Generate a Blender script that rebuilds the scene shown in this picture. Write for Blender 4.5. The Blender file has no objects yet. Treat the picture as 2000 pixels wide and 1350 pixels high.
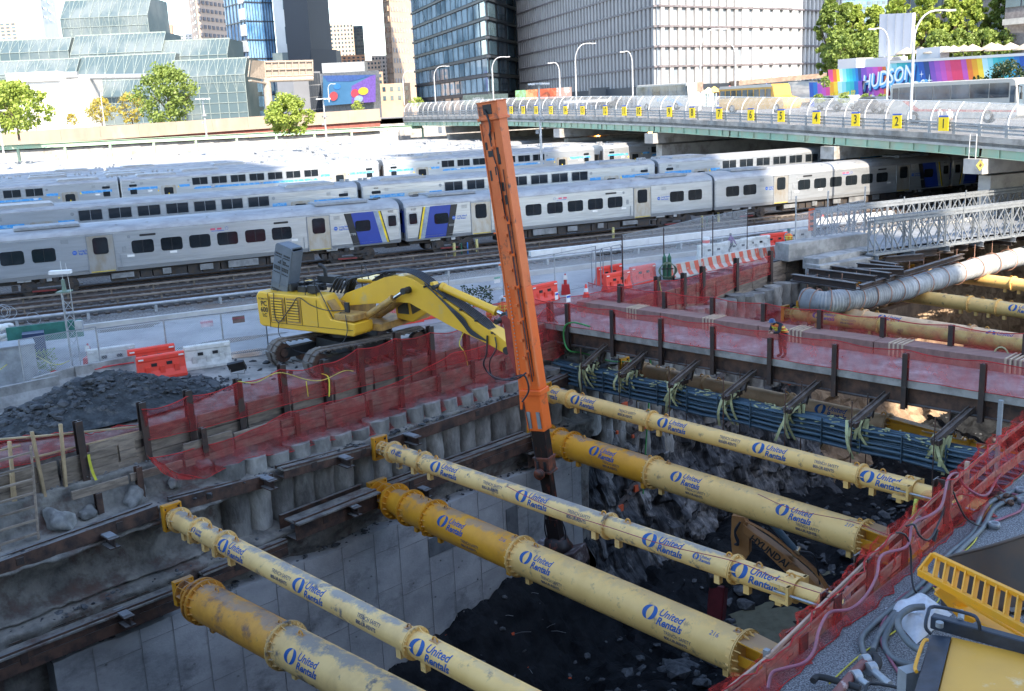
import bpy, bmesh, math, random
from mathutils import Vector, Matrix, noise
random.seed(7)
R=random.uniform
V=Vector
rad=math.radians
sc=bpy.context.scene
C=sc.collection
PI=math.pi
# ---------------------------------------------------------------- camera
CH=9.7; FP=2000.0
_p=rad(13.15); _r=rad(2.6)
cF=V((0,math.cos(_p),-math.sin(_p))); _R=V((1,0,0)); _U=_R.cross(cF)
cR=math.cos(_r)*_R-math.sin(_r)*_U; cU=math.cos(_r)*_U+math.sin(_r)*_R
CAMP=V((0,0,CH))
cam=bpy.data.cameras.new('camera'); camo=bpy.data.objects.new('camera',cam); C.objects.link(camo)
cam.lens=36; cam.sensor_width=36; cam.clip_end=6000; cam.clip_start=.2
mw=Matrix((cR,cU,-cF)).transposed().to_4x4(); mw.translation=CAMP; camo.matrix_world=mw
sc.camera=camo
def ray(px,py): return cF*FP+cR*(px-1000)-cU*(py-675)
def G(px,py,z):
    d=ray(px,py); return CAMP+d*((z-CH)/d.z)
TD=V((math.cos(rad(25.3)),math.sin(rad(25.3)),0)); TNn=V((-TD.y,TD.x,0))
def TN(t,n,z=0): return TD*t+TNn*n+V((0,0,z))
def onN(px,py,n):
    d=ray(px,py); return CAMP+d*(n/d.dot(TNn))
def onT(px,py,t):
    d=ray(px,py); return CAMP+d*(t/d.dot(TD))
def onP(px,py,p,nrm):
    d=ray(px,py); return CAMP+d*((V(p)-CAMP).dot(nrm)/d.dot(nrm))
def onD(px,py,D):
    d=ray(px,py); return CAMP+d*(D/d.y)
UW=V((math.cos(rad(45)),math.sin(rad(45)),0)); VW=V((UW.y,-UW.x,0)); WO=V((-11.6,31.7,0))
def UV(a,b,z=0): return WO+UW*a+VW*b+V((0,0,z))
def onW(px,py,b=0): return onP(px,py,WO+VW*b,VW)
def ua(p): return (p-WO).dot(UW)
def ub(p): return (p-WO).dot(VW)
# ---------------------------------------------------------------- mesh builder
Z=V((0,0,1))
class M:
    def __init__(s): s.v=[]; s.f=[]; s.sm=[]
    def add(s,vs,fs,smooth=False):
        k=len(s.v); s.v+=[tuple(p) for p in vs]; s.f+=[tuple(i+k for i in f) for f in fs]; s.sm+=[smooth]*len(fs); return s
    def box(s,c,sz,rz=0,m=None):
        c=V(c); m=m or Matrix.Rotation(rz,3,'Z'); h=[x/2 for x in sz]
        vs=[c+m@V((x*h[0],y*h[1],z*h[2])) for x in(-1,1) for y in(-1,1) for z in(-1,1)]
        return s.add(vs,[(0,1,3,2),(4,6,7,5),(0,4,5,1),(2,3,7,6),(0,2,6,4),(1,5,7,3)])
    def beam(s,a,b,w,h,up=Z):
        a=V(a);b=V(b); d=(b-a); L=d.length
        if L<1e-6: return s
        x=d/L; up=V(up); y=up.cross(x)
        if y.length<1e-3: y=V((0,1,0)).cross(x) if abs(x.y)<.9 else V((1,0,0)).cross(x)
        y.normalize(); z=x.cross(y)
        return s.box((a+b)/2,(L,w,h),m=Matrix((x,y,z)).transposed())
    def ib(s,a,b,h,w,t=.03,up=Z):
        a=V(a);b=V(b); x=(b-a).normalized(); y=V(up).cross(x)
        if y.length<1e-3: y=V((0,1,0))
        y.normalize(); z=x.cross(y)
        s.beam(a,b,t*.7,h-2*t,up)
        for k in(-1,1): s.beam(a+z*(h/2-t/2)*k,b+z*(h/2-t/2)*k,w,t,up)
        return s
    def cyl(s,a,b,r,r2=None,n=12,cap=True,smooth=True):
        a=V(a);b=V(b); r2=r if r2 is None else r2; x=(b-a).normalized()
        y=Z.cross(x)
        if y.length<1e-3: y=V((1,0,0))
        y.normalize(); z=x.cross(y); vs=[]
        for i in range(n):
            q=2*PI*i/n; o=y*math.cos(q)+z*math.sin(q); vs+=[a+o*r,b+o*r2]
        s.add(vs,[(2*i,2*i+1,(2*i+3)%(2*n),(2*i+2)%(2*n))[::-1] for i in range(n)],smooth)
        if cap: s.add(vs,[tuple(2*i for i in range(n)),tuple(2*i+1 for i in range(n))[::-1]])
        return s
    def tube(s,pts,r,n=8,closed=False):
        pts=[V(p) for p in pts]; N=len(pts); rings=[]; y=None
        for i,p in enumerate(pts):
            t=(pts[min(i+1,N-1)]-pts[max(i-1,0)]).normalized()
            if y is None:
                y=t.cross(Z)
                if y.length<1e-2: y=t.cross(V((1,0,0)))
            y=(y-t*y.dot(t)); 
            if y.length<1e-5: y=t.cross(V((1,0,0)))
            y.normalize(); z=t.cross(y); rr=r[i] if isinstance(r,(list,tuple)) else r
            rings.append([p+(y*math.cos(2*PI*k/n)+z*math.sin(2*PI*k/n))*rr for k in range(n)])
        vs=[q for g in rings for q in g]
        fs=[(i*n+k,i*n+(k+1)%n,(i+1)*n+(k+1)%n,(i+1)*n+k) for i in range(N-1) for k in range(n)]
        s.add(vs,fs,True); s.add(rings[0],[tuple(range(n))[::-1]]); s.add(rings[-1],[tuple(range(n))])
        return s
    def prism(s,poly,o,ex,ey,th,center=True):
        o=V(o);ex=V(ex).normalized();ey=V(ey).normalized();ez=ex.cross(ey).normalized()
        k=-th/2 if center else 0
        A=[o+ex*p[0]+ey*p[1]+ez*k for p in poly]; B=[p+ez*th for p in A]; n=len(poly)
        s.add(A+B,[tuple(range(n))[::-1],tuple(range(n,2*n))]+[(i,(i+1)%n,n+(i+1)%n,n+i) for i in range(n)])
        return s
    def grid(s,fn,nu,nv,smooth=True):
        vs=[fn(i/nu,j/nv) for j in range(nv+1) for i in range(nu+1)]
        return s.add(vs,[(j*(nu+1)+i,j*(nu+1)+i+1,(j+1)*(nu+1)+i+1,(j+1)*(nu+1)+i) for j in range(nv) for i in range(nu)],smooth)
    def quad(s,a,b,c,d): return s.add([a,b,c,d],[(0,1,2,3)])
    def lathe(s,o,prof,n=12,ax=Z):
        o=V(o);ax=V(ax).normalized(); y=ax.orthogonal().normalized(); z=ax.cross(y); m=len(prof)
        vs=[o+ax*h+(y*math.cos(2*PI*k/n)+z*math.sin(2*PI*k/n))*r for r,h in prof for k in range(n)]
        return s.add(vs,[(i*n+k,i*n+(k+1)%n,(i+1)*n+(k+1)%n,(i+1)*n+k) for i in range(m-1) for k in range(n)],True)
    def rock(s,c,r,flat=.7,sub=1,ang=True):
        # faceted irregular stone
        bm=bmesh.new(); bmesh.ops.create_icosphere(bm,subdivisions=sub,radius=1)
        sx,sy,sz=R(.6,1.3),R(.6,1.2),R(.45,.9)*flat; q=Matrix.Rotation(R(0,6.3),3,'Z')@Matrix.Rotation(R(-.7,.7),3,'X'); o=V((R(0,99),R(0,99),R(0,99)))
        vs=[]
        for v in bm.verts:
            p=v.co.copy(); p*=1+.55*noise.noise(p*1.3+o)
            vs.append(V(c)+q@V((p.x*sx,p.y*sy,p.z*sz))*r)
        s.add(vs,[tuple(v.index for v in f.verts) for f in bm.faces],not ang); bm.free(); return s
    def xf(s,m):
        s.v=[tuple(m@V(p)) for p in s.v]; return s
    def obj(s,name,mt,parent=None,bevel=0,stuff=None):
        me=bpy.data.meshes.new(name); vs=s.v
        o=bpy.data.objects.new(name,me)
        if parent is not None:
            w=WL.get(parent.name,V((0,0,0))); vs=[(p[0]-w.x,p[1]-w.y,p[2]-w.z) for p in vs]; o.parent=parent; WL[o.name]=w
        me.from_pydata(vs,[],s.f); me.polygons.foreach_set('use_smooth',s.sm); me.update()
        me.materials.append(mt); C.objects.link(o)
        if bevel:
            b=o.modifiers.new('bevel','BEVEL'); b.width=bevel; b.segments=1; b.limit_method='ANGLE'
        return o
WL={}
def tag(o,label=None,cat=None,group=None,kind=None):
    if label: o['label']=label
    if cat: o['category']=cat
    if group: o['group']=group
    if kind: o['kind']=kind
    return o
def thing(name,label,cat,loc=(0,0,0),group=None):
    o=bpy.data.objects.new(name,None); C.objects.link(o); o.location=loc; WL[o.name]=V(loc); o.empty_display_size=.2
    return tag(o,label,cat,group)
def copy_tree(o,parent=None):
    c=o.copy(); C.objects.link(c)
    if parent is not None: c.parent=parent
    for ch in CH_[o.name] if o.name in CH_ else list(o.children): copy_tree(ch,c)
    return c
CH_={}
def struct(o): o['kind']='structure'; return o
ORD=['first','second','third','fourth','fifth','sixth','seventh','eighth','ninth','tenth','eleventh','twelfth','thirteenth','fourteenth','fifteenth','sixteenth','seventeenth','eighteenth','nineteenth','twentieth']
def orde(i): return ORD[i]+(' from the left' if i else ' (leftmost)')
def lerp(a,b,t): return a+(b-a)*t
# ---------------------------------------------------------------- materials
def mat(name,col,rough=.6,metal=0,dust=0,col2=None,var=.18,scale=2.0,det=6,lo=.4,hi=.62,bump=0,bscale=None,alpha=1,spec=.5,stretch=None,rnd=0,emit=None,trans=0,coat=0,col3=None,s3=.6,lo3=.55,hi3=.7):
    m=bpy.data.materials.new(name); m.use_nodes=True; nt=m.node_tree; N=nt.nodes; L=nt.links; b=N['Principled BSDF']
    b.inputs['Roughness'].default_value=rough; b.inputs['Metallic'].default_value=metal; b.inputs['Specular IOR Level'].default_value=spec
    if coat: b.inputs['Coat Weight'].default_value=coat
    tc=N.new('ShaderNodeTexCoord'); vec=tc.outputs['Object']
    oi=N.new('ShaderNodeObjectInfo'); ad=N.new('ShaderNodeVectorMath'); ad.operation='MULTIPLY_ADD'
    cmb=N.new('ShaderNodeCombineXYZ'); L.new(oi.outputs['Random'],cmb.inputs[0]); L.new(oi.outputs['Random'],cmb.inputs[1])
    ad.inputs[1].default_value=(1,1,1)
    sc2=N.new('ShaderNodeVectorMath'); sc2.operation='SCALE'; sc2.inputs['Scale'].default_value=37; L.new(cmb.outputs[0],sc2.inputs[0])
    L.new(vec,ad.inputs[0]); L.new(sc2.outputs[0],ad.inputs[2]); vec=ad.outputs[0]
    if stretch:
        mp=N.new('ShaderNodeMapping'); mp.inputs['Scale'].default_value=stretch; L.new(vec,mp.inputs['Vector']); vec=mp.outputs[0]
    c1=list(col)+[1]
    if col2 is None: c2=[x*(1-var*2) for x in col]+[1]
    else: c2=list(col2)+[1]
    nz=N.new('ShaderNodeTexNoise'); nz.inputs['Scale'].default_value=scale; nz.inputs['Detail'].default_value=det; nz.inputs['Roughness'].default_value=.62; L.new(vec,nz.inputs['Vector'])
    rp=N.new('ShaderNodeValToRGB'); rp.color_ramp.elements[0].position=lo; rp.color_ramp.elements[1].position=hi
    rp.color_ramp.elements[0].color=c1; rp.color_ramp.elements[1].color=c2; L.new(nz.outputs['Fac'],rp.inputs['Fac']); out=rp.outputs['Color']
    if col3 is not None:
        n3=N.new('ShaderNodeTexNoise'); n3.inputs['Scale'].default_value=s3; n3.inputs['Detail'].default_value=8; n3.inputs['Roughness'].default_value=.7; L.new(vec,n3.inputs['Vector'])
        r3=N.new('ShaderNodeMapRange'); r3.inputs['From Min'].default_value=lo3; r3.inputs['From Max'].default_value=hi3; L.new(n3.outputs['Fac'],r3.inputs['Value'])
        mx=N.new('ShaderNodeMix'); mx.data_type='RGBA'; L.new(r3.outputs[0],mx.inputs['Factor']); L.new(out,mx.inputs['A']); mx.inputs['B'].default_value=list(col3)+[1]; out=mx.outputs['Result']
    if rnd:
        mr=N.new('ShaderNodeMapRange'); mr.inputs['To Min'].default_value=1-rnd; mr.inputs['To Max'].default_value=1+rnd; L.new(oi.outputs['Random'],mr.inputs['Value'])
        hs=N.new('ShaderNodeHueSaturation'); L.new(mr.outputs[0],hs.inputs['Value']); L.new(out,hs.inputs['Color']); out=hs.outputs['Color']
    if dust:
        ge=N.new('ShaderNodeNewGeometry'); sx=N.new('ShaderNodeSeparateXYZ'); L.new(ge.outputs['Normal'],sx.inputs[0])
        dn=N.new('ShaderNodeTexNoise'); dn.inputs['Scale'].default_value=1.3; dn.inputs['Detail'].default_value=9; dn.inputs['Roughness'].default_value=.75; L.new(tc.outputs['Object'],dn.inputs['Vector'])
        ma=N.new('ShaderNodeMath'); ma.operation='ADD'; L.new(sx.outputs[2],ma.inputs[0]); L.new(dn.outputs['Fac'],ma.inputs[1])
        mrd=N.new('ShaderNodeMapRange'); mrd.inputs['From Min'].default_value=1.38; mrd.inputs['From Max'].default_value=1.5; mrd.inputs['To Max'].default_value=dust; L.new(ma.outputs[0],mrd.inputs['Value'])
        md=N.new('ShaderNodeMix'); md.data_type='RGBA'; L.new(mrd.outputs[0],md.inputs['Factor']); L.new(out,md.inputs['A']); md.inputs['B'].default_value=(.22,.22,.215,1); out=md.outputs['Result']
    L.new(out,b.inputs['Base Color'])
    if bump:
        bn=N.new('ShaderNodeTexNoise'); bn.inputs['Scale'].default_value=bscale or scale*4; bn.inputs['Detail'].default_value=6; L.new(vec,bn.inputs['Vector'])
        bp=N.new('ShaderNodeBump'); bp.inputs['Strength'].default_value=min(bump,1); bp.inputs['Distance'].default_value=.05; L.new(bn.outputs['Fac'],bp.inputs['Height']); L.new(bp.outputs[0],b.inputs['Normal'])
    if emit: b.inputs['Emission Color'].default_value=list(emit[:3])+[1]; b.inputs['Emission Strength'].default_value=emit[3]
    if trans: b.inputs['Transmission Weight'].default_value=trans
    if alpha<1: b.inputs['Alpha'].default_value=alpha
    return m
def netmat(name,col,dens,cell=0,thick=.12,wob=0):
    """open mesh: strands + holes (UV-less, object space)"""
    m=bpy.data.materials.new(name); m.use_nodes=True; nt=m.node_tree; N=nt.nodes; L=nt.links; out=N['Material Output']; N.remove(N['Principled BSDF'])
    d=N.new('ShaderNodeBsdfDiffuse'); d.inputs[0].default_value=list(col)+[1]
    tl=N.new('ShaderNodeBsdfTranslucent'); tl.inputs[0].default_value=list(col)+[1]
    ms=N.new('ShaderNodeMixShader'); ms.inputs[0].default_value=.35; L.new(d.outputs[0],ms.inputs[1]); L.new(tl.outputs[0],ms.inputs[2])
    tr=N.new('ShaderNodeBsdfTransparent'); mx=N.new('ShaderNodeMixShader'); L.new(tr.outputs[0],mx.inputs[1]); L.new(ms.outputs[0],mx.inputs[2])
    L.new(mx.outputs[0],out.inputs[0])
    if cell:
        uv=N.new('ShaderNodeUVMap'); sp=N.new('ShaderNodeSeparateXYZ'); L.new(uv.outputs[0],sp.inputs[0])
        fs=[]
        for sg in('ADD','SUBTRACT'):
            a=N.new('ShaderNodeMath'); a.operation=sg; L.new(sp.outputs[0],a.inputs[0]); L.new(sp.outputs[1],a.inputs[1])
            q=N.new('ShaderNodeMath'); q.operation='DIVIDE'; L.new(a.outputs[0],q.inputs[0]); q.inputs[1].default_value=cell
            fr=N.new('ShaderNodeMath'); fr.operation='FRACT'; L.new(q.outputs[0],fr.inputs[0])
            lt=N.new('ShaderNodeMath'); lt.operation='LESS_THAN'; L.new(fr.outputs[0],lt.inputs[0]); lt.inputs[1].default_value=thick; fs.append(lt)
        mm=N.new('ShaderNodeMath'); mm.operation='MAXIMUM'; L.new(fs[0].outputs[0],mm.inputs[0]); L.new(fs[1].outputs[0],mm.inputs[1]); L.new(mm.outputs[0],mx.inputs[0])
    else:
        tc=N.new('ShaderNodeTexCoord'); nz=N.new('ShaderNodeTexNoise'); nz.inputs['Scale'].default_value=2.2; nz.inputs['Detail'].default_value=5; L.new(tc.outputs['Object'],nz.inputs['Vector'])
        mr=N.new('ShaderNodeMapRange'); mr.inputs['From Min'].default_value=.38; mr.inputs['From Max'].default_value=.62; mr.inputs['To Min'].default_value=dens-wob; mr.inputs['To Max'].default_value=dens+wob; L.new(nz.outputs['Fac'],mr.inputs['Value']); L.new(mr.outputs[0],mx.inputs[0])
    return m
def uvmap(o,fn):
    me=o.data; uv=me.uv_layers.new(name='UVMap')
    for l in me.loops:
        uv.data[l.index].uv=fn(me.vertices[l.vertex_index].co)
    return o
# ---------------------------------------------------------------- writing
_tx={}
def textflat(s,size,shear=0,off=0,sx=1,align='CENTER',ext=0):
    cu=bpy.data.curves.new('lettering','FONT'); cu.body=s; cu.size=size; cu.shear=shear; cu.offset=off; cu.align_x=align; cu.align_y='CENTER'; cu.resolution_u=3; cu.extrude=ext
    o=bpy.data.objects.new('tmp',cu); C.objects.link(o); bpy.context.view_layer.update()
    me=bpy.data.meshes.new_from_object(o.evaluated_get(bpy.context.evaluated_depsgraph_get()))
    bpy.data.objects.remove(o); vs=[(v.co.x*sx,v.co.y,v.co.z) for v in me.vertices]; fs=[tuple(p.vertices) for p in me.polygons]; bpy.data.meshes.remove(me)
    return vs,fs
def put_text(m,s,size,o,ex,ey,**k):
    """lay flat text into builder m at o with right=ex, up=ey"""
    vs,fs=textflat(s,size,**k); o=V(o);ex=V(ex).normalized();ey=V(ey).normalized();ez=ex.cross(ey)
    m.add([o+ex*a+ey*b+ez*c for a,b,c in vs],fs); return m
def smooth_path(pts,k=6):
    pts=[V(p) for p in pts]; out=[]
    for i in range(len(pts)-1):
        p0=pts[max(i-1,0)];p1=pts[i];p2=pts[i+1];p3=pts[min(i+2,len(pts)-1)]
        for j in range(k):
            t=j/k; out.append(.5*((2*p1)+(p2-p0)*t+(2*p0-5*p1+4*p2-p3)*t*t+(3*p1-p0-3*p2+p3)*t**3))
    out.append(pts[-1]); return out
# ---------------------------------------------------------------- palette
steel_car=mat('stainless_steel',(.47,.50,.53),.32,.6,var=.07,scale=1.2,stretch=(.3,6,3.5),bump=.2,bscale=3,col3=(.38,.38,.37),s3=.9,lo3=.58,hi3=.8)
steel_roof=mat('grimy_roof_steel',(.36,.37,.38),.5,.3,var=.14,scale=1.5,stretch=(.6,2,1))
door_steel=mat('door_steel',(.42,.42,.41),.4,.6,col2=(.36,.32,.26),scale=2,stretch=(1,1,.4))
car_glass=mat('train_glass',(.012,.016,.02),.08,0,var=.1,spec=.7)
rubber=mat('black_rubber',(.02,.02,.022),.7,0)
under=mat('underframe_grime',(.035,.036,.04),.7,.2,col2=(.06,.045,.035),scale=3)
undergrey=mat('equipment_grey',(.25,.26,.27),.6,.3,var=.2)
cabblue=mat('cab_blue_vinyl',(.012,.045,.30),.35,0,var=.05)
cabyel=mat('cab_yellow',(.9,.65,.02),.4)
cabgrey=mat('cab_grey_vinyl',(.30,.36,.44),.4)
bandblue=mat('blue_band',(.05,.28,.62),.4,0,col2=(.2,.4,.6),scale=4,lo=.5,hi=.6)
white_p=mat('white_paint',(.78,.78,.76),.5,0,var=.06)
red_p=mat('red_paint',(.55,.03,.03),.5)
orange_pl=mat('orange_plastic',(.78,.055,.03),.5,0,col2=(.55,.07,.045),scale=3,lo=.5,hi=.75)
white_pl=mat('white_plastic',(.62,.62,.58),.55,0,col2=(.40,.40,.37),scale=3,lo=.45,hi=.7)
galv=mat('galvanised_steel',(.42,.44,.46),.5,.5,var=.12,scale=3)
galvdull=mat('dull_galvanised',(.30,.32,.34),.6,.4,var=.12)
rust=mat('rusty_steel',(.12,.066,.046),.8,.2,dust=.8,col2=(.035,.026,.024),scale=1.6,bump=.3,col3=(.16,.085,.055),s3=1.1,lo3=.56,hi3=.75)
rustdark=mat('dark_rusty_beam',(.04,.032,.03),.75,.2,dust=.7,col2=(.07,.042,.032),scale=1.5,bump=.3,col3=(.17,.15,.13),s3=1.3,lo3=.60,hi3=.8)
rail_m=mat('worn_rail',(.14,.10,.085),.45,.6,var=.15)
concrete=mat('concrete',(.36,.35,.33),.85,0,col2=(.20,.195,.185),scale=1.2,bump=.25,bscale=14,col3=(.15,.15,.145),s3=.5,lo3=.55,hi3=.75)
concpale=mat('pale_concrete',(.50,.48,.44),.85,0,col2=(.38,.365,.34),scale=.8,bump=.15)
timber=mat('grey_timber',(.27,.215,.165),.85,0,col2=(.15,.12,.095),scale=1.5,stretch=(1,1,5),bump=.3,rnd=.22,col3=(.29,.24,.18),s3=.8)
lumber=mat('fresh_lumber',(.45,.33,.19),.8,0,var=.15,rnd=.15)
blackp=mat('black_plastic',(.018,.019,.022),.5)
greenp=mat('green_girder_paint',(.30,.46,.34),.6,0,col2=(.36,.42,.30),scale=1.2,stretch=(1,1,.3),col3=(.20,.15,.08),s3=1.2,lo3=.66,hi3=.78)
signyel=mat('sign_yellow',(.95,.66,.0),.5,var=.03)
# ================================================================ TRAINS
CL=25.6
def rr_poly(w,h,r=.1,n=3):
    p=[]
    for cx,cy,a0 in((w/2-r,h/2-r,0),(-w/2+r,h/2-r,90),(-w/2+r,-h/2+r,180),(w/2-r,-h/2+r,270)):
        for i in range(n+1):
            a=rad(a0+90*i/n); p.append((cx+r*math.cos(a),cy+r*math.sin(a)))
    return p
def side_panel(m,x,z,w,h,y,r=.1,th=.02):   # rounded panel on the side facing -y
    m.prism(rr_poly(w,h,r),V((x,y,z)),V((1,0,0)),V((0,0,1)),th)
def car_profile(zs,zg,zt,w=3.1):
    # cross-section (y,z) from near sill over roof to far sill
    p=[(0.06,zs),(0,zs+.25),(0,zg)]
    for i in range(1,9):
        a=PI*i/9; p.append((w/2-(w/2-.02)*math.cos(a),zg+(zt-zg)*math.sin(a)**.75))
    p+=[(w,zg),(w,zs+.25),(w-.06,zs)]
    return p
def bogie(root,x,zr=.46):
    m=M()
    for s in(-.95,.95):
        for y in(.35,2.7): m.cyl((x+s,y-.07,zr),(x+s,y+.07,zr),zr,n=16)
    m.obj('wheels',rubber,root) if False else None
    b=M()
    for s in(-1.15,1.15):
        for y in(.3,2.66): b.cyl((x+s,y-.08,zr),(x+s,y+.08,zr),zr,n=16)
        b.cyl((x+s,.12,zr),(x+s,.3,zr),.17,n=10)
    b.box((x,.26,.62),(2.9,.16,.22)); b.box((x,2.74,.62),(2.9,.16,.22)); b.box((x,1.5,.75),(.5,2.4,.3))
    b.box((x-.2,.2,.34),(1.1,.1,.14)); b.cyl((x-.35,.2,.75),(x-.35,.2,1.0),.18,n=10); b.cyl((x+.35,.2,.75),(x+.35,.2,1.0),.18,n=10)
    b.box((x-1.9,.3,.55),(.35,.3,.3)); b.beam((x-1.8,.15,.3),(x+1.8,.15,.45),.05,.05)
    o=b.obj('bogie',under,root)
    s=M(); s.box((x-1.35,.13,.98),(.75,.06,.18)); s.box((x,.13,.95),(.3,.06,.28)); s.obj('spring_cover',galv,o)
    s=M(); s.beam((x-1.0,.08,.3),(x+.3,.08,.26),.05,.09); s.obj('brake_rod',mat_brk,o)
mat_brk=mat('red_brake_rod',(.22,.03,.03),.6)
sill_y=mat('door_sill_yellow',(.6,.45,.05),.6)
logo_b=mat('logo_blue',(.01,.10,.45),.4,var=.02)
flagr=mat('flag_red',(.55,.08,.15),.5,var=.02)
def text_part(s,size,x,z,y,root,mt,name='lettering',**k):
    m=M(); put_text(m,s,size,(x,y,z),(1,0,0),(0,0,1),**k); return m.obj(name,mt,root)
def m7(cab,label,number=''):
    """single-level commuter car, cab at right (+x) or left; near side is y=0"""
    root=thing('commuter_train_car',label,'train car')
    X=(lambda x:x) if cab=='R' else (lambda x:CL-x)
    pr=car_profile(1.0,3.3,3.92); m=M(); n=len(pr)
    xs=[0,.12,CL-.12,CL]; sc_=[.97,1,1,.97]
    rings=[[V((x,1.55+(y-1.55)*k,2.3+(z-2.3)*(k if k<1 else 1))) for y,z in pr] for x,k in zip(xs,sc_)]
    vs=[p for r in rings for p in r]
    m.add(vs,[(i*n+j,i*n+j+1,(i+1)*n+j+1,(i+1)*n+j)[::-1] for i in range(3) for j in range(2)]+[(i*n+j,i*n+j+1,(i+1)*n+j+1,(i+1)*n+j)[::-1] for i in range(3) for j in range(n-3,n-1)])
    m.add(rings[0],[tuple(range(n))]); m.add(rings[3],[tuple(range(n))[::-1]]); m.quad((0.1,.06,1.0),(0.1,3.04,1),(CL-.1,3.04,1),(CL-.1,.06,1))
    for z in(1.25,3.28): m.box((CL/2,-.004,z),(CL-.5,.012,.025))
    m.obj('body',steel_car,root)
    m=M(); m.add(vs,[(i*n+j,i*n+j+1,(i+1)*n+j+1,(i+1)*n+j)[::-1] for i in range(3) for j in range(2,n-3)],True)
    m.box((CL/2,.03,3.36),(CL-.4,.05,.05))
    for x in(7.6,9.4,11.2,13,14.8,16.6,18.4): m.box((x,1.0,3.80),(.06,1.3,.03))
    ro=m.obj('roof',steel_roof,root)
    for a,b in((2.0,5.6),(CL-5.6,CL-2.0)):
        m=M(); m.box(((a+b)/2,1.55,3.93),(b-a,1.9,.16)); 
        for k in range(4): m.box((a+.5+k*(b-a-1)/3,1.1,4.02),(.62,.7,.03))
        m.obj('roof_unit',galvdull,ro,bevel=.03)
    m=M()
    for k in(.6,1.7): m.cyl((X(CL-1.2-k+.5),1.5,3.9),(X(CL-1.2-k+.5),1.5,3.97),.33,n=14)
    m.obj('fan_cover',blackp,ro)
    # windows
    for x in(1.7,3.4,8.95,10.65,12.35,14.05,15.8,17.5):
        m=M(); side_panel(m,X(x),2.37,1.28,.80,-.008,.16); w=m.obj('window',car_glass,root)
        m=M(); m.box((X(x),-.022,2.37),(.03,.006,.76)); m.obj('window_post',blackp,w)
    for x in(6.55,19.95):
        m=M(); m.box((X(x),-.012,2.14),(1.5,.02,2.18)); d=m.obj('door',door_steel,root)
        m=M(); side_panel(m,X(x),2.63,.86,1.0,-.03,.16); m.obj('window',car_glass,d)
        m=M(); m.box((X(x),-.03,1.09),(1.35,.02,.05)); m.obj('sill',sill_y,d)
        m=M()
        for s in(-.76,.76): m.box((X(x)+s,-.02,2.16),(.05,.05,2.28))
        m.box((X(x),-.02,3.27),(1.57,.05,.05)); m.obj('frame',galvdull,d)
    m=M(); x=7.62; m.beam((X(x),-.06,1.25),(X(x),-.06,2.0),.03,.03); m.beam((X(18.9),-.06,1.25),(X(18.9),-.06,2.0),.03,.03); m.obj('handrail',galv,root)
    # livery
    def slant(x0,x1,mt,lean,y=-.006,name='livery_band'):
        m=M(); m.prism([(X(x0)+X_s*lean/2,1.12-2.2),(X(x1)+X_s*lean/2,1.12-2.2),(X(x1)-X_s*lean/2,3.26-2.2),(X(x0)-X_s*lean/2,3.26-2.2)],V((0,y,2.2)),V((1,0,0)),V((0,0,1)),.008); m.obj(name,mt,root)
    X_s=1 if cab=='R' else -1
    slant(21.95,22.45,blackp,.5); slant(22.42,24.0,cabblue,.5); slant(23.98,24.33,cabgrey,.5); slant(24.31,24.46,cabyel,.5); slant(24.45,24.53,blackp,.5)
    m=M(); side_panel(m,X(22.95),2.37,1.05,.72,-.02,.16); m.obj('window',car_glass,root)
    m=M(); side_panel(m,X(25.02),2.52,.74,.92,-.012,.14); f=m.obj('cab_window_frame',galv,root)
    m=M(); side_panel(m,X(25.02),2.52,.56,.72,-.026,.1); m.obj('glass',car_glass,f)
    m=M()
    xe=CL+.02 if cab=='R' else -.02
    m.box((xe,1.55,2.35),(.03,2.7,1.5)); m.obj('cab_front',cabblue,root)
    m=M(); m.box((xe*1.0+(.03 if cab=='R' else -.03),1.55,2.55),(.03,2.1,.8)); m.obj('windscreen',car_glass,root)
    # writing
    cx=X(20.0); lx=(X(21.1) if cab=='R' else X(22.0))+.1
    for qx in (lx,X(4.95) if cab=='L' else X(5.2)):
        m=M(); m.cyl((qx-.12,-.001,2.34),(qx-.12,-.012,2.34),.13,n=16); m.obj('logo',logo_b,root)
        text_part('MTA',.09,qx-.12,2.34,-.014,root,white_p)
        text_part('Long Island',.17,qx+.1,2.43,-.008,root,logo_b,align='LEFT',off=.004); text_part('Rail Road',.17,qx+.1,2.25,-.008,root,logo_b,align='LEFT',off=.004)
    text_part(number,.2,X(24.95),3.13,-.008,root,blackp)
    m=M(); m.box((X(13.2),-.004,3.02),(.3,.008,.12)); m.box((X(13.6),-.004,3.02),(.28,.008,.12)); m.obj('flag_sticker',flagr,root)
    m=M()
    for k in range(5): m.cyl((X(14.05)+.09*math.cos(k*1.257),-.001,3.02+.09*math.sin(k*1.257)),(X(14.05)+.09*math.cos(k*1.257),-.008,3.02+.09*math.sin(k*1.257)),.028,n=6)
    m.box((X(13.5),-.004,2.9),(.8,.008,.035)); m.obj('star_sticker',logo_b,root)
    m=M()
    for x in(8.2,10.7,22.2,18.3): m.box((X(x),-.006,1.86),(.42,.008,.14))
    m.obj('warning_sticker',white_p,root)
    m=M(); side_panel(m,X(9.3),3.05,.95,.13,-.006,.05); side_panel(m,X(17.5),3.05,.95,.13,-.006,.05); m.obj('destination_sign',blackp,root)
    m=M()
    for x in(4.6,21.2): 
        for k in range(5): m.box((X(x),-.01,2.95+k*.05),(.42,.012,.022))
    m.box((X(7.85),-.01,2.3),(.2,.02,.35)); m.cyl((X(8.2),-.001,3.02),(X(8.2),-.012,3.02),.1,n=10); m.obj('vent_grille',galvdull,root)
    # underframe
    bogie(root,3.5); bogie(root,CL-3.5)
    m=M(); m.box((CL/2,1.55,.86),(CL-.6,2.3,.2))
    x=6.9; i=0; 
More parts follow.
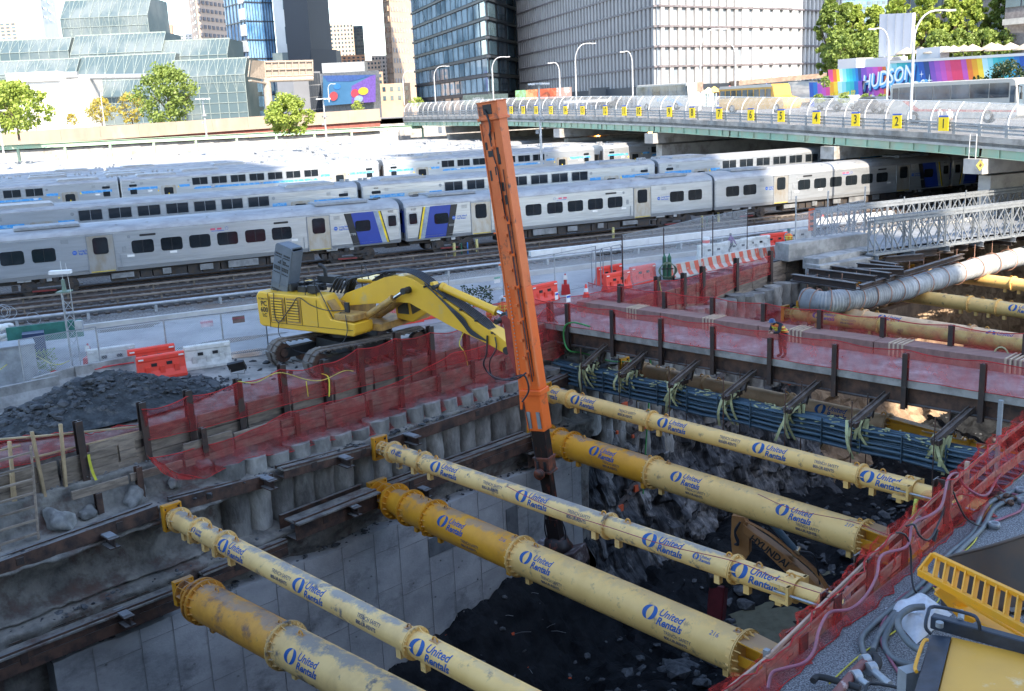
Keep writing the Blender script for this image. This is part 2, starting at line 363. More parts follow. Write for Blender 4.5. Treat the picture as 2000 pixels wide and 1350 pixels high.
    while x<CL-6.5:
        w=R(.7,1.5); m.box((x+w/2,R(.2,.35)+.4,.62),(w-.08,.8,R(.4,.55))); x+=w
    m.box((.3,1.5,.7),(.8,.5,.3)); m.box((CL-.3,1.5,.7),(.8,.5,.3)); m.obj('underframe',under,root)
    m=M()
    for x,w,h in((7.6,1.3,.3),(12.6,.8,.35),(14.9,1.9,.42),(17.0,.7,.4),(10.2,.5,.35)): m.box((X(x),.12,.72),(w,.1,h))
    m.obj('equipment_box',undergrey,root)
    m=M(); m.box((CL-.03,.5,2.2),(.1,.12,2.0)); m.box((0.03,.5,2.2),(.1,.12,2.0)); m.box((CL+.1,1.55,2.1),(.18,1.0,2.0)) if cab!='R' else m.box((-.1,1.55,2.1),(.18,1.0,2.0)); m.obj('end_gangway',rubber,root)
    return root
def bilevel(label):
    root=thing('bilevel_train_car',label,'train car')
    pr=car_profile(.55,4.42,4.82); m=M(); n=len(pr)
    xs=[0,.1,CL-.1,CL]
    rings=[[V((x,1.55+(y-1.55)*k,z)) for y,z in pr] for x,k in zip(xs,(.97,1,1,.97))]; vs=[p for r in rings for p in r]
    m.add(vs,[(i*n+j,i*n+j+1,(i+1)*n+j+1,(i+1)*n+j)[::-1] for i in range(3) for j in list(range(2))+list(range(n-3,n-1))])
    m.add(rings[0],[tuple(range(n))]); m.add(rings[3],[tuple(range(n))[::-1]])
    for z in(1.3,3.5,4.38): m.box((CL/2,-.004,z),(CL-.6,.012,.03))
    m.obj('body',steel_car,root)
    m=M(); m.add(vs,[(i*n+j,i*n+j+1,(i+1)*n+j+1,(i+1)*n+j)[::-1] for i in range(3) for j in range(2,n-3)],True)
    for k in range(5): m.box((CL/2,.5+.45*k,4.62+.19*math.sin(PI*(.15+.17*k))),(CL-10.4,.04,.05))
    m.box((CL/2,.04,4.45),(CL-.3,.06,.05))
    for x in(.35,.75,CL-.35,CL-.75): m.cyl((x,1.0,4.6),(x,1.0,5.0),.07,n=8); m.box((x,1.4,4.85),(.2,.3,.25))
    ro=m.obj('roof',steel_roof,root)
    for a,b in((1.6,5.2),(CL-5.2,CL-1.6)):
        m=M(); m.prism([(0,0),(b-a,0),(b-a,.2),(b-a-.15,.3),(.15,.3),(0,.2)],V((a,1.55,4.62)),V((1,0,0)),V((0,0,1)),2.3); m.box(((a+b)/2,.7,4.93),(.04,.5,.03)); m.obj('roof_unit',steel_roof,ro)
    for k in range(7):
        x=7.3+k*1.84
        for z in(3.95,2.15):
            m=M(); side_panel(m,x,z,1.42,.66,-.006,.06); w=m.obj('window',car_glass,root)
            m=M(); 
            for s in(-.735,.735): m.box((x+s,-.014,z),(.035,.02,.72))
            for s in(-.35,.35): m.box((x,-.014,z+s),(1.5,.02,.035))
            m.box((x,-.02,z),(.03,.01,.66)); m.obj('frame',galvdull,w)
    for x in(4.3,CL-4.3):
        m=M(); side_panel(m,x,2.72,1.4,2.1,-.01,.15); d=m.obj('door',door_steel,root)
        m=M(); side_panel(m,x,3.2,.85,.75,-.026,.14); m.obj('window',car_glass,d)
        m=M(); m.prism([(-.07,-.1),(.07,-.1),(0,.08)],V((x-.0,-.04,3.0)),V((1,0,0)),V((0,0,1)),.01); m.prism([(-.09,-.1),(.09,-.1),(0,.08)],V((x-.95,-.012,3.35)),V((1,0,0)),V((0,0,1)),.01); m.prism([(-.09,-.1),(.09,-.1),(0,.08)],V((x+.95,-.012,3.6)),V((1,0,0)),V((0,0,1)),.01); m.obj('warning_triangle',signyel,d)
    m=M()
    for a,b in((.6,3.3),(5.3,6.3),(CL-3.3,CL-.6),(CL-6.3,CL-5.3)): m.box(((a+b)/2,-.004,3.62),(b-a,.01,.24))
    m.prism([(-6.2,-.1),(6.2,-.1),(6.0,.1),(-6.0,.1)],V((CL/2,-.005,3.32)),V((1,0,0)),V((0,0,1)),.01)
    m.obj('blue_band',bandblue,root)
    m=M()
    for x in(1.1,CL-1.1): side_panel(m,x,3.95,.7,.22,-.012,.08); side_panel(m,x,3.35,.6,.45,-.014,.06)
    m.obj('small_window',car_glass,root)
    m=M()
    for x in(1.9,CL-2.2,CL-.9):
        for k in range(4): m.box((x,-.01,4.02+k*.06),(.3,.012,.03))
    for x in(6.2,CL-6.2): m.cyl((x,-.001,4.1),(x,-.02,4.1),.12,n=10)
    m.obj('vent_grille',galvdull,root)
    m=M()
    for x in(2.6,8.5,13.2,18.4,CL-1.9): m.box((x,-.006,3.35),(.42,.008,.15))
    m.obj('warning_sticker',white_p,root)
    text_part('4068',.18,1.1,4.25,-.008,root,blackp)
    bogie(root,3.0); bogie(root,CL-3.0)
    m=M(); m.box((CL/2,1.55,.75),(CL-.4,2.2,.4)); m.obj('underframe',under,root)
    m=M(); m.box((-.08,1.55,2.6),(.2,1.1,2.3)); m.box((CL+.08,1.55,2.6),(.2,1.1,2.3))
    for y in(.3,.55,2.6): m.beam((-.05,y,1.5),(-.05,y,4.2),.08,.08); m.beam((CL+.05,y,1.5),(CL+.05,y,4.2),.08,.08)
    m.obj('end_gangway',rubber,root)
    return root
def put_car(o,t,n): o.location=TN(t,n); o.rotation_euler=(0,0,rad(25.3)); return o
RZ=0.0
A=m7('R','silver commuter car at the left edge with a blue and yellow cab end','9052'); put_car(A,-2.35,66)
B_=m7('L','silver commuter car with blue cab end, right of the cab-to-cab gap, behind the orange boom','9107'); put_car(B_,23.6,66)
A3=copy_tree(A); A3['label']='front row commuter car half in sunlight, about to pass under the road bridge'; put_car(A3,49.4,66)
B4=copy_tree(B_); B4['label']='silver commuter car of the front row standing wholly in the dark under the road bridge'; put_car(B4,75.3,66)
for o in(A,B_,A3,B4): o['group']='single level commuter cars in the front row'
BV=bilevel('x'); first=True
rows=[ (73,[-28.9,-3.0,22.9,48.85,74.8],'second row from the front'),
       (104,[-42.6,-16.7,9.1,35.2,62.0,88],'third row from the front, windows showing'),
       (108.8,[-12,14,40,66,92],'fourth row from the front'),
       (113.6,[-19,7,33,59,85],'fifth row from the front'),
       (118.4,[-26,0,26,52],'sixth row from the front'),
       (127.6,[-16,10,36],'seventh row from the front'),
       (132.2,[-22,4,30,56],'eighth row from the front'),
       (141,[-14,12,38],'ninth row from the front'),
       (150,[-20,6,32,58],'tenth row from the front'),
       (159,[-10,16,42],'farthest row but one'),
       (168,[-2,24,50],'farthest row by the viaduct')]
for n_,ts,nm in rows:
    for i,t_ in enumerate(ts):
        if first: o=BV; first=False
        else: o=copy_tree(BV)
        L_=len(ts)
        o['label']='car '+ORD[i]+' from the left in the '+nm; o['group']='two level train cars parked in the yard'
        put_car(o,t_,n_)
# ================================================================ GROUND
ballast=mat('ballast_stone',(.25,.24,.225),.95,0,col2=(.085,.08,.075),scale=9,det=4,lo=.42,hi=.6,bump=.8,bscale=12,col3=(.17,.13,.10),s3=.25,lo3=.5,hi3=.62)
roadconc=mat('site_road_concrete',(.36,.36,.36),.75,0,col2=(.25,.255,.26),scale=.5,bump=.15,bscale=8,col3=(.14,.14,.14),s3=.18,lo3=.54,hi3=.66)
dirt=mat('grey_dirt',(.33,.31,.28),.95,0,col2=(.15,.145,.135),scale=.9,bump=.8,bscale=9,col3=(.30,.29,.27),s3=.5,lo3=.55,hi3=.68)
puddle=mat('wet_ground',(.10,.105,.11),.12,0,var=.3,scale=.4)
gravel=mat('gravel',(.30,.305,.31),.95,0,col2=(.09,.09,.095),scale=34,det=2,lo=.42,hi=.56,bump=.5,bscale=34)
# ground: one sheet with the pit cut out, subdivided strips in the pit frame
PA0,PA1,PB0,PB1=-14,120,-3.7,22
g=M(); zg=-.45
for a0,a1,b0,b1 in((-3000,3000,-3000,PB0),(-3000,3000,PB1,3000),(-3000,PA0,PB0,PB1),(PA1,3000,PB0,PB1)):
    g.quad(UV(a0,b0,zg),UV(a0,b1,zg),UV(a1,b1,zg),UV(a1,b0,zg))
struct(g.obj('ground',dirt))
def sheet(name,pts,mt,kind='structure'):
    m=M(); m.add([V(p) for p in pts],[tuple(range(len(pts)))]); o=m.obj(name,mt); o['kind']=kind; return o
sheet('rail_yard_ballast',[TN(-200,55.6,-.2),TN(130,55.6,-.2),TN(260,190,-.2),TN(-300,190,-.2)],ballast)
m=M(); m.beam(TN(-200,55.5,-.3),TN(120,55.5,-.3),.3,.3); struct(m.obj('kerb',concpale))
sheet('site_road',[TN(-60,44.5,-.44),TN(10,44.5,-.44),TN(24,47,-.44),TN(52,51.8,-.44),TN(90,53,-.44),TN(90,55.4,-.44),TN(-60,55.4,-.44)],roadconc)
random.seed(3)
def blob(name,c,rx,ry,mt,z,n=26,rot=0,jag=.3):
    pts=[]; ph=R(0,9)
    for i in range(n):
        a=2*PI*i/n; k=1+jag*noise.noise(V((math.cos(a)*1.4+ph,math.sin(a)*1.4,ph)))*1.6
        x,y=rx*k*math.cos(a),ry*k*math.sin(a); pts.append(V((c.x+x*math.cos(rot)-y*math.sin(rot),c.y+x*math.sin(rot)+y*math.cos(rot),z)))
    return sheet(name,pts,mt)
for p,rx,ry in(((485,690),1.6,.7),((330,690),2.4,.6),((255,640),1.6,.5),((450,665),2.2,.5),((1000,560),2,.4)):
    c_=G(*p,-.43); blob('puddle',c_,rx,ry,puddle,-.432,rot=.45)
bedm=mat('dark_track_bed',(.07,.055,.045),.9,0,col2=(.035,.03,.027),scale=2,col3=(.15,.12,.10),s3=3)  # darker brown strips laid along the three tracks
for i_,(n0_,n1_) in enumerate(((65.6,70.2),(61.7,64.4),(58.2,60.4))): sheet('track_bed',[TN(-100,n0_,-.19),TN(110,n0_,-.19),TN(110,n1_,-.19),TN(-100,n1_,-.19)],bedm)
# tracks: rails + third-rail cover + sleepers
rails=M(); slp=M(); cover=M()
sleeper_m=mat('timber_sleeper',(.10,.08,.065),.9,0,col2=(.05,.04,.035),scale=3,rnd=.3)
def track(n0,t0=-60,t1=110):
    ob=thing('railway_track','x','track',TN(t0,n0)); 
    r=M()
    for k in(0,1.435): r.beam(TN(t0,n0+k,-.06),TN(t1,n0+k,-.06),.07,.12); 
    r.obj('rails',rail_m,ob)
    s=M(); t=t0
    while t<min(t1,80): s.beam(TN(t,n0-.55,-.15),TN(t,n0+2.0,-.15),.22,.1,up=TNn.cross(Z).cross(TNn)); t+=.6
    s.obj('sleepers',sleeper_m,ob)['kind']='stuff'
    return ob
for n0,lb in((66.9,'track under the front row of silver cars'),(62.3,'empty rusty track just in front of the front row of cars'),(58.6,'empty rusty track nearest the site road')):
    o=track(n0); o['label']=lb; o['group']='railway tracks of the yard'
thirdw=mat('third_rail_timber',(.22,.18,.145),.85,0,col2=(.13,.11,.09),scale=1)
for n0,lb,mt,w in((64.9,'weathered plank covering the third rail beside the front cars',thirdw,.32),(61.2,'long plank third rail cover between the two empty tracks',thirdw,.28),(57.3,'long low silver pipe run along the ballast edge by the site road',galv,.16)):
    m=M()
    if mt is galv:
        m.cyl(TN(-30,n0,.22),TN(80,n0,.22),.09,n=10); m.cyl(TN(-30,n0+.28,.12),TN(80,n0+.28,.12),.07,n=10)
        t=-28
        while t<80: m.box(TN(t,n0+.1,-.02),(.14,.5,.36),rz=rad(25.3)); t+=3.4
    else:
        m.beam(TN(-60,n0,.16),TN(60,n0,.16),w,.07)
        t=-58
        while t<60: m.box(TN(t,n0,-.02),(.1,.1,.3),rz=rad(25.3)); t+=2.4
    tag(m.obj('pipe_run' if mt is galv else 'third_rail_cover',mt),lb,'pipe' if mt is galv else 'rail cover')
# long white cable duct (right half)
m=M(); t=30
while t<62: m.box(TN(t+1.15,60.1,.12),(2.28,.35,.42),rz=rad(25.3)); t+=2.3
tag(m.obj('cable_trough',white_p),'long white cable trough beside the empty tracks on the right','cable trough')
# ================================================================ ROAD BRIDGE (curved deck over the yard)
def zc(n): # curb level
    P_=[(30,4.6),(51,5.75),(58,6.15),(77,6.95),(95,7.6),(115,8.1),(134.6,8.45),(180,8.62),(260,8.62)]
    for (a,za),(b,zb) in zip(P_,P_[1:]):
        if n<=b: return za+(zb-za)*(n-a)/(b-a)
    return P_[-1][1]
BT=65.3; BW=30
ns=[36+4*i for i in range(37)]
asph=mat('road_asphalt',(.16,.16,.16),.9,0,var=.15,scale=.4)
m=M()
for a,b in zip(ns,ns[1:]):
    za,zb=zc(a),zc(b)
    m.add([TN(BT,a,za-.9),TN(BT,b,zb-.9),TN(BT,b,zb),TN(BT,a,za),TN(BT+BW,a,za-.9),TN(BT+BW,b,zb-.9),TN(BT+BW,b,zb),TN(BT+BW,a,za)],[(0,1,2,3)[::-1],(4,5,6,7),(0,1,5,4)])
m2=M()
for a,b in zip(ns,ns[1:]): m2.quad(TN(BT+.5,a,zc(a)-.06),TN(BT+.5,b,zc(b)-.06),TN(BT+BW-.5,b,zc(b)-.06),TN(BT+BW-.5,a,zc(a)-.06))
br=thing('road_bridge','road bridge with pale green girders crossing over the train yard','bridge',TN(BT,80,6))
m.obj('deck_slab',concpale,br); m2.obj('roadway',asph,br)
m=M()
for a,b in zip(ns,ns[1:]):
    za,zb=zc(a),zc(b); v=[]
    for off,z0,z1 in((-.06,-.45,-.0),(0,-.7,-.45)):
        p=[TN(BT+off,a,za+z0),TN(BT+off,b,zb+z0),TN(BT+off,b,zb+z1),TN(BT+off,a,za+z1)]; m.quad(*p[::-1])
        m.quad(TN(BT+off,a,za+z1),TN(BT+off,b,zb+z1),TN(BT+off+.5,b,zb+z1),TN(BT+off+.5,a,za+z1))
m.obj('fascia',concrete,br)
gi=[36,54.9,70.3,85,98.6,110,120.3,133,147,160.9,180]
for k in range(len(gi)-1):
    a,b=gi[k]+.12,gi[k+1]-.12; q=8
    for tt in(.15,8,16,24):
        m=M()
        for i in range(q):
            n0,n1=lerp(a,b,i/q),lerp(a,b,(i+1)/q)
            m.beam(TN(BT+tt,n0,zc(n0)-1.1),TN(BT+tt,n1,zc(n1)-1.1),.04,.8); m.beam(TN(BT+tt,n0,zc(n0)-1.5),TN(BT+tt,n1,zc(n1)-1.5),.34,.05)
        for s_ in range(6):
            nn=lerp(a,b,(s_+.5)/6); m.beam(TN(BT+tt-.08,nn,zc(nn)-1.47),TN(BT+tt-.08,nn,zc(nn)-.72),.04,.14)
        m.obj('girder',greenp,br)
pierm=mat('pier_concrete',(.42,.41,.39),.85,0,col2=(.30,.29,.28),scale=.8,bump=.15,col3=(.2,.18,.15),s3=.4)
for k,n_ in enumerate((54.9,70.3,98.6,120.3,160.9)):
    m=M(); zt=zc(n_)-1.75
    m.box(TN(BT+BW/2,n_,zt-.45),(BW+1.2,1.7,1.1),rz=rad(25.3))
    m.box(TN(BT+BW/2,n_,(zt-1)/2-.4),(BW-1.5,1.1,zt-.6),rz=rad(25.3))
    m.obj('pier',pierm,br)
# far abutment wall dark under bridge
m=M(); m.box(TN(90,185,3),(60,1,9),rz=rad(25.3)); m.box(TN(BT+BW+2,110,2.4),(1,150,6),rz=rad(25.3)); m.obj('abutment_wall',pierm,br)
# small amber lamps under the deck
amber=mat('amber_lamp',(1,.5,.1),.5,emit=(1,.35,.05,12))
for px,py,tt in((1168,266,78),(1270,259,80),(1857,306,76)):
    p=onT(px,py,tt); m=M(); m.box(p,(.5,.25,.15)); m.box(p+V((0,0,.2)),(.1,.1,.3)); tag(m.obj('underpass_lamp',amber),'small amber lamp glowing under the road bridge, '+{1168:'leftmost',1270:'middle',1857:'right'}[px],'lamp','amber lamps under the bridge')
# fence: curved white posts, mesh, rails; number signs
lampm0=mat('fence_post_white',(.55,.55,.54),.5)
fmesh=netmat('bridge_fence_mesh',(.72,.72,.70),.29,wob=.06)
sg_n=[58.2,62.9,67.5,72.3,77.0,81.4,86.4,91.0,95.2,101.3,104.4,108.7,114.2,118.6,122.6,126.9,130.8,134.6]
fen=thing('bridge_fence','curved white mesh fence with grey rails along the road bridge','fence',TN(BT,80,8))
m=M(); rl=M(); msh=M(); bas=M(); n_=38.6; posts=[]
while n_<180: posts.append(n_); n_+=2.35
def fz(n,s): # profile: s 0..1 -> inward curve
    return (0.05+1.0*max(0,s-.35)**2*2.0, .1+2.35*s-.35*max(0,s-.5)**2)
for a in posts:
    pts=[TN(BT+.12+fz(a,s/6)[0],a,zc(a)+fz(a,s/6)[1]) for s in range(7)]
    pm=M(); pm.tube(pts,.055,n=6); pm.obj('curved_post',lampm0,fen)
    bas.box(TN(BT+.1,a,zc(a)+.45),(.16,.2,.9),rz=rad(25.3))
for a,b in zip(posts,posts[1:]):
    for s in range(6):
        x0,z0=fz(a,s/6); x1,z1=fz(a,(s+1)/6)
        msh.quad(TN(BT+.14+x0,a,zc(a)+z0),TN(BT+.14+x0,b,zc(b)+z0),TN(BT+.14+x1,b,zc(b)+z1),TN(BT+.14+x1,a,zc(a)+z1))
    for z in(.28,.55,.82): rl.beam(TN(BT+.05,a,zc(a)+z),TN(BT+.05,b,zc(b)+z),.06,.13)
    x1,z1=fz(a,1); m.beam(TN(BT+.12+x1,a,zc(a)+z1),TN(BT+.12+x1,b,zc(b)+z1),.06,.06)
m.obj('top_rail',white_p,fen); rl.obj('rails',galvdull,fen); bas.obj('post_shoes',galvdull,fen); msh.obj('mesh_panel',fmesh,fen)
blackt=mat('sign_black',(.015,.015,.015),.6); bluet=mat('sign_blue',(.02,.10,.55),.5)
for k,nn in enumerate(sg_n):
    p=TN(BT-.15,nn,zc(nn)+.72); s=thing('track_number_sign','yellow track sign with the black number %d on the bridge fence'%(k+1),'sign',p,'yellow track number signs along the bridge')
    ex=-TNn; m=M(); m.box(p,(.04,.95,1.05),rz=rad(25.3)); m.obj('panel',signyel,s)
    m=M(); m.box(p+Z*.58,(.045,.93,.12),rz=rad(25.3)); m.obj('blue_strip',bluet,s)
    m=M(); put_text(m,str(k+1),1.0,p-TD*.026,ex,Z,off=.012,sx=.85); m.obj('numeral',blackt,s)
# parapet viaduct on the far side
parm=mat('parapet_concrete',(.31,.245,.19),.85,0,col2=(.26,.205,.16),scale=.5,stretch=(1,1,.3),bump=.1,col3=(.36,.31,.26),s3=.2)
redg=mat('red_girder',(.22,.06,.045),.7,0,col2=(.28,.09,.07),scale=1)
vi=thing('viaduct','long far viaduct with tan concrete parapet above a faded red girder','viaduct',TN(0,185,5))
NP=183
def pz(t): return (lerp(9.15,10.35,max(0,min(1,(t+2)/66.)))) if t<64 else 10.35
m=M();rg=M();ts=[-70+6*i for i in range(23)]
for a,b in zip(ts,ts[1:]):
    b2=b-.02; m.add([TN(a,NP,pz(a)-1.95),TN(b2,NP,pz(b)-1.95),TN(b2,NP,pz(b)),TN(a,NP,pz(a)),TN(a,NP+.5,pz(a)-1.95),TN(b2,NP+.5,pz(b)-1.95),TN(b2,NP+.5,pz(b)),TN(a,NP+.5,pz(a))],[(0,3,2,1),(4,5,6,7),(3,7,6,2),(0,1,5,4),(0,4,7,3),(1,2,6,5)])
    m.beam(TN(a,NP-.1,pz(a)-2.0),TN(b,NP-.1,pz(b)-2.0),.4,.3)
    gh_=lerp(.5,2.0,max(0,min(1,(a+2)/66))); rg.beam(TN(a,NP+.3,pz(a)-2.1-gh_/2),TN(b,NP+.3,pz(b)-2.1-gh_/2),.2,gh_)
    for q in range(3): rg.beam(TN(a+2*q,NP+.18,pz(a)-2.0-gh_),TN(a+2*q,NP+.18,pz(a)-2.2),.06,.1)
m.obj('parapet',parm,vi); rg.obj('girder',redg,vi)
m=M(); m.quad(TN(-70,NP+.5,8.2),TN(BT+BW,NP+.5,8.5),TN(BT+BW,NP+26,8.5),TN(-70,NP+26,8.2)); m.obj('roadway',asph,vi)
m=M(); m.box(TN(-2,NP+1.2,2.9),(140,.5,6.8),rz=rad(25.3)); m.obj('gap_fill_wall',pierm,vi)  # pale wall added to brighten the dark gap under the viaduct
for t in range(-60,66,14): m=M(); m.box(TN(t,NP+2,2.6),(1.2,2,6.6),rz=rad(25.3)); m.obj('column',pierm,vi)
m=M(); a=onN(-60,292,176); b=onN(825,247,176)
m.ib(a,b,.7,.5,.06); gb=thing('green_gantry_beam','long low green beam on short posts below the far viaduct','beam',a); m.obj('beam',greenp,gb)
for i in range(12):
    p=a.lerp(b,i/11); m=M(); m.box((p.x,p.y,p.z/2-.2),(.35,.35,p.z)); m.obj('post',greenp,gb)
# ================================================================ PIT
random.seed(11)
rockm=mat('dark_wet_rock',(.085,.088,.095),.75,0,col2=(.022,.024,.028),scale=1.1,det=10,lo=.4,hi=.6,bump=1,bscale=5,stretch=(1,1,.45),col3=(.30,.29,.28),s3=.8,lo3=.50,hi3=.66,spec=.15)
earthm=mat('cut_earth',(.23,.215,.19),.9,0,col2=(.10,.098,.092),scale=1.4,det=8,bump=1,bscale=6,col3=(.12,.075,.06),s3=.7,lo3=.52,hi3=.66)
pilem=mat('bored_pile_concrete',(.31,.30,.275),.9,0,col2=(.15,.145,.135),scale=1.3,det=8,stretch=(1,1,.5),bump=1,bscale=7,rnd=.25,col3=(.10,.095,.09),s3=.6,lo3=.52,hi3=.68)
floorm=mat('pit_floor_mud',(.018,.020,.023),.7,0,col2=(.007,.008,.010),scale=1.2,det=8,bump=1,bscale=8,spec=.08)
stonem=mat('broken_stone',(.085,.09,.095),.85,0,col2=(.03,.033,.038),scale=3,bump=.4,rnd=.35)
stonepale=mat('pale_stone',(.24,.235,.22),.85,0,col2=(.12,.12,.115),scale=2,bump=.5,rnd=.3)
fbm=lambda p,o=5:noise.fractal(p,1.0,2.0,o)
# earth face behind piles and ledges (whole left wall)
prof=[(-3.8,-.42),(-2.1,-.5),(-2.0,-.9),(-1.98,-1.42),(-1.45,-1.5),(-1.4,-1.9),(-1.15,-2.5),(-.25,-2.66),(-.2,-3.1),(-.98,-3.2),(-1.05,-3.9),(-.95,-4.55),(-.35,-4.8),(.25,-4.95),(.1,-5.6),(-.1,-6.0),(-.2,-8),(-.3,-16.5)]
def profpt(a,v):
    x=v*(len(prof)-1); i=min(int(x),len(prof)-2); f=x-i; b,z=lerp(prof[i][0],prof[i+1][0],f),lerp(prof[i][1],prof[i+1][1],f)
    if a<3: # ragged cut earth without piles
        k=min(1,(3-a)/2); 
        if -4.8<z<-3.0: b+=k*.35
    return b,z
def facept(a,v):
    b,z=profpt(a,v); q=V((a*.9,z*1.1,3)); d=(.16*fbm(q)+.07*noise.noise(q*5))*(1 if profpt(a,v)[1]<-2 else .35)
    edge=1 if 0<v<1 else 0
    return UV(a,b+d*edge,z+.06*noise.noise(q*3+V((5,5,5)))*edge)
m=M(); m.grid(lambda u,v:facept(-14+35.5*u,v),300,85); struct(m.obj('earth_face',earthm))
# rock face beyond the concrete wall
prof2=[(-3.8,-.42),(-2.2,-.5),(-1.9,-1.6),(-1.2,-1.8),(-1.1,-2.7),(-.5,-2.9),(-1.2,-3.3),(-1.3,-5.5),(-1.2,-7.0),(-.9,-7.6),(-.6,-9.5),(-.2,-11),(.3,-12.8),(.9,-14.3),(2.0,-16.3)]
uend=(23/100)**(1/1.4)
def rockpt(u,v):
    a=21+100*u**1.4; x=v*(len(prof2)-1); i=min(int(x),len(prof2)-2); f=x-i; b,z=lerp(prof2[i][0],prof2[i+1][0],f),lerp(prof2[i][1],prof2[i+1][1],f)
    q=V((a*.5,z*.6,9)); amp=.2 if z>-2.9 else .6
    d=amp*fbm(q,6)+.5*amp*abs(noise.noise(q*3.1))+.35*amp*noise.cell(V((a*1.1,z*.8,2))); 
    if v==0: d=0
    return UV(a,b+d,z+amp*.3*noise.noise(q*2.3))
tanearth=mat('tan_bank_earth',(.36,.26,.17),.9,0,col2=(.22,.15,.095),scale=1.1,det=8,bump=1,bscale=5,col3=(.12,.085,.06),s3=.9,lo3=.54,hi3=.68)  # tan is the earth's own colour, with brown patches
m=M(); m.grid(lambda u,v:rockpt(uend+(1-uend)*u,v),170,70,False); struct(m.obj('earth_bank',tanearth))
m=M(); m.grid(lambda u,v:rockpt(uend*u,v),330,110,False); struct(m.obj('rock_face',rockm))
# concrete wall cap block
ca0,ca1=-4.4,20.1
jn=mat('poured_wall',(.40,.40,.40),.85,0,col2=(.28,.285,.29),scale=.45,det=8,stretch=(1,1,1.6),bump=.25,bscale=9,col3=(.12,.125,.13),s3=.35,lo3=.54,hi3=.7)
m=M(); N_=26; top=[];bot=[]
m.grid(lambda u,v:UV(lerp(ca0,ca1,u),.5+.02*fbm(V((u*20,v*4,0))),lerp(-6.15+.05*math.sin(u*40)+.08*fbm(V((u*16,0,1))),-14,v)),120,14,False)
m.grid(lambda u,v:UV(lerp(ca0,ca1,u),lerp(.5,-.6,v)+(0 if v else .0),-6.15+.05*math.sin(u*40)+.08*fbm(V((u*16,0,1)))+.05*fbm(V((u*30,v*3,4)))*v),120,4)
m.add([UV(ca0,.5,-6.2),UV(ca0,-.6,-6.2),UV(ca0,-.6,-14),UV(ca0,.5,-14)],[(0,1,2,3)]); m.add([UV(ca1,.5,-6.2),UV(ca1,-1.6,-6.2),UV(ca1,-1.6,-14),UV(ca1,.5,-14)],[(0,3,2,1)])
cw=thing('concrete_wall','grey poured concrete wall with panel joints on the left side of the pit','wall',UV(8,.5,-6.2)); m.obj('wall',jn,cw)
m=M(); jm=mat('panel_joint',(.24,.24,.24),.9)
aa=-3.2; random.seed(5); pat=mat('panel_patch',(.14,.15,.16),.8,var=.2)
while aa<19.5:
    m.box(UV(aa,.531,-10),(.02,.008,7.7),rz=rad(45)); z=-6.9+R(-.3,.3); a2=aa+R(1.1,1.7)
    while z>-13.5:
        m.box(UV((aa+min(a2,19.8))/2,.532,z),(min(a2,19.8)-aa-.05,.006,.016),rz=rad(45)); z-=R(1.4,3.2)
    aa=a2
m.obj('panel_joints',jm,cw)
m=M(); 
for a_,z_,w_,h_ in((11.3,-7.7,1.5,.8),(15.4,-8.3,.7,1.7),(3.5,-9,1.2,.7)): m.box(UV(a_,.532,z_),(w_,.02,h_),rz=rad(45))
m.obj('dark_patches',pat,cw)
m=M()
for k in range(70): q=UV(R(-4,19.5),.53,R(-13,-6.8)); m.cyl(q,q+VW*.02,.035,n=6)
m.obj('form_tie_holes',jm,cw)
# piles
pw=thing('bored_pile_wall','row of grey bored concrete piles lining the left side of the pit','wall',UV(8,-.8,-3))
def pile(a,zt,zb,b=-.86,r=.52,am=.11):
    m=M(); n=20; nz=26; o=V((a*3,0,0)); vs=[]
    for j in range(nz+1):
        z=lerp(zt,zb,j/nz)
        for i in range(n):
            q=2*PI*i/n; rr=r*(1+am*fbm(V((math.cos(q)*1.2,math.sin(q)*1.2,z*1.6))+o,4)+.015*math.sin(z*38+math.sin(q*2)*2))
            vs.append(UV(a,b,z)+UW*math.cos(q)*rr+VW*math.sin(q)*rr)
    m.add(vs,[(j*n+i,j*n+(i+1)%n,(j+1)*n+(i+1)%n,(j+1)*n+i)[::-1] for j in range(nz) for i in range(n)],True); m.add(vs[:n],[tuple(range(n))])
    m.obj('pile',pilem,pw)
a=2.9
while a<20.8:
    pile(a,-2.12+R(-.14,.08),-6.3); a+=.93
a=21.7
while a<48: pile(a,(-1.5 if a>25.5 else -2.1)+R(-.2,.1),-5.5-R(0,3.5),b=-1.15,r=.54,am=.24); a+=1.02
# big boulders at the left, in the cut
random.seed(21)
for px,py,r_ in ((262,972,.5),(395,905,.4),(340,945,.25),(118,1020,.6),(170,1000,.3),(470,900,.2),(110,1055,.5)):
    p=onW(px,py,-1.05); m=M(); m.rock(p,r_,1,3,False); tag(m.obj('boulder',stonepale),'pale rounded boulder stuck in the cut earth, '+{262:'under the folded red net',395:'below the lowest planks',340:'small one between two bigger ones',118:'beside the ladder',170:'under the left plank end',470:'small one right of the net fold',110:'lowest one beside the ladder'}[px if not(px==110) else 110],'boulder','boulders in the cut earth')
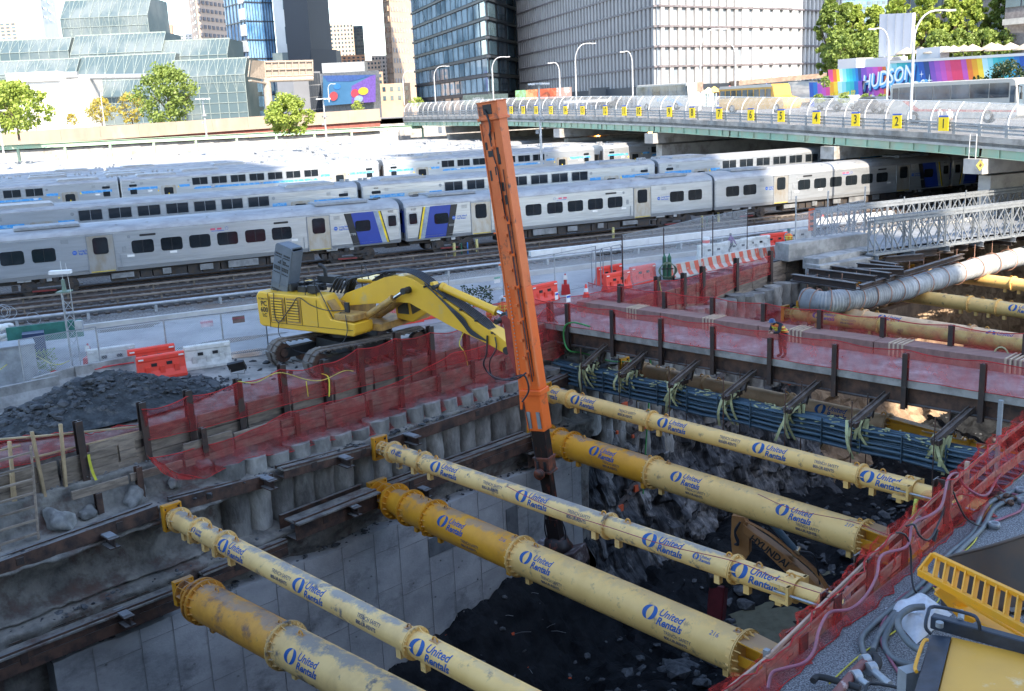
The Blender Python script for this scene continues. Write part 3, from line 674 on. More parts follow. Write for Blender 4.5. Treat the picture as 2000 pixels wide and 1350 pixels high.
# ---- walers
def waler(px0,py0,px1,py1,b,h,lab,w=.42,ext0=0,ext1=0,dbl=False):
    p0=onW(px0,py0,b); p1=onW(px1,py1,b); x=(p1-p0).normalized(); p0=p0-x*ext0; p1=p1+x*ext1
    o=thing('waler_beam',lab,'steel beam',p0,'steel waler beams along the left pit wall')
    def chan(dz,hh):
        a=p0+Z*(dz-hh/2); c=p1+Z*(dz-hh/2); m=M()
        m.beam(a,c,.03,hh); m.beam(a+Z*(hh/2-.02)-VW*w/2,c+Z*(hh/2-.02)-VW*w/2,.03,.1) if False else None
        m.beam(a-Z*(hh/2-.02)-VW*w/2,c-Z*(hh/2-.02)-VW*w/2,w,.03); m.beam(a-VW*w,c-VW*w,.03,hh*.9)
        m.beam(a+Z*(hh/2-.02)-VW*.06,c+Z*(hh/2-.02)-VW*.06,.14,.028); m.beam(a+Z*(hh/2-.03)-VW*(w-.06),c+Z*(hh/2-.03)-VW*(w-.06),.14,.028)
        m.obj('channel',rust,o)
    if dbl: chan(0,h*.5); chan(-h*.5-.02,h*.5)
    else: chan(0,h)
    m=M(); L=(p1-p0).length; k=1.3
    while k<L: m.box(p0+x*k+VW*.02-Z*h*.45,(.22,.03,h*.5),rz=rad(45)); k+=R(2.2,4.5)
    m.obj('splice_plate',rustdark,o)
    m=M(); m.beam(p0-VW*.2-Z*.1,p1-VW*.2-Z*.1,w-.1,.06); m.obj('mud_fill',earthm,o)
    return o
waler(0,1097,308,987,.1,.45,'long rusty waler at upper level, lowest left above the ladder foot',ext0=4,w=.5)
waler(338,975,532,925,-.05,.45,'short dark waler at upper level right of the leftmost strut pad')
waler(553,914,722,869,.2,.42,'dark waler stub at upper level left of the long thin strut pad',w=.55)
waler(745,862,1030,765,.0,.45,'long dark waler at upper level ending at the orange mast')
waler(1066,748,1124,723,.1,.5,'short waler piece at upper level right of the orange mast',ext0=1.2,w=.6)
waler(0,1283,348,1147,.75,.72,'deep double waler at lower level, bottom left corner',ext0=4,dbl=True,w=.7)
waler(395,1118,560,1052,.55,.6,'lower waler piece right of the rusty orange strut',dbl=True,w=.6)
waler(575,1018,735,955,.9,.75,'boxy lower waler piece left of the big yellow strut pad',w=1.0)
waler(752,950,1040,845,.45,.75,'long lower waler between the big yellow strut pad and the mast',dbl=True,w=.6)
waler(1060,870,1120,846,.5,.8,'lower waler end piece right of the orange mast',ext0=1.0,w=.9)
def bracket(px,py,b,lab):
    p=onW(px,py,b); o=thing('bracket_beam',lab,'steel bracket',p,'short H beam brackets under the walers'); m=M(); m.ib(p-VW*1.0,p,.34,.34,.04); m.obj('beam',rustdark,o); m=M(); m.box(p-VW*.5+Z*.19,(.7,.3,.02),rz=rad(-45)); m.obj('dust_cap',galvdull,o)
for px,py,b,l in((225,1062,.75,'below the leftmost upper waler'),(535,948,.6,'below the upper waler right of the leftmost strut'),(685,905,.8,'below the dark waler stub'),(818,862,.75,'right of the long thin strut pad'),(255,1215,1.3,'under the lower double waler, left'),(700,1000,1.4,'under the boxy lower waler'),(838,965,1.0,'under the long lower waler'),(1105,770,.8,'right of the mast, upper level'),(1115,885,1.0,'right of the mast, lower level')):
    bracket(px,py,b,'short H beam bracket '+l)
# ---- lagging planks
pln=[0]
def lagging(a0,a1,b,zt,zb,lab,zfun=None,skip=(),nm='lagging_wall',step=1.95,tilt=0):
    o=thing(nm,lab,'plank wall',UV(a0,b,zt)); a=a0; k=0
    while a<a1-.2:
        a2=min(a+step,a1); zt_=zt+(zfun(a) if zfun else 0)+R(-.05,.05); z=zt_; i=0
        while z>zb:
            h=R(.26,.32); m=M(); off=R(-.03,.03)
            m.beam(UV(a+.05,b+off,z-h/2+R(-.02,.02)),UV(a2-.04,b+off,z-h/2+R(-.02,.02)),.09,h-.012); m.obj('plank',timber,o,bevel=.008); z-=h; i+=1
        a=a2; k+=1
    return o
lagging(-1.6,20.6,-1.72,-.36,-1.3,'grey plank lagging at the pit edge below the yellow excavator')
lagging(-2.6,20.4,-1.05,-1.12,-1.75,'lower row of planks under the red net on the left pit wall',zfun=lambda a:-.42 if a<1.2 else .08*math.sin(a))
lagging(-6.5,-.0,-1.68,-.62,-1.75,'plank wall with upright sticks at the far left pit edge')
lagging(25.0,58,-1.75,-.30,-1.75,'plank lagging at the pit edge right of the temporary steel bridge')
# steel posts along the edge
def hpost(p,zt,zb,lab,grp,nm='steel_post',w=.26,mt=None,tilt=0):
    o=M(); a=V((p.x,p.y,zb)); b_=V((p.x+tilt,p.y,zt)); o.ib(a,b_,w,w*.9,.035,up=VW); return tag(o.obj(nm,mt or rustdark),lab,'post',grp)
pp=[(160,820,955),(277,785,880),(365,762,845),(462,740,825),(547,712,795),(630,703,785),(697,675,760),(770,650,735),(840,637,718),(908,622,690),(1072,590,650)]
for i,(x,y0,y1) in enumerate(pp):
    t=onW(x,y0,-1.6); q=onW(x+(10 if i<8 else 4),y1,-1.6); hpost(q,t.z,q.z-.35,'dark steel post in the red net along the left pit edge, %s'%orde(i),'steel posts along the left pit edge')
pp2=[(1212,555,600),(1283,540,595),(1335,533,590),(1372,520,590),(1438,504,560),(1505,490,545),(1564,468,545),(1607,462,530)]
for i,(x,y0,y1) in enumerate(pp2):
    t=onW(x,y0,-1.6); hpost(V((t.x,t.y,0)),t.z,-1.4,'dark steel post at the pit edge right of the steel bridge, %s'%orde(i),'steel posts along the right part of the pit edge')
for i,(x,y0,y1) in enumerate(((200,960,1030),(275,910,960),(400,835,880),(580,805,840),(722,780,805),(785,755,800),(855,735,755),(922,705,730),(980,705,715))):
    t=onW(x-2,y0,-1.0); q=onW(x,y1,-1.0); hpost(q,t.z,q.z-.2,'worn rusty stub post between the lower planks, %s'%orde(i),'stub posts between the lower planks',nm='stub_post',w=.22,mt=mat_stub if 'mat_stub' in globals() else rust)
# ---- red netting
netr=netmat('red_debris_net',(.46,.055,.055),.40,wob=.14)
netd=netmat('red_net_dense',(.55,.05,.045),.66,wob=.1)
def drape(name,tops,bots,lab,b=None,nu=60,nv=8,wr=.06,mt=None,sag=.06,grp=None,nrm=VW,seam=True):
    """net between two polylines of world points"""
    def pl(P_,u):
        n=len(P_)-1; x=u*n; i=min(int(x),n-1); return P_[i].lerp(P_[i+1],x-i)
    s0=R(0,99)
    def fn(u,v):
        t=pl(tops,u); q=pl(bots,u); nseg=len(tops)-1; s=math.sin(PI*((u*nseg)%1)); p=t.lerp(q,v); 
        w=wr*(noise.noise(V((u*nseg*2.2+s0,v*2,0)))*1.6+.6*noise.noise(V((u*nseg*7,v*5+s0,3))))
        return p+nrm*w-Z*sag*s*(1-v)
    m=M(); m.grid(fn,nu,nv); ob=thing(name,lab,'net',tops[0],grp); m.obj('mesh',mt or netr,ob)
    if seam:
        m=M(); m.tube([fn(u/80,0) for u in range(81)],.018,n=4); m.tube([fn(u/80,1) for u in range(81)],.012,n=4); m.obj('hem',netd_s,ob)
    return ob
netd_s=mat('net_hem',(.5,.03,.03),.8)
W_=lambda b,*pts:[onW(x,y,b) for x,y in pts]
drape('safety_net',W_(-1.45,(277,800),(365,775),(462,748),(547,722),(630,712),(697,682),(770,662),(840,650),(908,640)),W_(-1.45,(290,860),(375,842),(475,815),(557,790),(640,772),(705,755),(775,735),(845,722),(910,705)),'sagging red net between the steel posts below the excavator',nu=110,sag=.12)
drape('safety_net',W_(-.95,(292,895),(400,870),(480,845),(560,805),(640,785),(720,765),(800,735),(880,690),(960,672),(1060,650)),W_(-.5,(352,925),(400,935),(480,895),(560,885),(640,860),(720,850),(800,832),(880,795),(960,775),(1062,750)),'red net hung over the lower planks down to the pile heads',nu=130,nv=14,wr=.09)
drape('safety_net',W_(-.9,(286,888),(300,892),(320,905),(345,925)),W_(-.45,(300,905),(318,925),(345,937),(400,935)),'thick folded end of red net hanging over the lower planks',nu=30,nv=10,wr=.12,mt=netd,seam=False)
drape('safety_net',W_(-1.9,(165,845),(185,845),(230,830),(290,825)),W_(-1.9,(165,895),(200,890),(235,865),(290,850)),'red net behind the upright sticks on the left',nu=30)
drape('safety_net',W_(-1.9,(0,862),(50,850),(110,845),(160,838)),W_(-1.9,(0,915),(60,905),(110,890),(150,880)),'red net at the far left edge above the ladder',nu=30)
drape('safety_net',W_(-1.5,(908,600),(985,590),(1072,592)),W_(-1.3,(910,705),(985,690),(1062,660)),'red net behind the boom tip and the orange mast',nu=40)
drape('safety_net',W_(-1.5,(1078,585),(1212,560),(1283,548),(1335,545),(1372,533),(1438,515),(1505,500)),W_(-1.5,(1085,600),(1212,600),(1283,598),(1335,592),(1372,592),(1438,560),(1505,535)),'red net along the pit edge right of the steel bridge',nu=80)
# wooden sticks, rails at left
def stick(p0,p1,w,h,lab,nm='timber_stick',mt=None):
    m=M(); m.beam(p0,p1,w,h,up=VW); return tag(m.obj(nm,mt or lumber,bevel=.005),lab,'timber','timber sticks and rails at the left pit edge')
for (x0,y0,x1,y1),l in (((62,843,90,980),'upright pale stick, middle of the three'),((118,828,130,967),'upright pale stick, right of the three'),((18,862,38,1065),'upright stick lashed to the ladder'),((22,925,32,1065),'short upright stick beside the ladder foot')):
    stick(onW(x0,y0,-1.6),onW(x1,y1,-1.5),.09,.12,l)
for (x0,y0,x1,y1),l in (((0,858,150,846),'thin top rail at the far left'),((50,855,282,832),'pale guard rail above the planks'),((60,895,282,840),'sloping pale rail resting on the plank tops'),((0,880,40,870),'short rail at the left frame edge')):
    stick(onW(x0,y0,-1.75),onW(x1,y1,-1.75),.05,.1,l,'guard_rail')
def ladder(pa,pb,w,n,lab,mt):
    o=thing('ladder',lab,'ladder',pb)
    for s in(-w/2,w/2):
        m=M(); m.beam(pa+UW*s,pb+UW*s,.05,.1); m.obj('side_rail',mt,o)
    m=M(); m.beam(pa+UW*w/2,pb+UW*w/2,.03,.03)
    for i in range(n):
        p=pa.lerp(pb,(i+.5)/n); m=M(); m.beam(p-UW*w/2,p+UW*w/2,.09,.06); m.obj('rung',mt,o)
    return o
ladder(onW(22,880,-1.1),onW(38,1066,-.6),1.15,7,'weathered wooden ladder leaning at the far left of the pit',timber)
# loose stones on ledges
def stones(n,fn,r0,r1,mt,lab,nm='rubble_stones',sub=1):
    m=M()
    for i in range(n):
        p=fn()
        if p.z>-.6 and ub(p)>-3.9: continue
        m.rock(p,R(r0,r1)*(1 if R(0,1)<.85 else 2),.7,sub)
    return tag(m.obj(nm,mt),lab,'rubble',kind='stuff')
stones(110,lambda:UV(R(-4,20),R(-1.55,-1.15),-1.36),.02,.07,stonepale,'loose pale stones caught between the two plank rows')
stones(300,lambda:UV(R(-6,20),R(-.6,.0),-2.66),.03,.09,stonem,'loose stones on the upper waler ledge')
stones(420,lambda:UV(R(-6,20),R(-.5,.45),-6.08 if R(0,1)<.6 else -4.88),.03,.09,stonem,'loose stones on the ledge under the lower waler')
# ---- pit floor
FA0,FA1=-14,125
PW1,PW2=G(1600,1118,-15.9),G(1500,1205,-15.9)
def fl(a,b):
    q=V((a*.22,b*.22,0)); z=-15.4+.75*fbm(q,6)+.35*abs(noise.noise(q*6))+.18*noise.cell(V((a*1.6,b*1.6,1)))
    z+=(1.1 if a>20 else 4.6 if a>16 else lerp(2.4,4.6,max(0,a)/16))*math.exp(-(max(0,b)/2.3)**2)  # talus at the left wall
    for (ca,cb,r,h) in ((ua(PW1),ub(PW1),3.0,-1.2),(ua(PW2),ub(PW2),2.6,-1.2),(41,12,5,.9),(16,9,4,.5),(33,4,4,1.2)): z+=h*math.exp(-((a-ca)**2+(b-cb)**2)/r**2)
    return z
m=M(); m.grid(lambda u,v:(lambda a,b:UV(a,b,fl(a,b)))(FA0+139*u**1.25,-.5+23.2*v),460,120,False); struct(m.obj('pit_floor',floorm))
pud=mat('muddy_water',(.16,.155,.11),.04,0,var=.1,spec=.7)
m=M(); m.add([UV(ua(PW2)-5,ub(PW2)-5,-15.95),UV(ua(PW2)-5,ub(PW1)+5,-15.95),UV(ua(PW1)+5,ub(PW1)+5,-15.95),UV(ua(PW1)+5,ub(PW2)-5,-15.95)],[(0,1,2,3)]); struct(m.obj('puddle_water',pud))
def onfloor(): 
    a,b=FA0+75*R(0,1)**1.0,R(.5,21); return UV(a,b,fl(a,b))
stones(1500,onfloor,.05,.2,stonem,'dark broken rock strewn over the pit floor')
stones(700,lambda:(lambda a,b:UV(a,b,fl(a,b)+.05))(R(14,50),R(4,20)),.08,.34,stonem,'larger slabs of broken rock on the pit floor')
stones(160,lambda:(lambda a,b:UV(a,b,fl(a,b)+.05))(R(10,50),R(6,20)),.05,.22,stonepale,'paler stones among the dark rock on the pit floor')
# other pit walls
m=M(); m.grid(lambda u,v:UV(-14+139*u,21.9+.25*fbm(V((u*60,v*6,2)))*(0 if v==0 else 1),lerp(-.5,-17,v)),200,16); m.grid(lambda u,v:UV(-13.9,-3.8+26*u,lerp(-.45,-14,v)),10,4); m.grid(lambda u,v:UV(119.9,-3.8+26*u,lerp(-.45,-14,v)),10,4); struct(m.obj('pit_side',earthm))
# tie-back channel pairs with orange paint on the rock
paint_o=mat('orange_spray_paint',(.75,.12,.04),.7,var=.2)
anchm=mat('dusty_anchor_channel',(.15,.13,.12),.8,.2,col2=(.09,.07,.065),scale=3)
anc=[(1216,800,1),(1310,770,0),(1240,960,1),(1255,838,2),(1208,1000,1),(1235,1030,0),(1540,752,2),(1400,755,2),(1325,783,1),(1432,820,0)]
for i,(x,y,kp) in enumerate(anc):
    p=onW(x,y,-.35); o=thing('anchor_plate','pair of steel channels bolted to the rock face, %s'%orde(i) if 0 else 'dusty anchor channel pair on the rock, '+['left of the pale strut flange','below the blue pipes, left','right of the mast foot','above the deep yellow strut','lowest but one, left','lowest of all','under the brown bridge beam','under the blue pipes, middle','beside the tilted orange plate','just above the thin strut'][i],'anchor',p,'anchor channels on the rock face')
    t=Matrix.Rotation(rad(-14),3,VW)
    for s in(-.2,.2):
        m=M(); c_=p+Z*s; m.beam(c_-UW*.75+Z*.0,c_+UW*.75+Z*.45,.16,.2); m.obj('channel',anchm,o)
    m=M(); m.box(p+Z*.22+VW*.12,(.4,.12,.34),rz=rad(45)); m.obj('anchor_head',paint_o if kp else anchm,o)
def onfl(px,py):
    d=ray(px,py).normalized(); t=20
    while t<90:
        p=CAMP+d*t
        if p.z<fl(ua(p),max(0,ub(p))): return p
        t+=.15
    return p
random.seed(9)
for i in range(24):
    x,y=R(860,1180),0
    x,y=random.choice([(R(1180,1330),R(840,930)),(R(830,1120),R(1130,1330)),(R(830,1120),R(1130,1330)),(R(1300,1420),R(1100,1180))])
    p=onW(x,y,.0) if x>1180 else onfl(x,y)
    if i<16:
        o=M(); o.box(p,(.13,.10,.16),rz=R(0,1)); 
        tag(o.obj('painted_bolt',paint_o),'small orange painted bolt plate on the dark rock','bolt','orange painted bolts on the dark rock')
    q=p+V((R(-.9,.9),R(-.5,.2),R(.0,.35))); m=M(); m.tube([p,(p+q)/2+Z*.05,q],.011,n=5); tag(m.obj('steel_rod',galvdull),'thin steel rod sticking out of the dark rock','rod','steel rods sticking out of the rock')
# ================================================================ STRUTS
cream=mat('cream_strut_paint',(.84,.53,.175),.5,0,dust=.25,col2=(.74,.45,.14),scale=1.2,lo=.4,hi=.7,col3=(.33,.22,.11),s3=2.6,lo3=.57,hi3=.68,stretch=(1,1,1),bump=.05)
creamw=mat('worn_cream_strut',(.82,.54,.20),.55,0,dust=.85,col2=(.68,.43,.16),scale=1.2,col3=(.17,.14,.12),s3=1.6,lo3=.56,hi3=.64,bump=.1)
gold=mat('deep_yellow_strut',(.74,.34,.02),.5,0,dust=.6,col2=(.64,.28,.018),scale=1.2,col3=(.30,.18,.08),s3=1.2,lo3=.6,hi3=.74)
goldw=mat('rusty_orange_strut',(.68,.32,.04),.55,0,dust=.6,col2=(.56,.25,.035),scale=1.5,col3=(.22,.12,.07),s3=1.4,lo3=.52,hi3=.64,bump=.1)
tan=mat('tan_strut',(.70,.47,.27),.6,0,col2=(.62,.40,.23),scale=1.5,col3=(.33,.2,.12),s3=1.2,lo3=.55,hi3=.7)
olive=mat('olive_yellow_strut',(.50,.41,.12),.55,0,col2=(.43,.35,.10),scale=2,col3=(.16,.12,.07),s3=2.5,lo3=.55,hi3=.68)
letb=mat('stencil_blue',(.005,.085,.30),.55,0,var=.08,scale=6)
letk=mat('stencil_dark',(.03,.06,.14),.6)
def projx(p):
    v=p-CAMP; return 1000+FP*v.dot(cR)/v.dot(cF)
def on_axis(p0,d,px,L=60):
    lo,hi=-3.0,L
    for _ in range(48):
        m=(lo+hi)/2
        if projx(p0+d*m)<px: lo=m
        else: hi=m
    return lo
def flat_build(kind):
    """returns verts (x right, y up) of one stencil"""
    vs=[];fs=[]
    def add(v,f,dx=0,dy=0,s=1):
        k=len(vs); vs.extend([(a[0]*s+dx,a[1]*s+dy) for a in v]); fs.extend([tuple(i+k for i in q) for q in f])
    def leaf(side,R_=.215):
        n=14; outer=[];inner=[]
        for i in range(n+1):
            q=rad(lerp(78,282,i/n)) if side<0 else rad(lerp(102,-102,i/n))
            outer.append((R_*1.0*math.cos(q)+side*.035,R_*math.sin(q)))
        for i in range(n+1):
            y=lerp(-R_*.93,R_*.93,i/n); x=side*(.018+.085*(1-(y/(R_*.95))**2)); inner.append((x,y))
        # quads strip between outer and inner (outer goes top->bottom, inner bottom->top)
        inn=inner[::-1]; v=[]; f=[]
        for o_,i_ in zip(outer,inn): v+= [(o_[0]+.14*o_[1]*0,o_[1]),(i_[0],i_[1])]
        for i in range(n): f.append((2*i,2*i+2,2*i+3,2*i+1) if side<0 else (2*i,2*i+1,2*i+3,2*i+2))
        return v,f
    if kind in('big','small'):
        s=1 if kind=='big' else .42
        for sd in(-1,1):
            v,f=leaf(sd); v=[(x+.12*y,y) for x,y in v]; add(v,f,0,0,s)
        v,f=textflat('United',.30,shear=.25,off=.006,align='LEFT'); add([(a[0],a[1]) for a in v],f,.30*s,.10*s,s)
        v,f=textflat('Rentals',.30,shear=.25,off=.009,align='LEFT'); add([(a[0],a[1]) for a in v],f,.30*s,-.15*s,s)
    elif kind=='trench':
        v,f=textflat('TRENCH SAFETY',.15,off=.001,sx=.85,align='LEFT'); add([(a[0],a[1]) for a in v],f,0,.08)
        v,f=textflat('800-UR-RENTS',.15,off=.004,sx=.85,align='LEFT'); add([(a[0],a[1]) for a in v],f,0,-.09)
    else:
        v,f=textflat(kind,.2,shear=.1,off=.0,align='LEFT'); add([(a[0],a[1]) for a in v],f)
    return vs,fs
_fb={}
def wrapped(kind,r):
    key=(kind,round(r,3))
    if key in _fb: return _fb[key]
    vs,fs=flat_build(kind); bm=bmesh.new()
    bv=[bm.verts.new((x,y,0)) for x,y in vs]
    for f in fs:
        try: bm.faces.new([bv[i] for i in f])
        except ValueError: pass
    ys=[v[1] for v in vs]; y=min(ys)+.03
    while y<max(ys):
        bmesh.ops.bisect_plane(bm,geom=bm.verts[:]+bm.edges[:]+bm.faces[:],plane_co=(0,y,0),plane_no=(0,1,0)); y+=.035
    bm.verts.index_update(); o=[(v.co.x,(r+.004)*math.cos(v.co.y/r),(r+.004)*math.sin(v.co.y/r)) for v in bm.verts]; ff=[tuple(v.index for v in f.verts) for f in bm.faces]; bm.free()
    _fb[key]=(o,ff); return _fb[key]
def strut(lab,p0px,p1px,z,r,flanges,mats,logos=(),grp='yellow pipe struts bracing the pit',L=None,pad=True,ext=True,cage=None,jack=None,hend=None,start=None,dust=False):
    p0=G(p0px[0],p0px[1],z); p1=G(p1px[0],p1px[1],z); d=(p1-p0).normalized()
    # start at wall (b=.15)
    p0=p0-d*((ub(p0)-.2)/d.dot(VW)) if pad and ext else p0
    if L is None: L=(21.75-ub(p0))/d.dot(VW)
    side=Z.cross(d); side=side if side.dot(CAMP-p0)>0 else -side; side.normalize()
    o=thing('pipe_strut',lab,'strut',p0,grp); S=[on_axis(p0,d,x) for x in flanges]
    beg=0
    if pad:
        ph=(.6+r*.75) if ext else .75; pw_=.6 if r<.5 or not ext else .8; m=M(); m.box(p0+d*.03,(pw_,.06,ph),rz=rad(45)); m.box(p0+d*.03+Z*ph/2,(pw_+.05,.2,.05),rz=rad(45)); m.box(p0+d*.03-Z*ph/2,(pw_+.05,.2,.05),rz=rad(45))
        for s in(-1,1): m.box(p0+d*.03+UW*s*pw_/2,(.05,.2,ph),rz=rad(45))
        pm=m.obj('end_plate',gold,o)
        m=M()
        for zz in(-.3,0,.3):
            for s in(-.24,.24): q=p0+d*.06+UW*s+Z*zz; m.cyl(q,q+d*.05,.035,n=6)
        m.obj('bolts',rust,pm)
        c1=cage if cage else S[0]
        m=M(); rc=(r*.85 if ext else r*.62) if r>.5 else r*.8
        m.cyl(p0+d*.1,p0+d*c1,rc*.62,rc*.62,n=20)
        for k in range(8):
            q=2*PI*k/8; u=side*math.cos(q)+Z*math.sin(q); a=p0+d*.1+u*rc*.82; b=p0+d*c1+u*rc*.82; m.beam(a,b,.03,.22*rc*2,up=u)
        nr=3
        for k in range(nr):
            q=p0+d*lerp(.16,c1*.75,k/(nr-1)); m.cyl(q,q+d*.035,rc*1.08,n=24)
        m.obj('end_cage',mats[0] if isinstance(mats,list) else mats,o); beg=c1
    if start is not None: beg=start
    cuts=[beg]+[s for s in S if s>beg+.05]
    end=L if hend is None and jack is None else on_axis(p0,d,(hend or jack)[0])
    cuts=[c for c in cuts if c<end-.05]+[end]
    for i in range(len(cuts)-1):
        m=M(); mt=mats[min(i,len(mats)-1)] if isinstance(mats,list) else mats
        rr=r
        if cage and i==0 and len(cuts)>2 and r>.5 and cuts[1]-cuts[0]<1.6: m.cyl(p0+d*cuts[i],p0+d*cuts[i+1],r*.82,r,n=40)
        else: m.cyl(p0+d*cuts[i],p0+d*cuts[i+1],r,r,n=40)
        for kk in range(1,int((cuts[i+1]-cuts[i])/1.6)): q=p0+d*(cuts[i]+kk*1.6); m.cyl(q,q+d*.02,r*1.006,n=40,cap=False)
        sec=m.obj('pipe_section',mt,o)
        Ls=cuts[i+1]-cuts[i]
        if Ls>1.2:
            for k,kk in enumerate((.45,Ls-.5)):
                q=p0+d*(cuts[i]+kk)-Z*r; m=M(); m.box(q-Z*.05+side*.1,(.18,.16,.3),rz=math.atan2(d.y,d.x)); m.obj('foot_lug',mt,sec)
                q=p0+d*(cuts[i]+kk+.3)+Z*(r-.01)+side*.1*0; m=M(); m.tube([q+d*.09*math.cos(t*PI/6)+Z*.12*math.sin(t*PI/6) for t in range(7)],.025,n=6); m.box(q,(.3,.14,.03),rz=math.atan2(d.y,d.x)); m.obj('lifting_eye',goldw,sec)
    for i,s in enumerate(cuts[:-1] if not hend else cuts):
        mt=mats[min(i,len(mats)-1)] if isinstance(mats,list) else mats
        if i==0 and not pad: continue
        m=M(); q=p0+d*s
        for k in(-.035,.012): m.cyl(q+d*k,q+d*(k+.028),r+.10+.02*(r>.5),n=36)
        ng=16 if r>.5 else 12
        for k in range(ng):
            a=2*PI*(k+.5)/ng; u=side*math.cos(a)+Z*math.sin(a)
            for sg in(-1,1):
                if ng==12 and k%3!=0: continue
                b0=q+d*sg*.03; w=d.cross(u)*.012; T=[b0+u*(r-.005),b0+u*(r+.09),b0+u*(r+.02)+d*sg*.17,b0+u*(r-.005)+d*sg*.19]
                m.add([t+w for t in T]+[t-w for t in T],[(0,1,2,3),(7,6,5,4),(0,4,5,1),(1,5,6,2),(2,6,7,3)])
        for k in range(ng): a=2*PI*k/ng; u=side*math.cos(a)+Z*math.sin(a); m.cyl(q-d*.06+u*(r+.065),q+d*.07+u*(r+.065),.02,n=6,smooth=False)
        m.obj('flange',mt,o)
    if hend: # tapering H-shaped yellow end
        e=p0+d*end; E2=p0+d*L; h2=r*1.0; m=M()
        for u,w_ in((Z,1),(-Z,1)):
            a0=e+u*r*.92; a1=E2+u*r*.42; wv=side*r*.62; m.add([a0+wv,a0-wv,a1-wv*.8,a1+wv*.8,a0+wv-u*.04,a0-wv-u*.04,a1-wv*.8-u*.04,a1+wv*.8-u*.04],[(0,1,2,3),(7,6,5,4),(0,3,7,4),(1,5,6,2),(0,4,5,1),(3,2,6,7)])
        m.beam(e,E2,.04,r*1.15); 
        for sg in(-1,1): m.beam(e+side*sg*r*.6,E2+side*sg*r*.45,.03,.3)
        m.obj('tapered_end',gold,o)
    if jack:
        e=p0+d*end; m=M(); m.cyl(e-d*.3,e+d*(L-end),r*.8,n=32); m.obj('telescopic_pipe',mats[-1] if isinstance(mats,list) else mats,o)
        m=M(); m.cyl(e-d*.3,e,r*1.06,n=32)
        for sg in(-1,1):
            for zz in(-.2,.2): m.box(e-d*.3+side*sg*(r+.08)+Z*zz,(.55,.16,.1),rz=math.atan2(d.y,d.x))
            m.box(e-d*.05+side*sg*(r+.08),(.08,.2,.5),rz=math.atan2(d.y,d.x))
        m.obj('jack_collar',cream,o)
        m=M()
        for sg in(-1,1): m.cyl(e-d*.5+side*sg*(r+.08),e+d*(L-end-.3)+side*sg*(r+.0),.035,n=10)
        m.obj('jack_rod',galv,o)
    for px,kind,ang in logos:
        s=on_axis(p0,d,px); vs,fs=wrapped(kind,r); a=rad(ang); m=M()
        ry=side*math.cos(a)+Z*math.sin(a); rz_=-side*math.sin(a)+Z*math.cos(a); q=p0+d*s
        # text reads along +d when seen from side; wrap coords: (x, radial, tangential-up)
        m.add([q+d*x+ry*y+rz_*z for x,y,z in vs],fs); m.obj('lettering',letb if kind!='trench' else letk,o)
    return o,p0,d,side,L
zu,zl=-2.9,-4.7
b1='big';sm='small';tr='trench'
strut('worn cream strut, leftmost of the upper level, running to the bottom edge',(330,1005),(810,1255),zu,.325,[390,440,812],[creamw,creamw,creamw,cream],[(335+60,sm,30),(452,b1,28),(600,b1,28),(548,tr,20),(715,tr,20),(832,b1,28)],cage=.55)
strut('rusty orange thick strut in the bottom left corner',(358,1153),(562,1262),zl,.60,[402,560],[goldw,goldw,creamw],[(600,b1,25),],cage=1.1,ext=False)
strut('thick strut, deep yellow at its left end and cream after, marked 216',(748,968),(1440,1272),zl,.58,[803,848,1018],[gold,gold,gold,cream,cream],[(885,b1,38),(925,tr,-8),(1048,b1,38),(1082,tr,-8),(1290,b1,38),(1322,tr,-8),(990,'216',60),(1402,'216',52)],cage=1.25,hend=(1455,))
strut('long thin cream strut crossing in front of the orange mast foot',(725,868),(1600,1168),zu,.325,[742,768,828,1190,1437],[creamw,creamw,creamw,cream,cream,cream],[(780,sm,30),(862,b1,28),(1030,b1,30),(1280,b1,30),(1455,b1,30),(955,tr,20),(1120,tr,20),(1371,sm,28)],cage=.9,jack=(1560,))
strut('thick strut right of the mast with a deep yellow first section, marked 217',(1085,862),(1690,1053),zl,.56,[1092,1118,1278],[gold,gold,gold,cream],[(1175,b1,38),(1195,tr,-5),(1335,b1,38),(1357,tr,-5),(1542,b1,38),(1572,tr,-5),(1660,'217',55),(1140,'217',65)],cage=.8,hend=(1690,))
strut('thin cream strut just below the bundle of blue pipes',(1060,765),(1750,947),zu,.325,[1070,1115,1274,1684],[cream],[(1063,b1,28),(1132,b1,28),(1303,b1,28),(1490,b1,28),(1702,b1,28),(1217,tr,20),(1414,tr,20),(1598,tr,20)],cage=.6,jack=(1790,))
strut('tan strut under the brown bridge beam, behind the blue pipes',(1215,715),(1735,828),zu,.33,[1262,1310,1378,1545],[tan],[(1610,b1,20)],cage=1.2,hend=(1735,),L=16.6)
strut('olive yellow strut on the right beyond the steel bridge',(1575,617),(2000,676),zu,.36,[1585,1718,2100],[olive],[(1600,b1,40),(1648,tr,10)],cage=.7)
strut('pale tan strut behind the olive one, partly in sun',(1665,617),(2000,668),zu,.40,[1690,1900],[tan],[(1728,b1,35),(1940,b1,35)],cage=1.0)
strut('sunlit cream strut near the right frame edge',(1880,592),(2000,608),zu,.42,[1895,1950],[cream],[(1984,b1,30)],cage=2.2)
strut('farthest cream strut, below the grey duct on the right',(1862,540),(2000,557),zu,.40,[1980],[cream],[],cage=1.0)
strut('thin golden strut end behind the right net fence',(1800,852),(1960,888),zu,.22,[1895],[gold],[],pad=False,L=8)
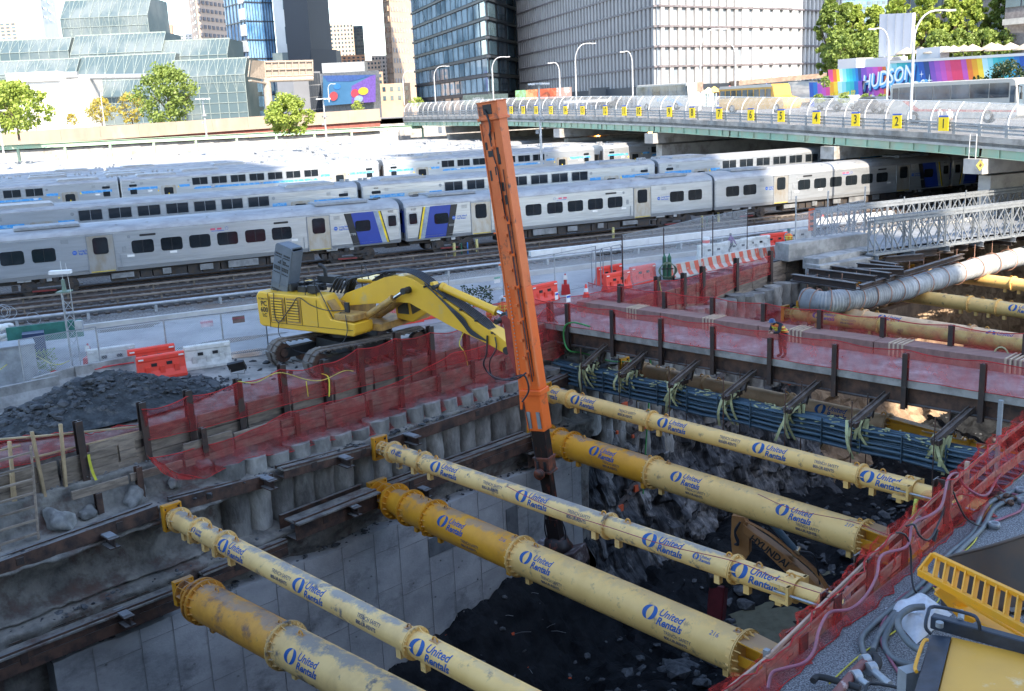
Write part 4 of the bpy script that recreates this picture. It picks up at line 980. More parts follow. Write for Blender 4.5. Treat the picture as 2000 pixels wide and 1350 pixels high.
# red lines on struts
strg=mat('red_string',(.35,.02,.08),.6)
def line_on(pts,lab,mt=None,r=.012,nm='cable',cat='cable'):
    m=M(); m.tube(smooth_path(pts,5),r,n=5); return tag(m.obj(nm,mt or strg),lab,cat)
line_on([G(x,y,zu+.36) for x,y in((990,950),(1060,985),(1120,1008),(1190,1030),(1300,1065),(1440,1098),(1530,1135),(1640,1170))],'thin red string lying along the long thin cream strut')
line_on([G(x,y,zl+.6) for x,y in((1480,965),(1550,995),(1660,1018),(1720,1040),(1750,1050))],'thin red string lying along the thick strut marked 217')
# ================================================================ TEMPORARY STEEL BRIDGE over the pit
random.seed(31)
deckm=mat('dusty_deck_concrete',(.30,.285,.28),.85,0,col2=(.19,.18,.18),scale=1.0,stretch=(1,1,1),bump=.1,col3=(.42,.42,.43),s3=.6,lo3=.55,hi3=.65)
_b0=G(1078,631,-.3); _b1=G(2000,777,-.3); BR=(_b1-_b0).normalized()
def BN(b,z=-.3,off=0):
    s=(b-ub(_b0))/(ub(_b1)-ub(_b0)); p=_b0.lerp(_b1,s)+UW*off; p.z=z; return p
BR=(BN(20)-BN(0)).normalized(); BP=V((-BR.y,BR.x,0)); BP=BP if BP.dot(UW)>0 else -BP; BWD=max(3.5,(G(1533,655,-.3)-_b0).dot(BP)); print('BWD',BWD)
br=thing('temporary_bridge','temporary steel bridge with concrete deck and brown beams crossing the pit','bridge',BN(0))
a,b=BN(-2.2),BN(23.5)
m=M(); q=[a,b,b+BP*BWD,a+BP*BWD]; m.add(q+[p-Z*.2 for p in q],[(0,3,2,1) if 0 else (0,1,2,3),(7,6,5,4),(0,4,5,1),(1,5,6,2),(2,6,7,3),(3,7,4,0)]); m.obj('deck',deckm,br)
m=M(); m.beam(a-Z*.13-BP*.02,b-Z*.13-BP*.02,.22,.28); m.obj('edge_curb',concrete,br)
for off in(.12,1.8,3.5,BWD-.15):
    m=M(); m.ib(a+BP*off-Z*.60,b+BP*off-Z*.60,.66,.36,.05); m.obj('main_beam',rust,br)
for k in range(9): 
    p=BN(-1+2.8*k); m=M(); m.ib(p+BP*.1-Z*.75,p+BP*(BWD-.1)-Z*.75,.4,.3,.04); m.obj('cross_beam',rustdark,br)
# timber side beams on far edge with plywood cleats
tb=mat('red_brown_timber',(.30,.17,.14),.8,0,var=.15,scale=2,stretch=(.4,3,1))
m=M(); a2,b2=a+BP*(BWD-.45)+Z*.25,b+BP*(BWD-.45)+Z*.25
L=(b2-a2).length; n=5
for k in range(n): m2=M(); m2.box((a2.lerp(b2,(k+.5)/n)),(L/n-.04,1.0,.5),rz=math.atan2(BR.y,BR.x)); m2.obj('timber_kerb',tb,br,bevel=.01)
ply=mat('pale_batten',(.55,.42,.30),.8,0,var=.1)
for k in range(6):
    p=a2.lerp(b2,(k+.75)/6); m=M()
    for j in range(4): m.box(p+BR*(.17*j)-BP*.0+Z*.02,(.07,1.04,.54),rz=math.atan2(BR.y,BR.x))
    m.obj('battens',ply,br)
nearpost=[(1108,593,690),(1196,605,705),(1291,622,715),(1393,637,730),(1505,660,745),(1632,672,765),(1770,690,790),(1922,710,815)]
edgeN=BP*-.16
nt_=[]
for i,(x,y0,y1) in enumerate(nearpost):
    t=onP(x,y0,a+edgeN,BP); q=onP(x-2,y1,a+edgeN,BP); m=M(); m.ib(V((t.x,t.y,-1.35)),V((t.x,t.y,t.z)),.2,.18,.03,up=BP); m.obj('rail_post',rustdark,br); nt_.append(V((t.x,t.y,0)))
netw=netmat('pink_red_net',(.60,.09,.08),.46,wob=.12)
nt_=[a+edgeN]+nt_+[b+edgeN]; nt_=[V((p.x,p.y,0)) for p in nt_]
drape('safety_net',[p+Z*.8 for p in nt_],[p+Z*-.28 for p in nt_],'long red net along the near side of the steel bridge',nu=160,wr=.05,nrm=BP,sag=.1,mt=netw)
fp=[V((p.x,p.y,0))+BP*(BWD+.1) for p in nt_]
drape('safety_net',[p+Z*1.0 for p in fp],[p-Z*.1 for p in fp],'long red net along the far side of the steel bridge',nu=160,wr=.05,nrm=BP,sag=.1)
for k,p in enumerate(fp[1:-1]): m=M(); m.ib(V((p.x,p.y,-1.6)),V((p.x,p.y,1.0)),.2,.18,.03,up=BP); m.obj('rail_post',rustdark,br)
# corner net wrap + hoses
c0=a-BP*.2
drape('safety_net',[onP(x,y,UV(18.6,-.9,0),VW) for x,y in((1035,630),(1068,600),(1100,640))],[onP(x,y,UV(18.6,-.6,0),VW) for x,y in((1060,700),(1080,705),(1100,690))],'red net wrapped round the corner post beside the orange mast',nu=30,nv=14,wr=.1)
greenh=mat('green_hose',(.07,.36,.10),.5); m=M(); m.tube(smooth_path([onP(x,y,a+edgeN*2.0,BP) for x,y in((1152,638),(1120,630),(1103,638),(1102,665),(1112,685))]+[onW(1140,690,.2),onW(1190,705,.2),onW(1230,706,.3),onW(1262,700,.4),onW(1271,722,.3),onW(1262,860,.2),onW(1256,965,.3)],6),.04,n=6); tag(m.obj('hose',greenh),'green hose looping over the bridge edge and down the rock','hose')
bracem=mat('dusty_brace',(.20,.165,.145),.75,.2,col2=(.11,.09,.08),scale=3)
# ---- bundle of blue pipes and hangers
bluep=mat('blue_grey_pipe',(.035,.075,.11),.45,0,col2=(.06,.10,.135),scale=2,stretch=(1,1,1),rnd=.25)
strap=mat('yellowed_strap',(.46,.47,.25),.8,0,var=.15)
def cab(b,z,o=0): return UV(20.1-.055*b+o,b,z)
bd=thing('pipe_bundle','thick bundle of blue pipes hanging under the steel bridge','pipes',cab(0,-3),'bundles of blue pipes')
for r_ in range(5):
    for c_ in range(5):
        m=M(); o=.12*c_-.2+R(-.02,.02); z0=-2.05-r_*.2+R(-.02,.02); zz=[R(-.022,.022) for _ in range(14)]
        m.tube(smooth_path([cab(lerp(-.9,21.5,k/13),z0-.05*(k%2)+zz[k],o) for k in range(14)],2),(.045 if r_<3 else .06),n=7); m.obj('pipe',bluep,bd)
for k in range(14): p=cab(.8+1.55*k,-2.45,-.28); m=M(); m.box(p,(.03,.09,1.0),rz=rad(-45)); m.obj('spacer',bluep,bd)
bd2=thing('pipe_bundle','thinner lower bundle of blue pipes below the main one','pipes',cab(0,-4.2,.6),'bundles of blue pipes')
for c_ in range(7):
    m=M(); z0=-4.15-.09*(c_%3); m.tube([cab(lerp(-.9,21.5,k/10),z0+.1+R(-.03,.03),.1+.11*c_) for k in range(11)],.045,n=6); m.obj('pipe',bluep,bd2)
for i,bb in enumerate((1.4,3.65,6.4,9.1,11.9,14.6,17.6)):
    c_=cab(bb,-1.85); o=thing('pipe_hanger','steel hanger frame with pale straps round the blue pipes, %s'%orde(i),'hanger',c_,'hanger frames under the steel bridge')
    m=M()
    for s in(-.09,.09): m.beam(c_-UW*.62+VW*s,c_+UW*.5+VW*s,.08,.18)
    m.obj('top_channels',rustdark,o)
    m=M(); e=BN(bb+.5,-.95,.2); m.ib(c_-UW*.55-VW*.1,e,.22,.18,.03,up=VW); m.ib(c_+UW*.7,BN(bb-.5,-.95,1.4),.22,.18,.03,up=VW); m.obj('diagonal_brace',bracem,o)
    d_=cab(bb+.15,-3.85,.35); m=M()
    for s in(-.09,.09): m.beam(d_-UW*.6+VW*s,d_+UW*.6+VW*s,.07,.16)
    m.obj('bottom_channels',rustdark,o)
    m=M(); m.cyl(c_-UW*.7-Z*2.1,c_-UW*.7+Z*.9,.022,n=6); m.cyl(c_+UW*.5-Z*2.1,c_+UW*.5+Z*.9,.022,n=6); m.obj('rods',rust,o)
    m=M()
    for k in range(13):
        m=M(); s=R(-.5,.3); q=c_+UW*s+VW*R(-.3,.3)+Z*.12; q2=c_+UW*(s+R(-.2,.2))+VW*R(-.5,.5)-Z*R(.35,1.3); mid=(q+q2)/2-UW*R(.05,.35)
        pts=smooth_path([q,mid,q2],4); wv=VW*.06
        for p0_,p1_ in zip(pts,pts[1:]): m.quad(p0_-wv,p0_+wv,p1_+wv,p1_-wv)
        m.obj('strap',strap,o)
    m=M()
    for k in range(26):
        q=c_+VW*R(-1.3,1.7)+UW*R(-.35,.3)-Z*R(.05,.3); a_=R(0,6); m.box(q,(R(.1,.3),.06,.02),rz=a_)
    m.obj('tape_scraps',strap,o)['kind']='stuff'
# ================================================================ GREY DUCT, BEAMS, TRUSS BRIDGE
duct=mat('grey_duct',(.42,.43,.43),.7,.1,col2=(.30,.31,.31),scale=1.5,bump=.1,col3=(.18,.18,.17),s3=.9,lo3=.55,hi3=.68)
dpts=[G(1570,585,-2),G(1620,590,-2),G(1690,580,-2),G(1755,567,-2),G(1830,545,-2),G(1920,520,-2),G(2010,497,-2),G(2140,462,-2)]
sp=smooth_path(dpts,60); pts=[];rr=[]
for i,p in enumerate(sp): pts.append(p); rr.append(.60+.05*(1 if (i%4)<2 else 0)+(.03*math.sin(i*.11)))
m=M(); m.tube(pts,rr,n=28); dt=thing('corrugated_duct','fat grey corrugated duct slung under steel beams, curving off to the right','duct',dpts[0]); m.obj('duct',duct,dt)
m=M(); 
sling=mat('orange_sling',(.48,.26,.18),.8)
for i in range(18):
    p=sp[min(12+int(i*23),len(sp)-2)]; t=(sp[min(13+int(i*23),len(sp)-1)]-p).normalized(); s=t.cross(Z).normalized(); mm=M()
    mm.tube([p+(s*math.cos(q)+Z*math.sin(q))*.72+t*.1*math.sin(q) for q in [PI*2*k/20 for k in range(21)]],.03,n=5); mm.tube([p+Z*.7,p+Z*1.6],.018,n=5); tag(mm.obj('sling',sling),'faded orange sling round the grey duct, %s'%orde(i),'sling','slings holding up the grey duct')
beams=[((1548,542),(1672,560)),((1580,530),(1710,546)),((1600,522),(1738,540)),((1652,530),(1765,533)),((1675,520),(1763,528)),((1700,515),(1752,522)),((1728,508),(1802,502)),((1752,500),(1830,492)),((1790,487),(1863,488)),((1815,480),(1890,484)),((1850,472),(1920,480)),((1915,468),(1975,474)),((1975,462),(2030,468))]
for i,((x0,y0),(x1,y1)) in enumerate(beams):
    p0=G(x0,y0,-.7); p1=G(x1,y1,-.7); m=M(); m.ib(p0,p1,.42,.36,.05); tag(m.obj('support_beam',rustdark),'dark H beam lying above the grey duct, %s'%orde(i),'steel beam','H beams above the grey duct')
m=M(); m.ib(G(1580,545,-.95),G(1870,478,-.95),.3,.28,.04); m.ib(G(1680,562,-.95),G(1880,500,-.95),.3,.28,.04); tag(m.obj('runner_beams',rustdark),'two long runner beams carrying the short H beams','steel beam')
for i,(x,y0,y1) in enumerate(((1548,612,560),(1614,515,455))):
    pass
trg=mat('truss_grey',(.27,.29,.31),.5,.4,var=.12,scale=3)
def truss(n_,t0,t1,zb,zt,lab):
    o=thing('panel_truss',lab,'truss',TN(t0,n_,zb),'panel trusses of the grey site bridge'); L=3.05; k=0; t=t0
    while t<t1:
        m=M(); A_=lambda u,z,w=0:TN(t+u*L,n_+w,z)
        for w in(-.25,.25):
            m.beam(A_(0,zb,w),A_(1,zb,w),.1,.14); m.beam(A_(0,zt,w),A_(1,zt,w),.1,.14); m.beam(A_(0,zt+.22,w),A_(1,zt+.22,w),.1,.12)
            for u in(.02,.5,.98): m.beam(A_(u,zb,w),A_(u,zt,w),.07,.07,up=TNn)
            h=(zb+zt)/2
            for c_ in(.25,.75):
                for s in(-.22,.22): m.beam(A_(c_,zb,w),A_(c_+s,h,w),.06,.06,up=TNn); m.beam(A_(c_,zt,w),A_(c_+s,h,w),.06,.06,up=TNn)
        m.beam(A_(0,zb,-.3),A_(0,zb,.3),.1,.1,up=Z); m.beam(A_(.5,zt,-.3),A_(.5,zt+.5,-.3),.06,.06,up=TNn) if k%2==0 else None
        m.obj('truss_panel',trg,o); t+=L; k+=1
    return o
truss(47.3,47.2,92,-.25,1.75,'nearer grey lattice truss of the panel bridge on the right')
truss(53.8,48.8,92,-.25,1.75,'farther grey lattice truss of the panel bridge on the right')
m=M(); m.add([TN(47,47.8,-.1),TN(92,47.8,-.1),TN(92,53.4,-.1),TN(47,53.4,-.1)],[(0,1,2,3)]); 
for k in range(16): m.ib(TN(47.4+3.05*k,46.8,-.45),TN(47.4+3.05*k,54.2,-.45),.35,.2,.03)
tag(m.obj('panel_bridge_deck',galvdull),'grey deck between the two lattice trusses','bridge deck')
orsign=mat('orange_board',(.85,.15,.03),.5); p=onN(1586,429,54.3); m=M(); m.box(p,(.6,.06,1.5),rz=rad(25)); 
o=thing('warning_board','small orange board hanging at the end of the farther truss','sign',p); m.obj('panel',orsign,o); m=M()
for dz in(.35,-.1,-.45): m.box(p+Z*dz-TNn*.035,(.4,.01,.16),rz=rad(25))
m.obj('dark_marks',rust,o)
# stacked concrete blocks at the abutment
def blk(poly,zt,zb,lab,mt=concrete):
    m=M(); A_=[G(x,y,zt) for x,y in poly]; n=len(A_); m.add(A_+[V((p.x,p.y,zb)) for p in A_],[tuple(range(n))]+[(i,n+i,n+(i+1)%n,(i+1)%n) for i in range(n)]); return tag(m.obj('concrete_block',mt,bevel=.03),lab,'concrete block','stacked concrete blocks at the panel bridge')
def blk2(f0,f1,zt,zb,dp,lab):
    p,q=G(*f0,zt),G(*f1,zt); d=(q-p).normalized(); n_=V((-d.y,d.x,0))*dp; m=M(); A_=[p,q,q+n_,p+n_]; m.add(A_+[V((k.x,k.y,zb)) for k in A_],[(0,1,2,3),(7,6,5,4)]+[(i,4+i,4+(i+1)%4,(i+1)%4) for i in range(4)]); return tag(m.obj('concrete_block',concrete,bevel=.03),lab,'concrete block','stacked concrete blocks at the panel bridge')
blk2((1541,477),(1697,455),.75,-.35,1.2,'long top concrete block with a sloping face, beside the fence')
blk2((1600,506),(1708,484),-.05,-.75,1.2,'middle concrete block of the stack')
blk2((1602,519),(1717,500),-.38,-1.6,1.2,'lowest concrete block of the stack by the truss end')
pole=lambda p,h,lab,grp,nm='fence_pole',r=.045,mt=galv:(lambda m:(m.cyl(p,p+Z*h,r,n=8),m.lathe(p+Z*h,[(r*1.3,0),(r*1.3,.03),(0,.07)],8),tag(m.obj(nm,mt),lab,'pole',grp)))(M())
for i,(x,yt,yb) in enumerate(((1553,385,490),(1615,375,475),(1687,366,455))):
    q=G(x,yb,.0); t=onP(x-2,yt,q,V((0,1,0))); pole(q,t.z,'tall grey pole of the wire fence on the blocks, %s'%orde(i),'grey fence poles by the panel bridge')
chain=netmat('chain_link',(.50,.52,.54),0,cell=.085,thick=.17)
def chainfence(pts,h,lab,name='chain_link_fence',post=2.5,top=True,z0=None,mt=None):
    o=thing(name,lab,'fence',pts[0]); mm=M(); acc=0
    for a,b in zip(pts,pts[1:]):
        L=(b-a).length; n=max(1,round(L/post))
        for k in range(n):
            m=M(); p=a.lerp(b,k/n); m.cyl(p,p+Z*h,.036,n=6); m.obj('post',mt or galv,o)
        mm.tube([a+Z*h,b+Z*h],.022,n=5); mm.tube([a+Z*.15,b+Z*.15],.018,n=5)
        f=M(); f.quad(a+Z*.1,b+Z*.1,b+Z*h,a+Z*h); q=f.obj('wire_mesh',chain,o)
        uv=q.data.uv_layers.new(name='UVMap'); 
        for l,c in zip(range(4),((0,0),(L,0),(L,h),(0,h))): uv.data[l].uv=c
    m=M(); m.cyl(pts[-1],pts[-1]+Z*h,.03,n=6); m.obj('post',mt or galvdull,o)
    mm.obj('rails',galvdull,o); return o
chainfence([G(1553,490,.0),G(1687,455,.0)],2.3,'wire fence on top of the concrete blocks at the right')

for (x0,y0,x1,y1,b_,h_,l) in ((1640,612,1856,548,.6,.5,'upper'),(1725,618,1842,584,1.2,.9,'lower thick')):
    p0=onW(x0,y0,b_);p1=onW(x1,y1,b_); m=M(); m.beam(p0,p1,.6,h_); tag(m.obj('timber_waler',mat('brown_waler',(.26,.18,.12),.85,0,col2=(.15,.10,.07),scale=1.2)),l+' brown waler under the grey duct on the far right','waler')
# ================================================================ YELLOW EXCAVATOR
random.seed(41)
yel=mat('excavator_yellow',(.80,.47,.03),.42,0,col2=(.72,.41,.035),scale=.8,lo=.4,hi=.7,col3=(.50,.40,.20),s3=.7,lo3=.58,hi3=.75,coat=.2)
yeld=mat('greasy_yellow',(.50,.30,.08),.5,0,col2=(.30,.18,.07),scale=3)
blkm=mat('machine_black',(.02,.022,.025),.5,0,var=.2)
trackm=mat('track_steel',(.17,.145,.12),.75,.2,col2=(.10,.085,.075),scale=2,bump=.4)
hose=mat('hydraulic_hose',(.02,.025,.035),.4)
greyguard=mat('grey_plastic_guard',(.13,.155,.185),.5,0,var=.1)
chrome=mat('chrome_rod',(.6,.62,.64),.15,1)
cabg=mat('cab_glass',(.06,.08,.09),.08,0,spec=.8)
HA=rad(-33); hx=V((math.cos(HA),math.sin(HA),0)); hy=V((-hx.y,hx.x,0))
rb=G(505,637,.85); EO=rb+hx*3.7+hy*1.65; EO=V((EO.x,EO.y,0))
def E_(x,y,z): return EO+hx*x+hy*y+Z*z
ER=Matrix((hx,hy,Z)).transposed()
ex=thing('excavator','big yellow tracked excavator with raised engine cover, holding the orange mast','excavator',E_(0,0,-.45))
# undercarriage
TH=rad(42); tx=V((math.cos(TH),math.sin(TH),0)); ty=V((-tx.y,tx.x,0)); UC=V((0,0,0))
nearI=G(655,702,.05); farI=G(545,690,.05)
UC=(nearI+farI)/2+tx*2.15; UC.z=0
def U_(x,y,z): return UC+tx*x+ty*y+Z*z
g2=abs((nearI-farI).dot(ty))/2; g2=max(1.3,min(1.65,g2))
for s in(-1,1):
    sag=[]
    r=.54; L=2.45; pth=[]
    for k in range(9): q=PI/2+PI*k/8; pth.append((-L+r*math.cos(q),.5*0+.03+r*math.sin(q)))
    for k in range(1,12): pth.append((lerp(-L,L,k/12),.03-r))
    for k in range(9): q=-PI/2+PI*k/8; pth.append((L+r*math.cos(q),.03+r*math.sin(q)))
    for k in range(1,12): pth.append((lerp(L,-L,k/12),.03+r-.06*math.sin(PI*k/12)))
    pl=[U_(x,s*g2,z+.02) for x,z in pth]; tot=0; seg=[]
    for a,b in zip(pl,pl[1:]+pl[:1]): seg.append((tot,a,b)); tot+=(b-a).length
    tr_=M(); n=46
    for i in range(n):
        u=tot*i/n
        for s0,a,b in seg:
            Lg=(b-a).length
            if s0<=u<s0+Lg:
                p=a.lerp(b,(u-s0)/Lg); d=(b-a).normalized(); nn=d.cross(ty); m3=Matrix((d,ty,nn)).transposed(); tr_.box(p,(tot/n*.86,.72,.05),m=m3); tr_.box(p-nn*(-.04),(.03,.7,.07),m=m3); tr_.box(p+nn*-.05,(tot/n*1.02,.2,.07),m=m3); break
    t=tr_.obj('track',trackm,ex)
    m=M(); m.beam(U_(-L,s*g2,.03),U_(L,s*g2,.03),.34,.42); m.obj('track_frame',blkm,t)
    m=M()
    for x,rr in((-L,.4),(L,.4)): m.cyl(U_(x,s*g2-.13,.05),U_(x,s*g2+.13,.05),rr,n=20); m.cyl(U_(x,s*g2-.2,.05),U_(x,s*g2+.2,.05),.17,n=14)
    for x in(-1.6,-.9,-.3,.3,.9,1.6): m.cyl(U_(x,s*g2-.2,-.27),U_(x,s*g2+.2,-.27),.13,n=12)
    for x in(-.9,.9): m.cyl(U_(x,s*g2-.2,.36),U_(x,s*g2+.2,.36),.09,n=10)
    m.obj('rollers',rust,t)
m=M(); m.box(U_(0,0,.25),(1.8,g2*2,.45),rz=TH); m.cyl(E_(0,0,.35),E_(0,0,.85),.85,n=28); m.obj('chassis',blkm,ex)
# upper body (camera side is y=-1.65)
def side_prism(poly,y0,y1,name,mt,bev=.03,par=None):
    m=M(); m.prism([(x,z) for x,z in poly],E_(0,y0,0),hx,Z,-(y1-y0),center=False); return m.obj(name,mt,par or ex,bevel=bev)
side_prism([(-3.7,.95),(-3.55,.85),(-2.95,.85),(-2.95,2.35),(-3.55,2.4),(-3.75,2.2)],-1.6,1.6,'counterweight',yel,.06)
side_prism([(-2.93,.85),(1.75,.82),(1.85,.95),(1.85,1.35),(.55,1.45),(-.1,2.35),(-2.93,2.35)],-1.65,-.5,'engine_house',yel,.04)
side_prism([(-2.93,.85),(.3,.85),(.3,2.0),(-2.93,2.1)],-.5,1.6,'machinery_deck',yeld,.02)
side_prism([(.3,.85),(2.3,.85),(2.3,1.15),(.3,1.15)],-.5,1.6,'front_deck',yeld,.02)
m=M(); m.box(E_(-.55,-1.66,1.08),(4.6,.02,.015),m=ER); m.box(E_(-2.94,-1.66,1.6),(.02,.02,1.5),m=ER)
for x in(-2.86,-1.97,-1.95,-1.05,-.15): m.box(E_(x,-1.662,1.65),(.012,.012,1.15),m=ER)
m.obj('panel_seams',blkm,ex)
for x in(-2.42,-1.5):
    m=M(); m.box(E_(x,-1.665,1.68),(.76,.02,1.05),m=ER); f=m.obj('louvre_panel',yeld,ex); m=M(); m.box(E_(x,-1.668,1.68),(.66,.02,.94),m=ER); m.obj('dark_grille',blkm,f); m=M()
    for k in range(8): m.beam(E_(x-.32,-1.70,1.27+k*.118),E_(x+.32,-1.70,1.27+k*.118),.05,.075)
    m.obj('slats',yel,f)
m=M()
for s_,sz,dz in(('PC',.30,1.87),('600',.30,1.6),('LC',.22,1.37)): put_text(m,s_,sz,E_(-3.27,-1.625,dz),hx,Z,off=.004)
put_text(m,'KOMATSU',.13,E_(-3.27,-1.625,2.08),hx,Z,off=.001); m.obj('lettering',blkm,ex)
# raised engine cover (grey)
p=V((0,0,0)); gb=onP(545,575,E_(0,-1.0,0),hy); gt=onP(556,480,E_(0,-1.0,0),hy)
up=(gt-gb).normalized(); m=M(); Hh=(gt-gb).length; wd=hx
c_=(gb+gt)/2; rz3=Matrix((wd-up*wd.dot(up),hy,up)).transposed(); rz3=Matrix(((wd-up*wd.dot(up)).normalized(),hy,up)).transposed()
w_=.98
m.prism([(x,y) for x,y in rr_poly(w_,Hh,.14,4)],c_-hy*.02,rz3.col[0],up,.06); m.prism(rr_poly(w_,Hh,.14,4),c_+hy*.62,rz3.col[0],up,.04)
o=m.obj('raised_cover',greyguard,ex,bevel=.01)
m=M(); X0=rz3.col[0]
for s in(-1,1): m.beam(c_+X0*s*w_*.48-up*Hh*.44+hy*.3,c_+X0*s*w_*.48+up*Hh*.44+hy*.3,.6,.06,up=X0)
m.beam(c_+up*Hh*.485+hy*.3-X0*w_*.4,c_+up*Hh*.485+hy*.3+X0*w_*.4,.62,.06,up=up); m.beam(c_-up*Hh*.485+hy*.3-X0*w_*.4,c_-up*Hh*.485+hy*.3+X0*w_*.4,.62,.06,up=up)
for k in(-.28,-.08,.1,.28): m.box(c_-hy*.055+up*Hh*k,(w_*.98,.03,.03),m=rz3)
m.box(c_-hy*.055-up*Hh*.05,(.03,.03,Hh*.6),m=rz3)
m.obj('cover_frame',greyguard,o)
m=M()
for row,cols in((.31,(0,1,2,3,5,6,7,8)),(.265,(0,1,2,3,5,6,7,8)),(.18,(3,5,6)),(.14,(2,3,5,6,7,8)),(.05,(0,1,2,3,5,6,7,8)),(.01,(0,1,2,3,5,6,7,8)),(-.07,(0,1,2,3,5,6,7,8)),(-.41,(0,1,2,3,4,5,6,7)),(-.45,(1,2,3,4,5,6,7,8)),(-.48,(2,3,4,5,6,7))):
    for c in cols: m.box(c_-hy*.056+up*Hh*row+X0*(c-4)*.095,(.07,.012,.075),m=rz3)
m.obj('vent_holes',blkm,o)
# engine clutter, handrails, exhaust
m=M()
for k in range(14): m.box(E_(R(-2.4,-.3),R(-1.2,.6),2.45+R(-.05,.15)),(R(.15,.5),R(.15,.5),R(.1,.4)),m=ER@Matrix.Rotation(R(-.3,.3),3,'Z'))
m.cyl(E_(-.7,.3,2.3),E_(-.7,.3,2.85),.2,n=14); m.box(E_(-1.1,.3,2.75),(1.0,.5,.3),m=ER); m.tube([E_(-1.15,.1,2.9),E_(-1.15,.1,3.2),E_(-1.25,.05,3.35),E_(-1.4,.0,3.4)],.09,n=8); m.obj('engine_parts',blkm,ex)
m=M()
for (x,y) in((-.95,-1.45),(-.35,-1.45)): pass
m.tube([E_(-.98,-1.4,2.35),E_(-.98,-1.4,3.1),E_(-.45,-1.4,3.1),E_(.6,-1.5,1.4)],.022,n=5); m.tube([E_(-.35,-1.4,2.3),E_(-.42,-1.4,3.08)],.022,n=5); m.tube([E_(.35,.7,2.3),E_(.42,.7,3.4),E_(.6,.7,3.4),E_(.85,.7,2.4)],.025,n=5); m.obj('handrail',blkm,ex)
m=M(); m.box(E_(1.25,-1.35,1.95),(.22,.1,.42),m=ER); m.tube([E_(.6,-1.5,1.42),E_(.95,-1.4,1.75),E_(1.25,-1.35,1.75)],.02,n=5); m.obj('mirror',blkm,ex)
m=M(); m.box(E_(1.2,-1.1,1.55),(1.1,.9,.28),m=ER); m.obj('tool_box',yeld,ex,bevel=.04)
m=M(); m.add([E_(.1,-1.3,2.15)+hx*0,E_(.42,-1.3,1.72),E_(.42,-.8,1.72),E_(.1,-.8,2.15)],[(0,1,2,3)]); m.obj('step_panel',yeld,ex)
# cab on far side
cb=lambda x,y:onP(x,y,E_(0,.75,0),hy)
m=M(); pol=[(772,603),(768,548),(800,548),(829,560),(833,590),(835,606),(806,626),(775,618)]
P_=[cb(x,y+4) for x,y in pol]; m.add(P_+[p+hy*1.1 for p in P_],[tuple(range(8))[::-1],tuple(range(8,16))]+[(i,(i+1)%8,8+(i+1)%8,8+i) for i in range(8)])
cbo=m.obj('cab',yel,ex,bevel=.04); m=M(); Q_=[cb(x,y)-hy*.02 for x,y in((800,585),(829,578),(831,600),(806,614))]; m.add(Q_,[(0,1,2,3)]); m.obj('cab_window',cabg,cbo)
m=M(); Q_=[cb(x,y)-hy*.02 for x,y in((776,588),(796,588),(800,614),(778,612))]; m.add(Q_,[(0,1,2,3)]); m.obj('cab_window',cabg,cbo)
rf=G(700,548,3.35)
m=M(); m.box(onP(735,548,E_(0,.9,0),hy)+hy*.35+Z*.0,(1.75,1.3,.16),m=ER); ro=m.obj('cab_roof',yel,cbo,bevel=.05); m=M()
for k in range(10): m.box(onP(745,541,E_(0,.9,0),hy)+hy*.3+hx*(k*.1-.2)+Z*.02,(.03,1.0,.05),m=ER)
m.obj('roof_guard',galvdull,ro)
# boom
bm_c=E_(0,-.38,0)
BP_=lambda x,y,off=0:onP(x,y,bm_c,hy)+hy*off
out=[(659,600),(669,598),(721,594),(778,591),(799,592),(831,610),(888,642),(954,673),(986,691),(996,690),(998,684),(988,668),(962,647),(945,639),(906,611),(864,582),(835,564),(807,546),(789,540),(770,539),(750,542),(716,557),(675,573),(661,588)]
P0=[BP_(x,y) for x,y in out]; n=len(P0); m=M(); m.add(P0+[p+hy*.72 for p in P0],[tuple(range(n)),tuple(range(n,2*n))[::-1]]+[(i,n+i,n+(i+1)%n,(i+1)%n) for i in range(n)])
bo=m.obj('boom',yel,ex,bevel=.015)
m=M(); m.cyl(BP_(659,594,-.12),BP_(659,594,.85),.16,n=16); m.cyl(BP_(799,566,-.14),BP_(799,566,.86),.14,n=16); m.cyl(BP_(992,684,-.14),BP_(992,684,.86),.15,n=16); m.cyl(BP_(846,562,-.0),BP_(846,562,.72),.1,n=12); m.obj('pins',blkm,bo)
m=M(); 
for s in(-.16,.82): 
    for a,b in(((648,640),(659,594)),((672,640),(659,594)),): m.beam(BP_(*a,s),BP_(*b,s),.1,.34,up=hy)
m.obj('boom_foot',yeld,bo)
def ram(a,b,r,frac,off,lab,par):
    A=BP_(*a,off);B=BP_(*b,off); c=A.lerp(B,frac); m=M(); m.cyl(A,c,r,n=18); m.cyl(c-(B-A).normalized()*.12,c,r*1.18,n=18); m.cyl(A,A+(B-A).normalized()*.15,r*1.15,n=16); o=m.obj('ram_cylinder',yeld if lab else yel,par); m=M(); m.cyl(c,B,r*.5,n=14); m.obj('ram_rod',chrome,o); m=M(); m.cyl(B-hy*.15,B+hy*.15,r*.9,n=14); m.obj('ram_eye',blkm,o)
ram((700,632),(799,566),.145,.78,-.28,1,bo); ram((700,632),(799,566),.145,.78,.98,1,bo)
ram((852,563),(978,620),.165,.86,.36,0,bo)
m=M(); m.prism([(0,0),(.35,.0),(.2,.42),(.05,.42)],BP_(838,572,.2),hx,Z,.3); m.obj('ram_bracket',yel,bo)
m=M()
for k in range(6):
    off=.05+.11*k; j=R(-.03,.05)
    m.tube(smooth_path([BP_(672,588,off)+Z*.05,BP_(680,562,off)+Z*(.3+j),BP_(712,548,off)+Z*(.18+j),BP_(752,537,off)+Z*.12,BP_(790,536,off)+Z*.1,BP_(820,548,off)+Z*.08,BP_(860,578,off)+Z*.05,BP_(905,609,off)+Z*.05,BP_(940,636,off)+Z*.06,BP_(968,656,off*.4)+Z*.03],5),.035,n=6)
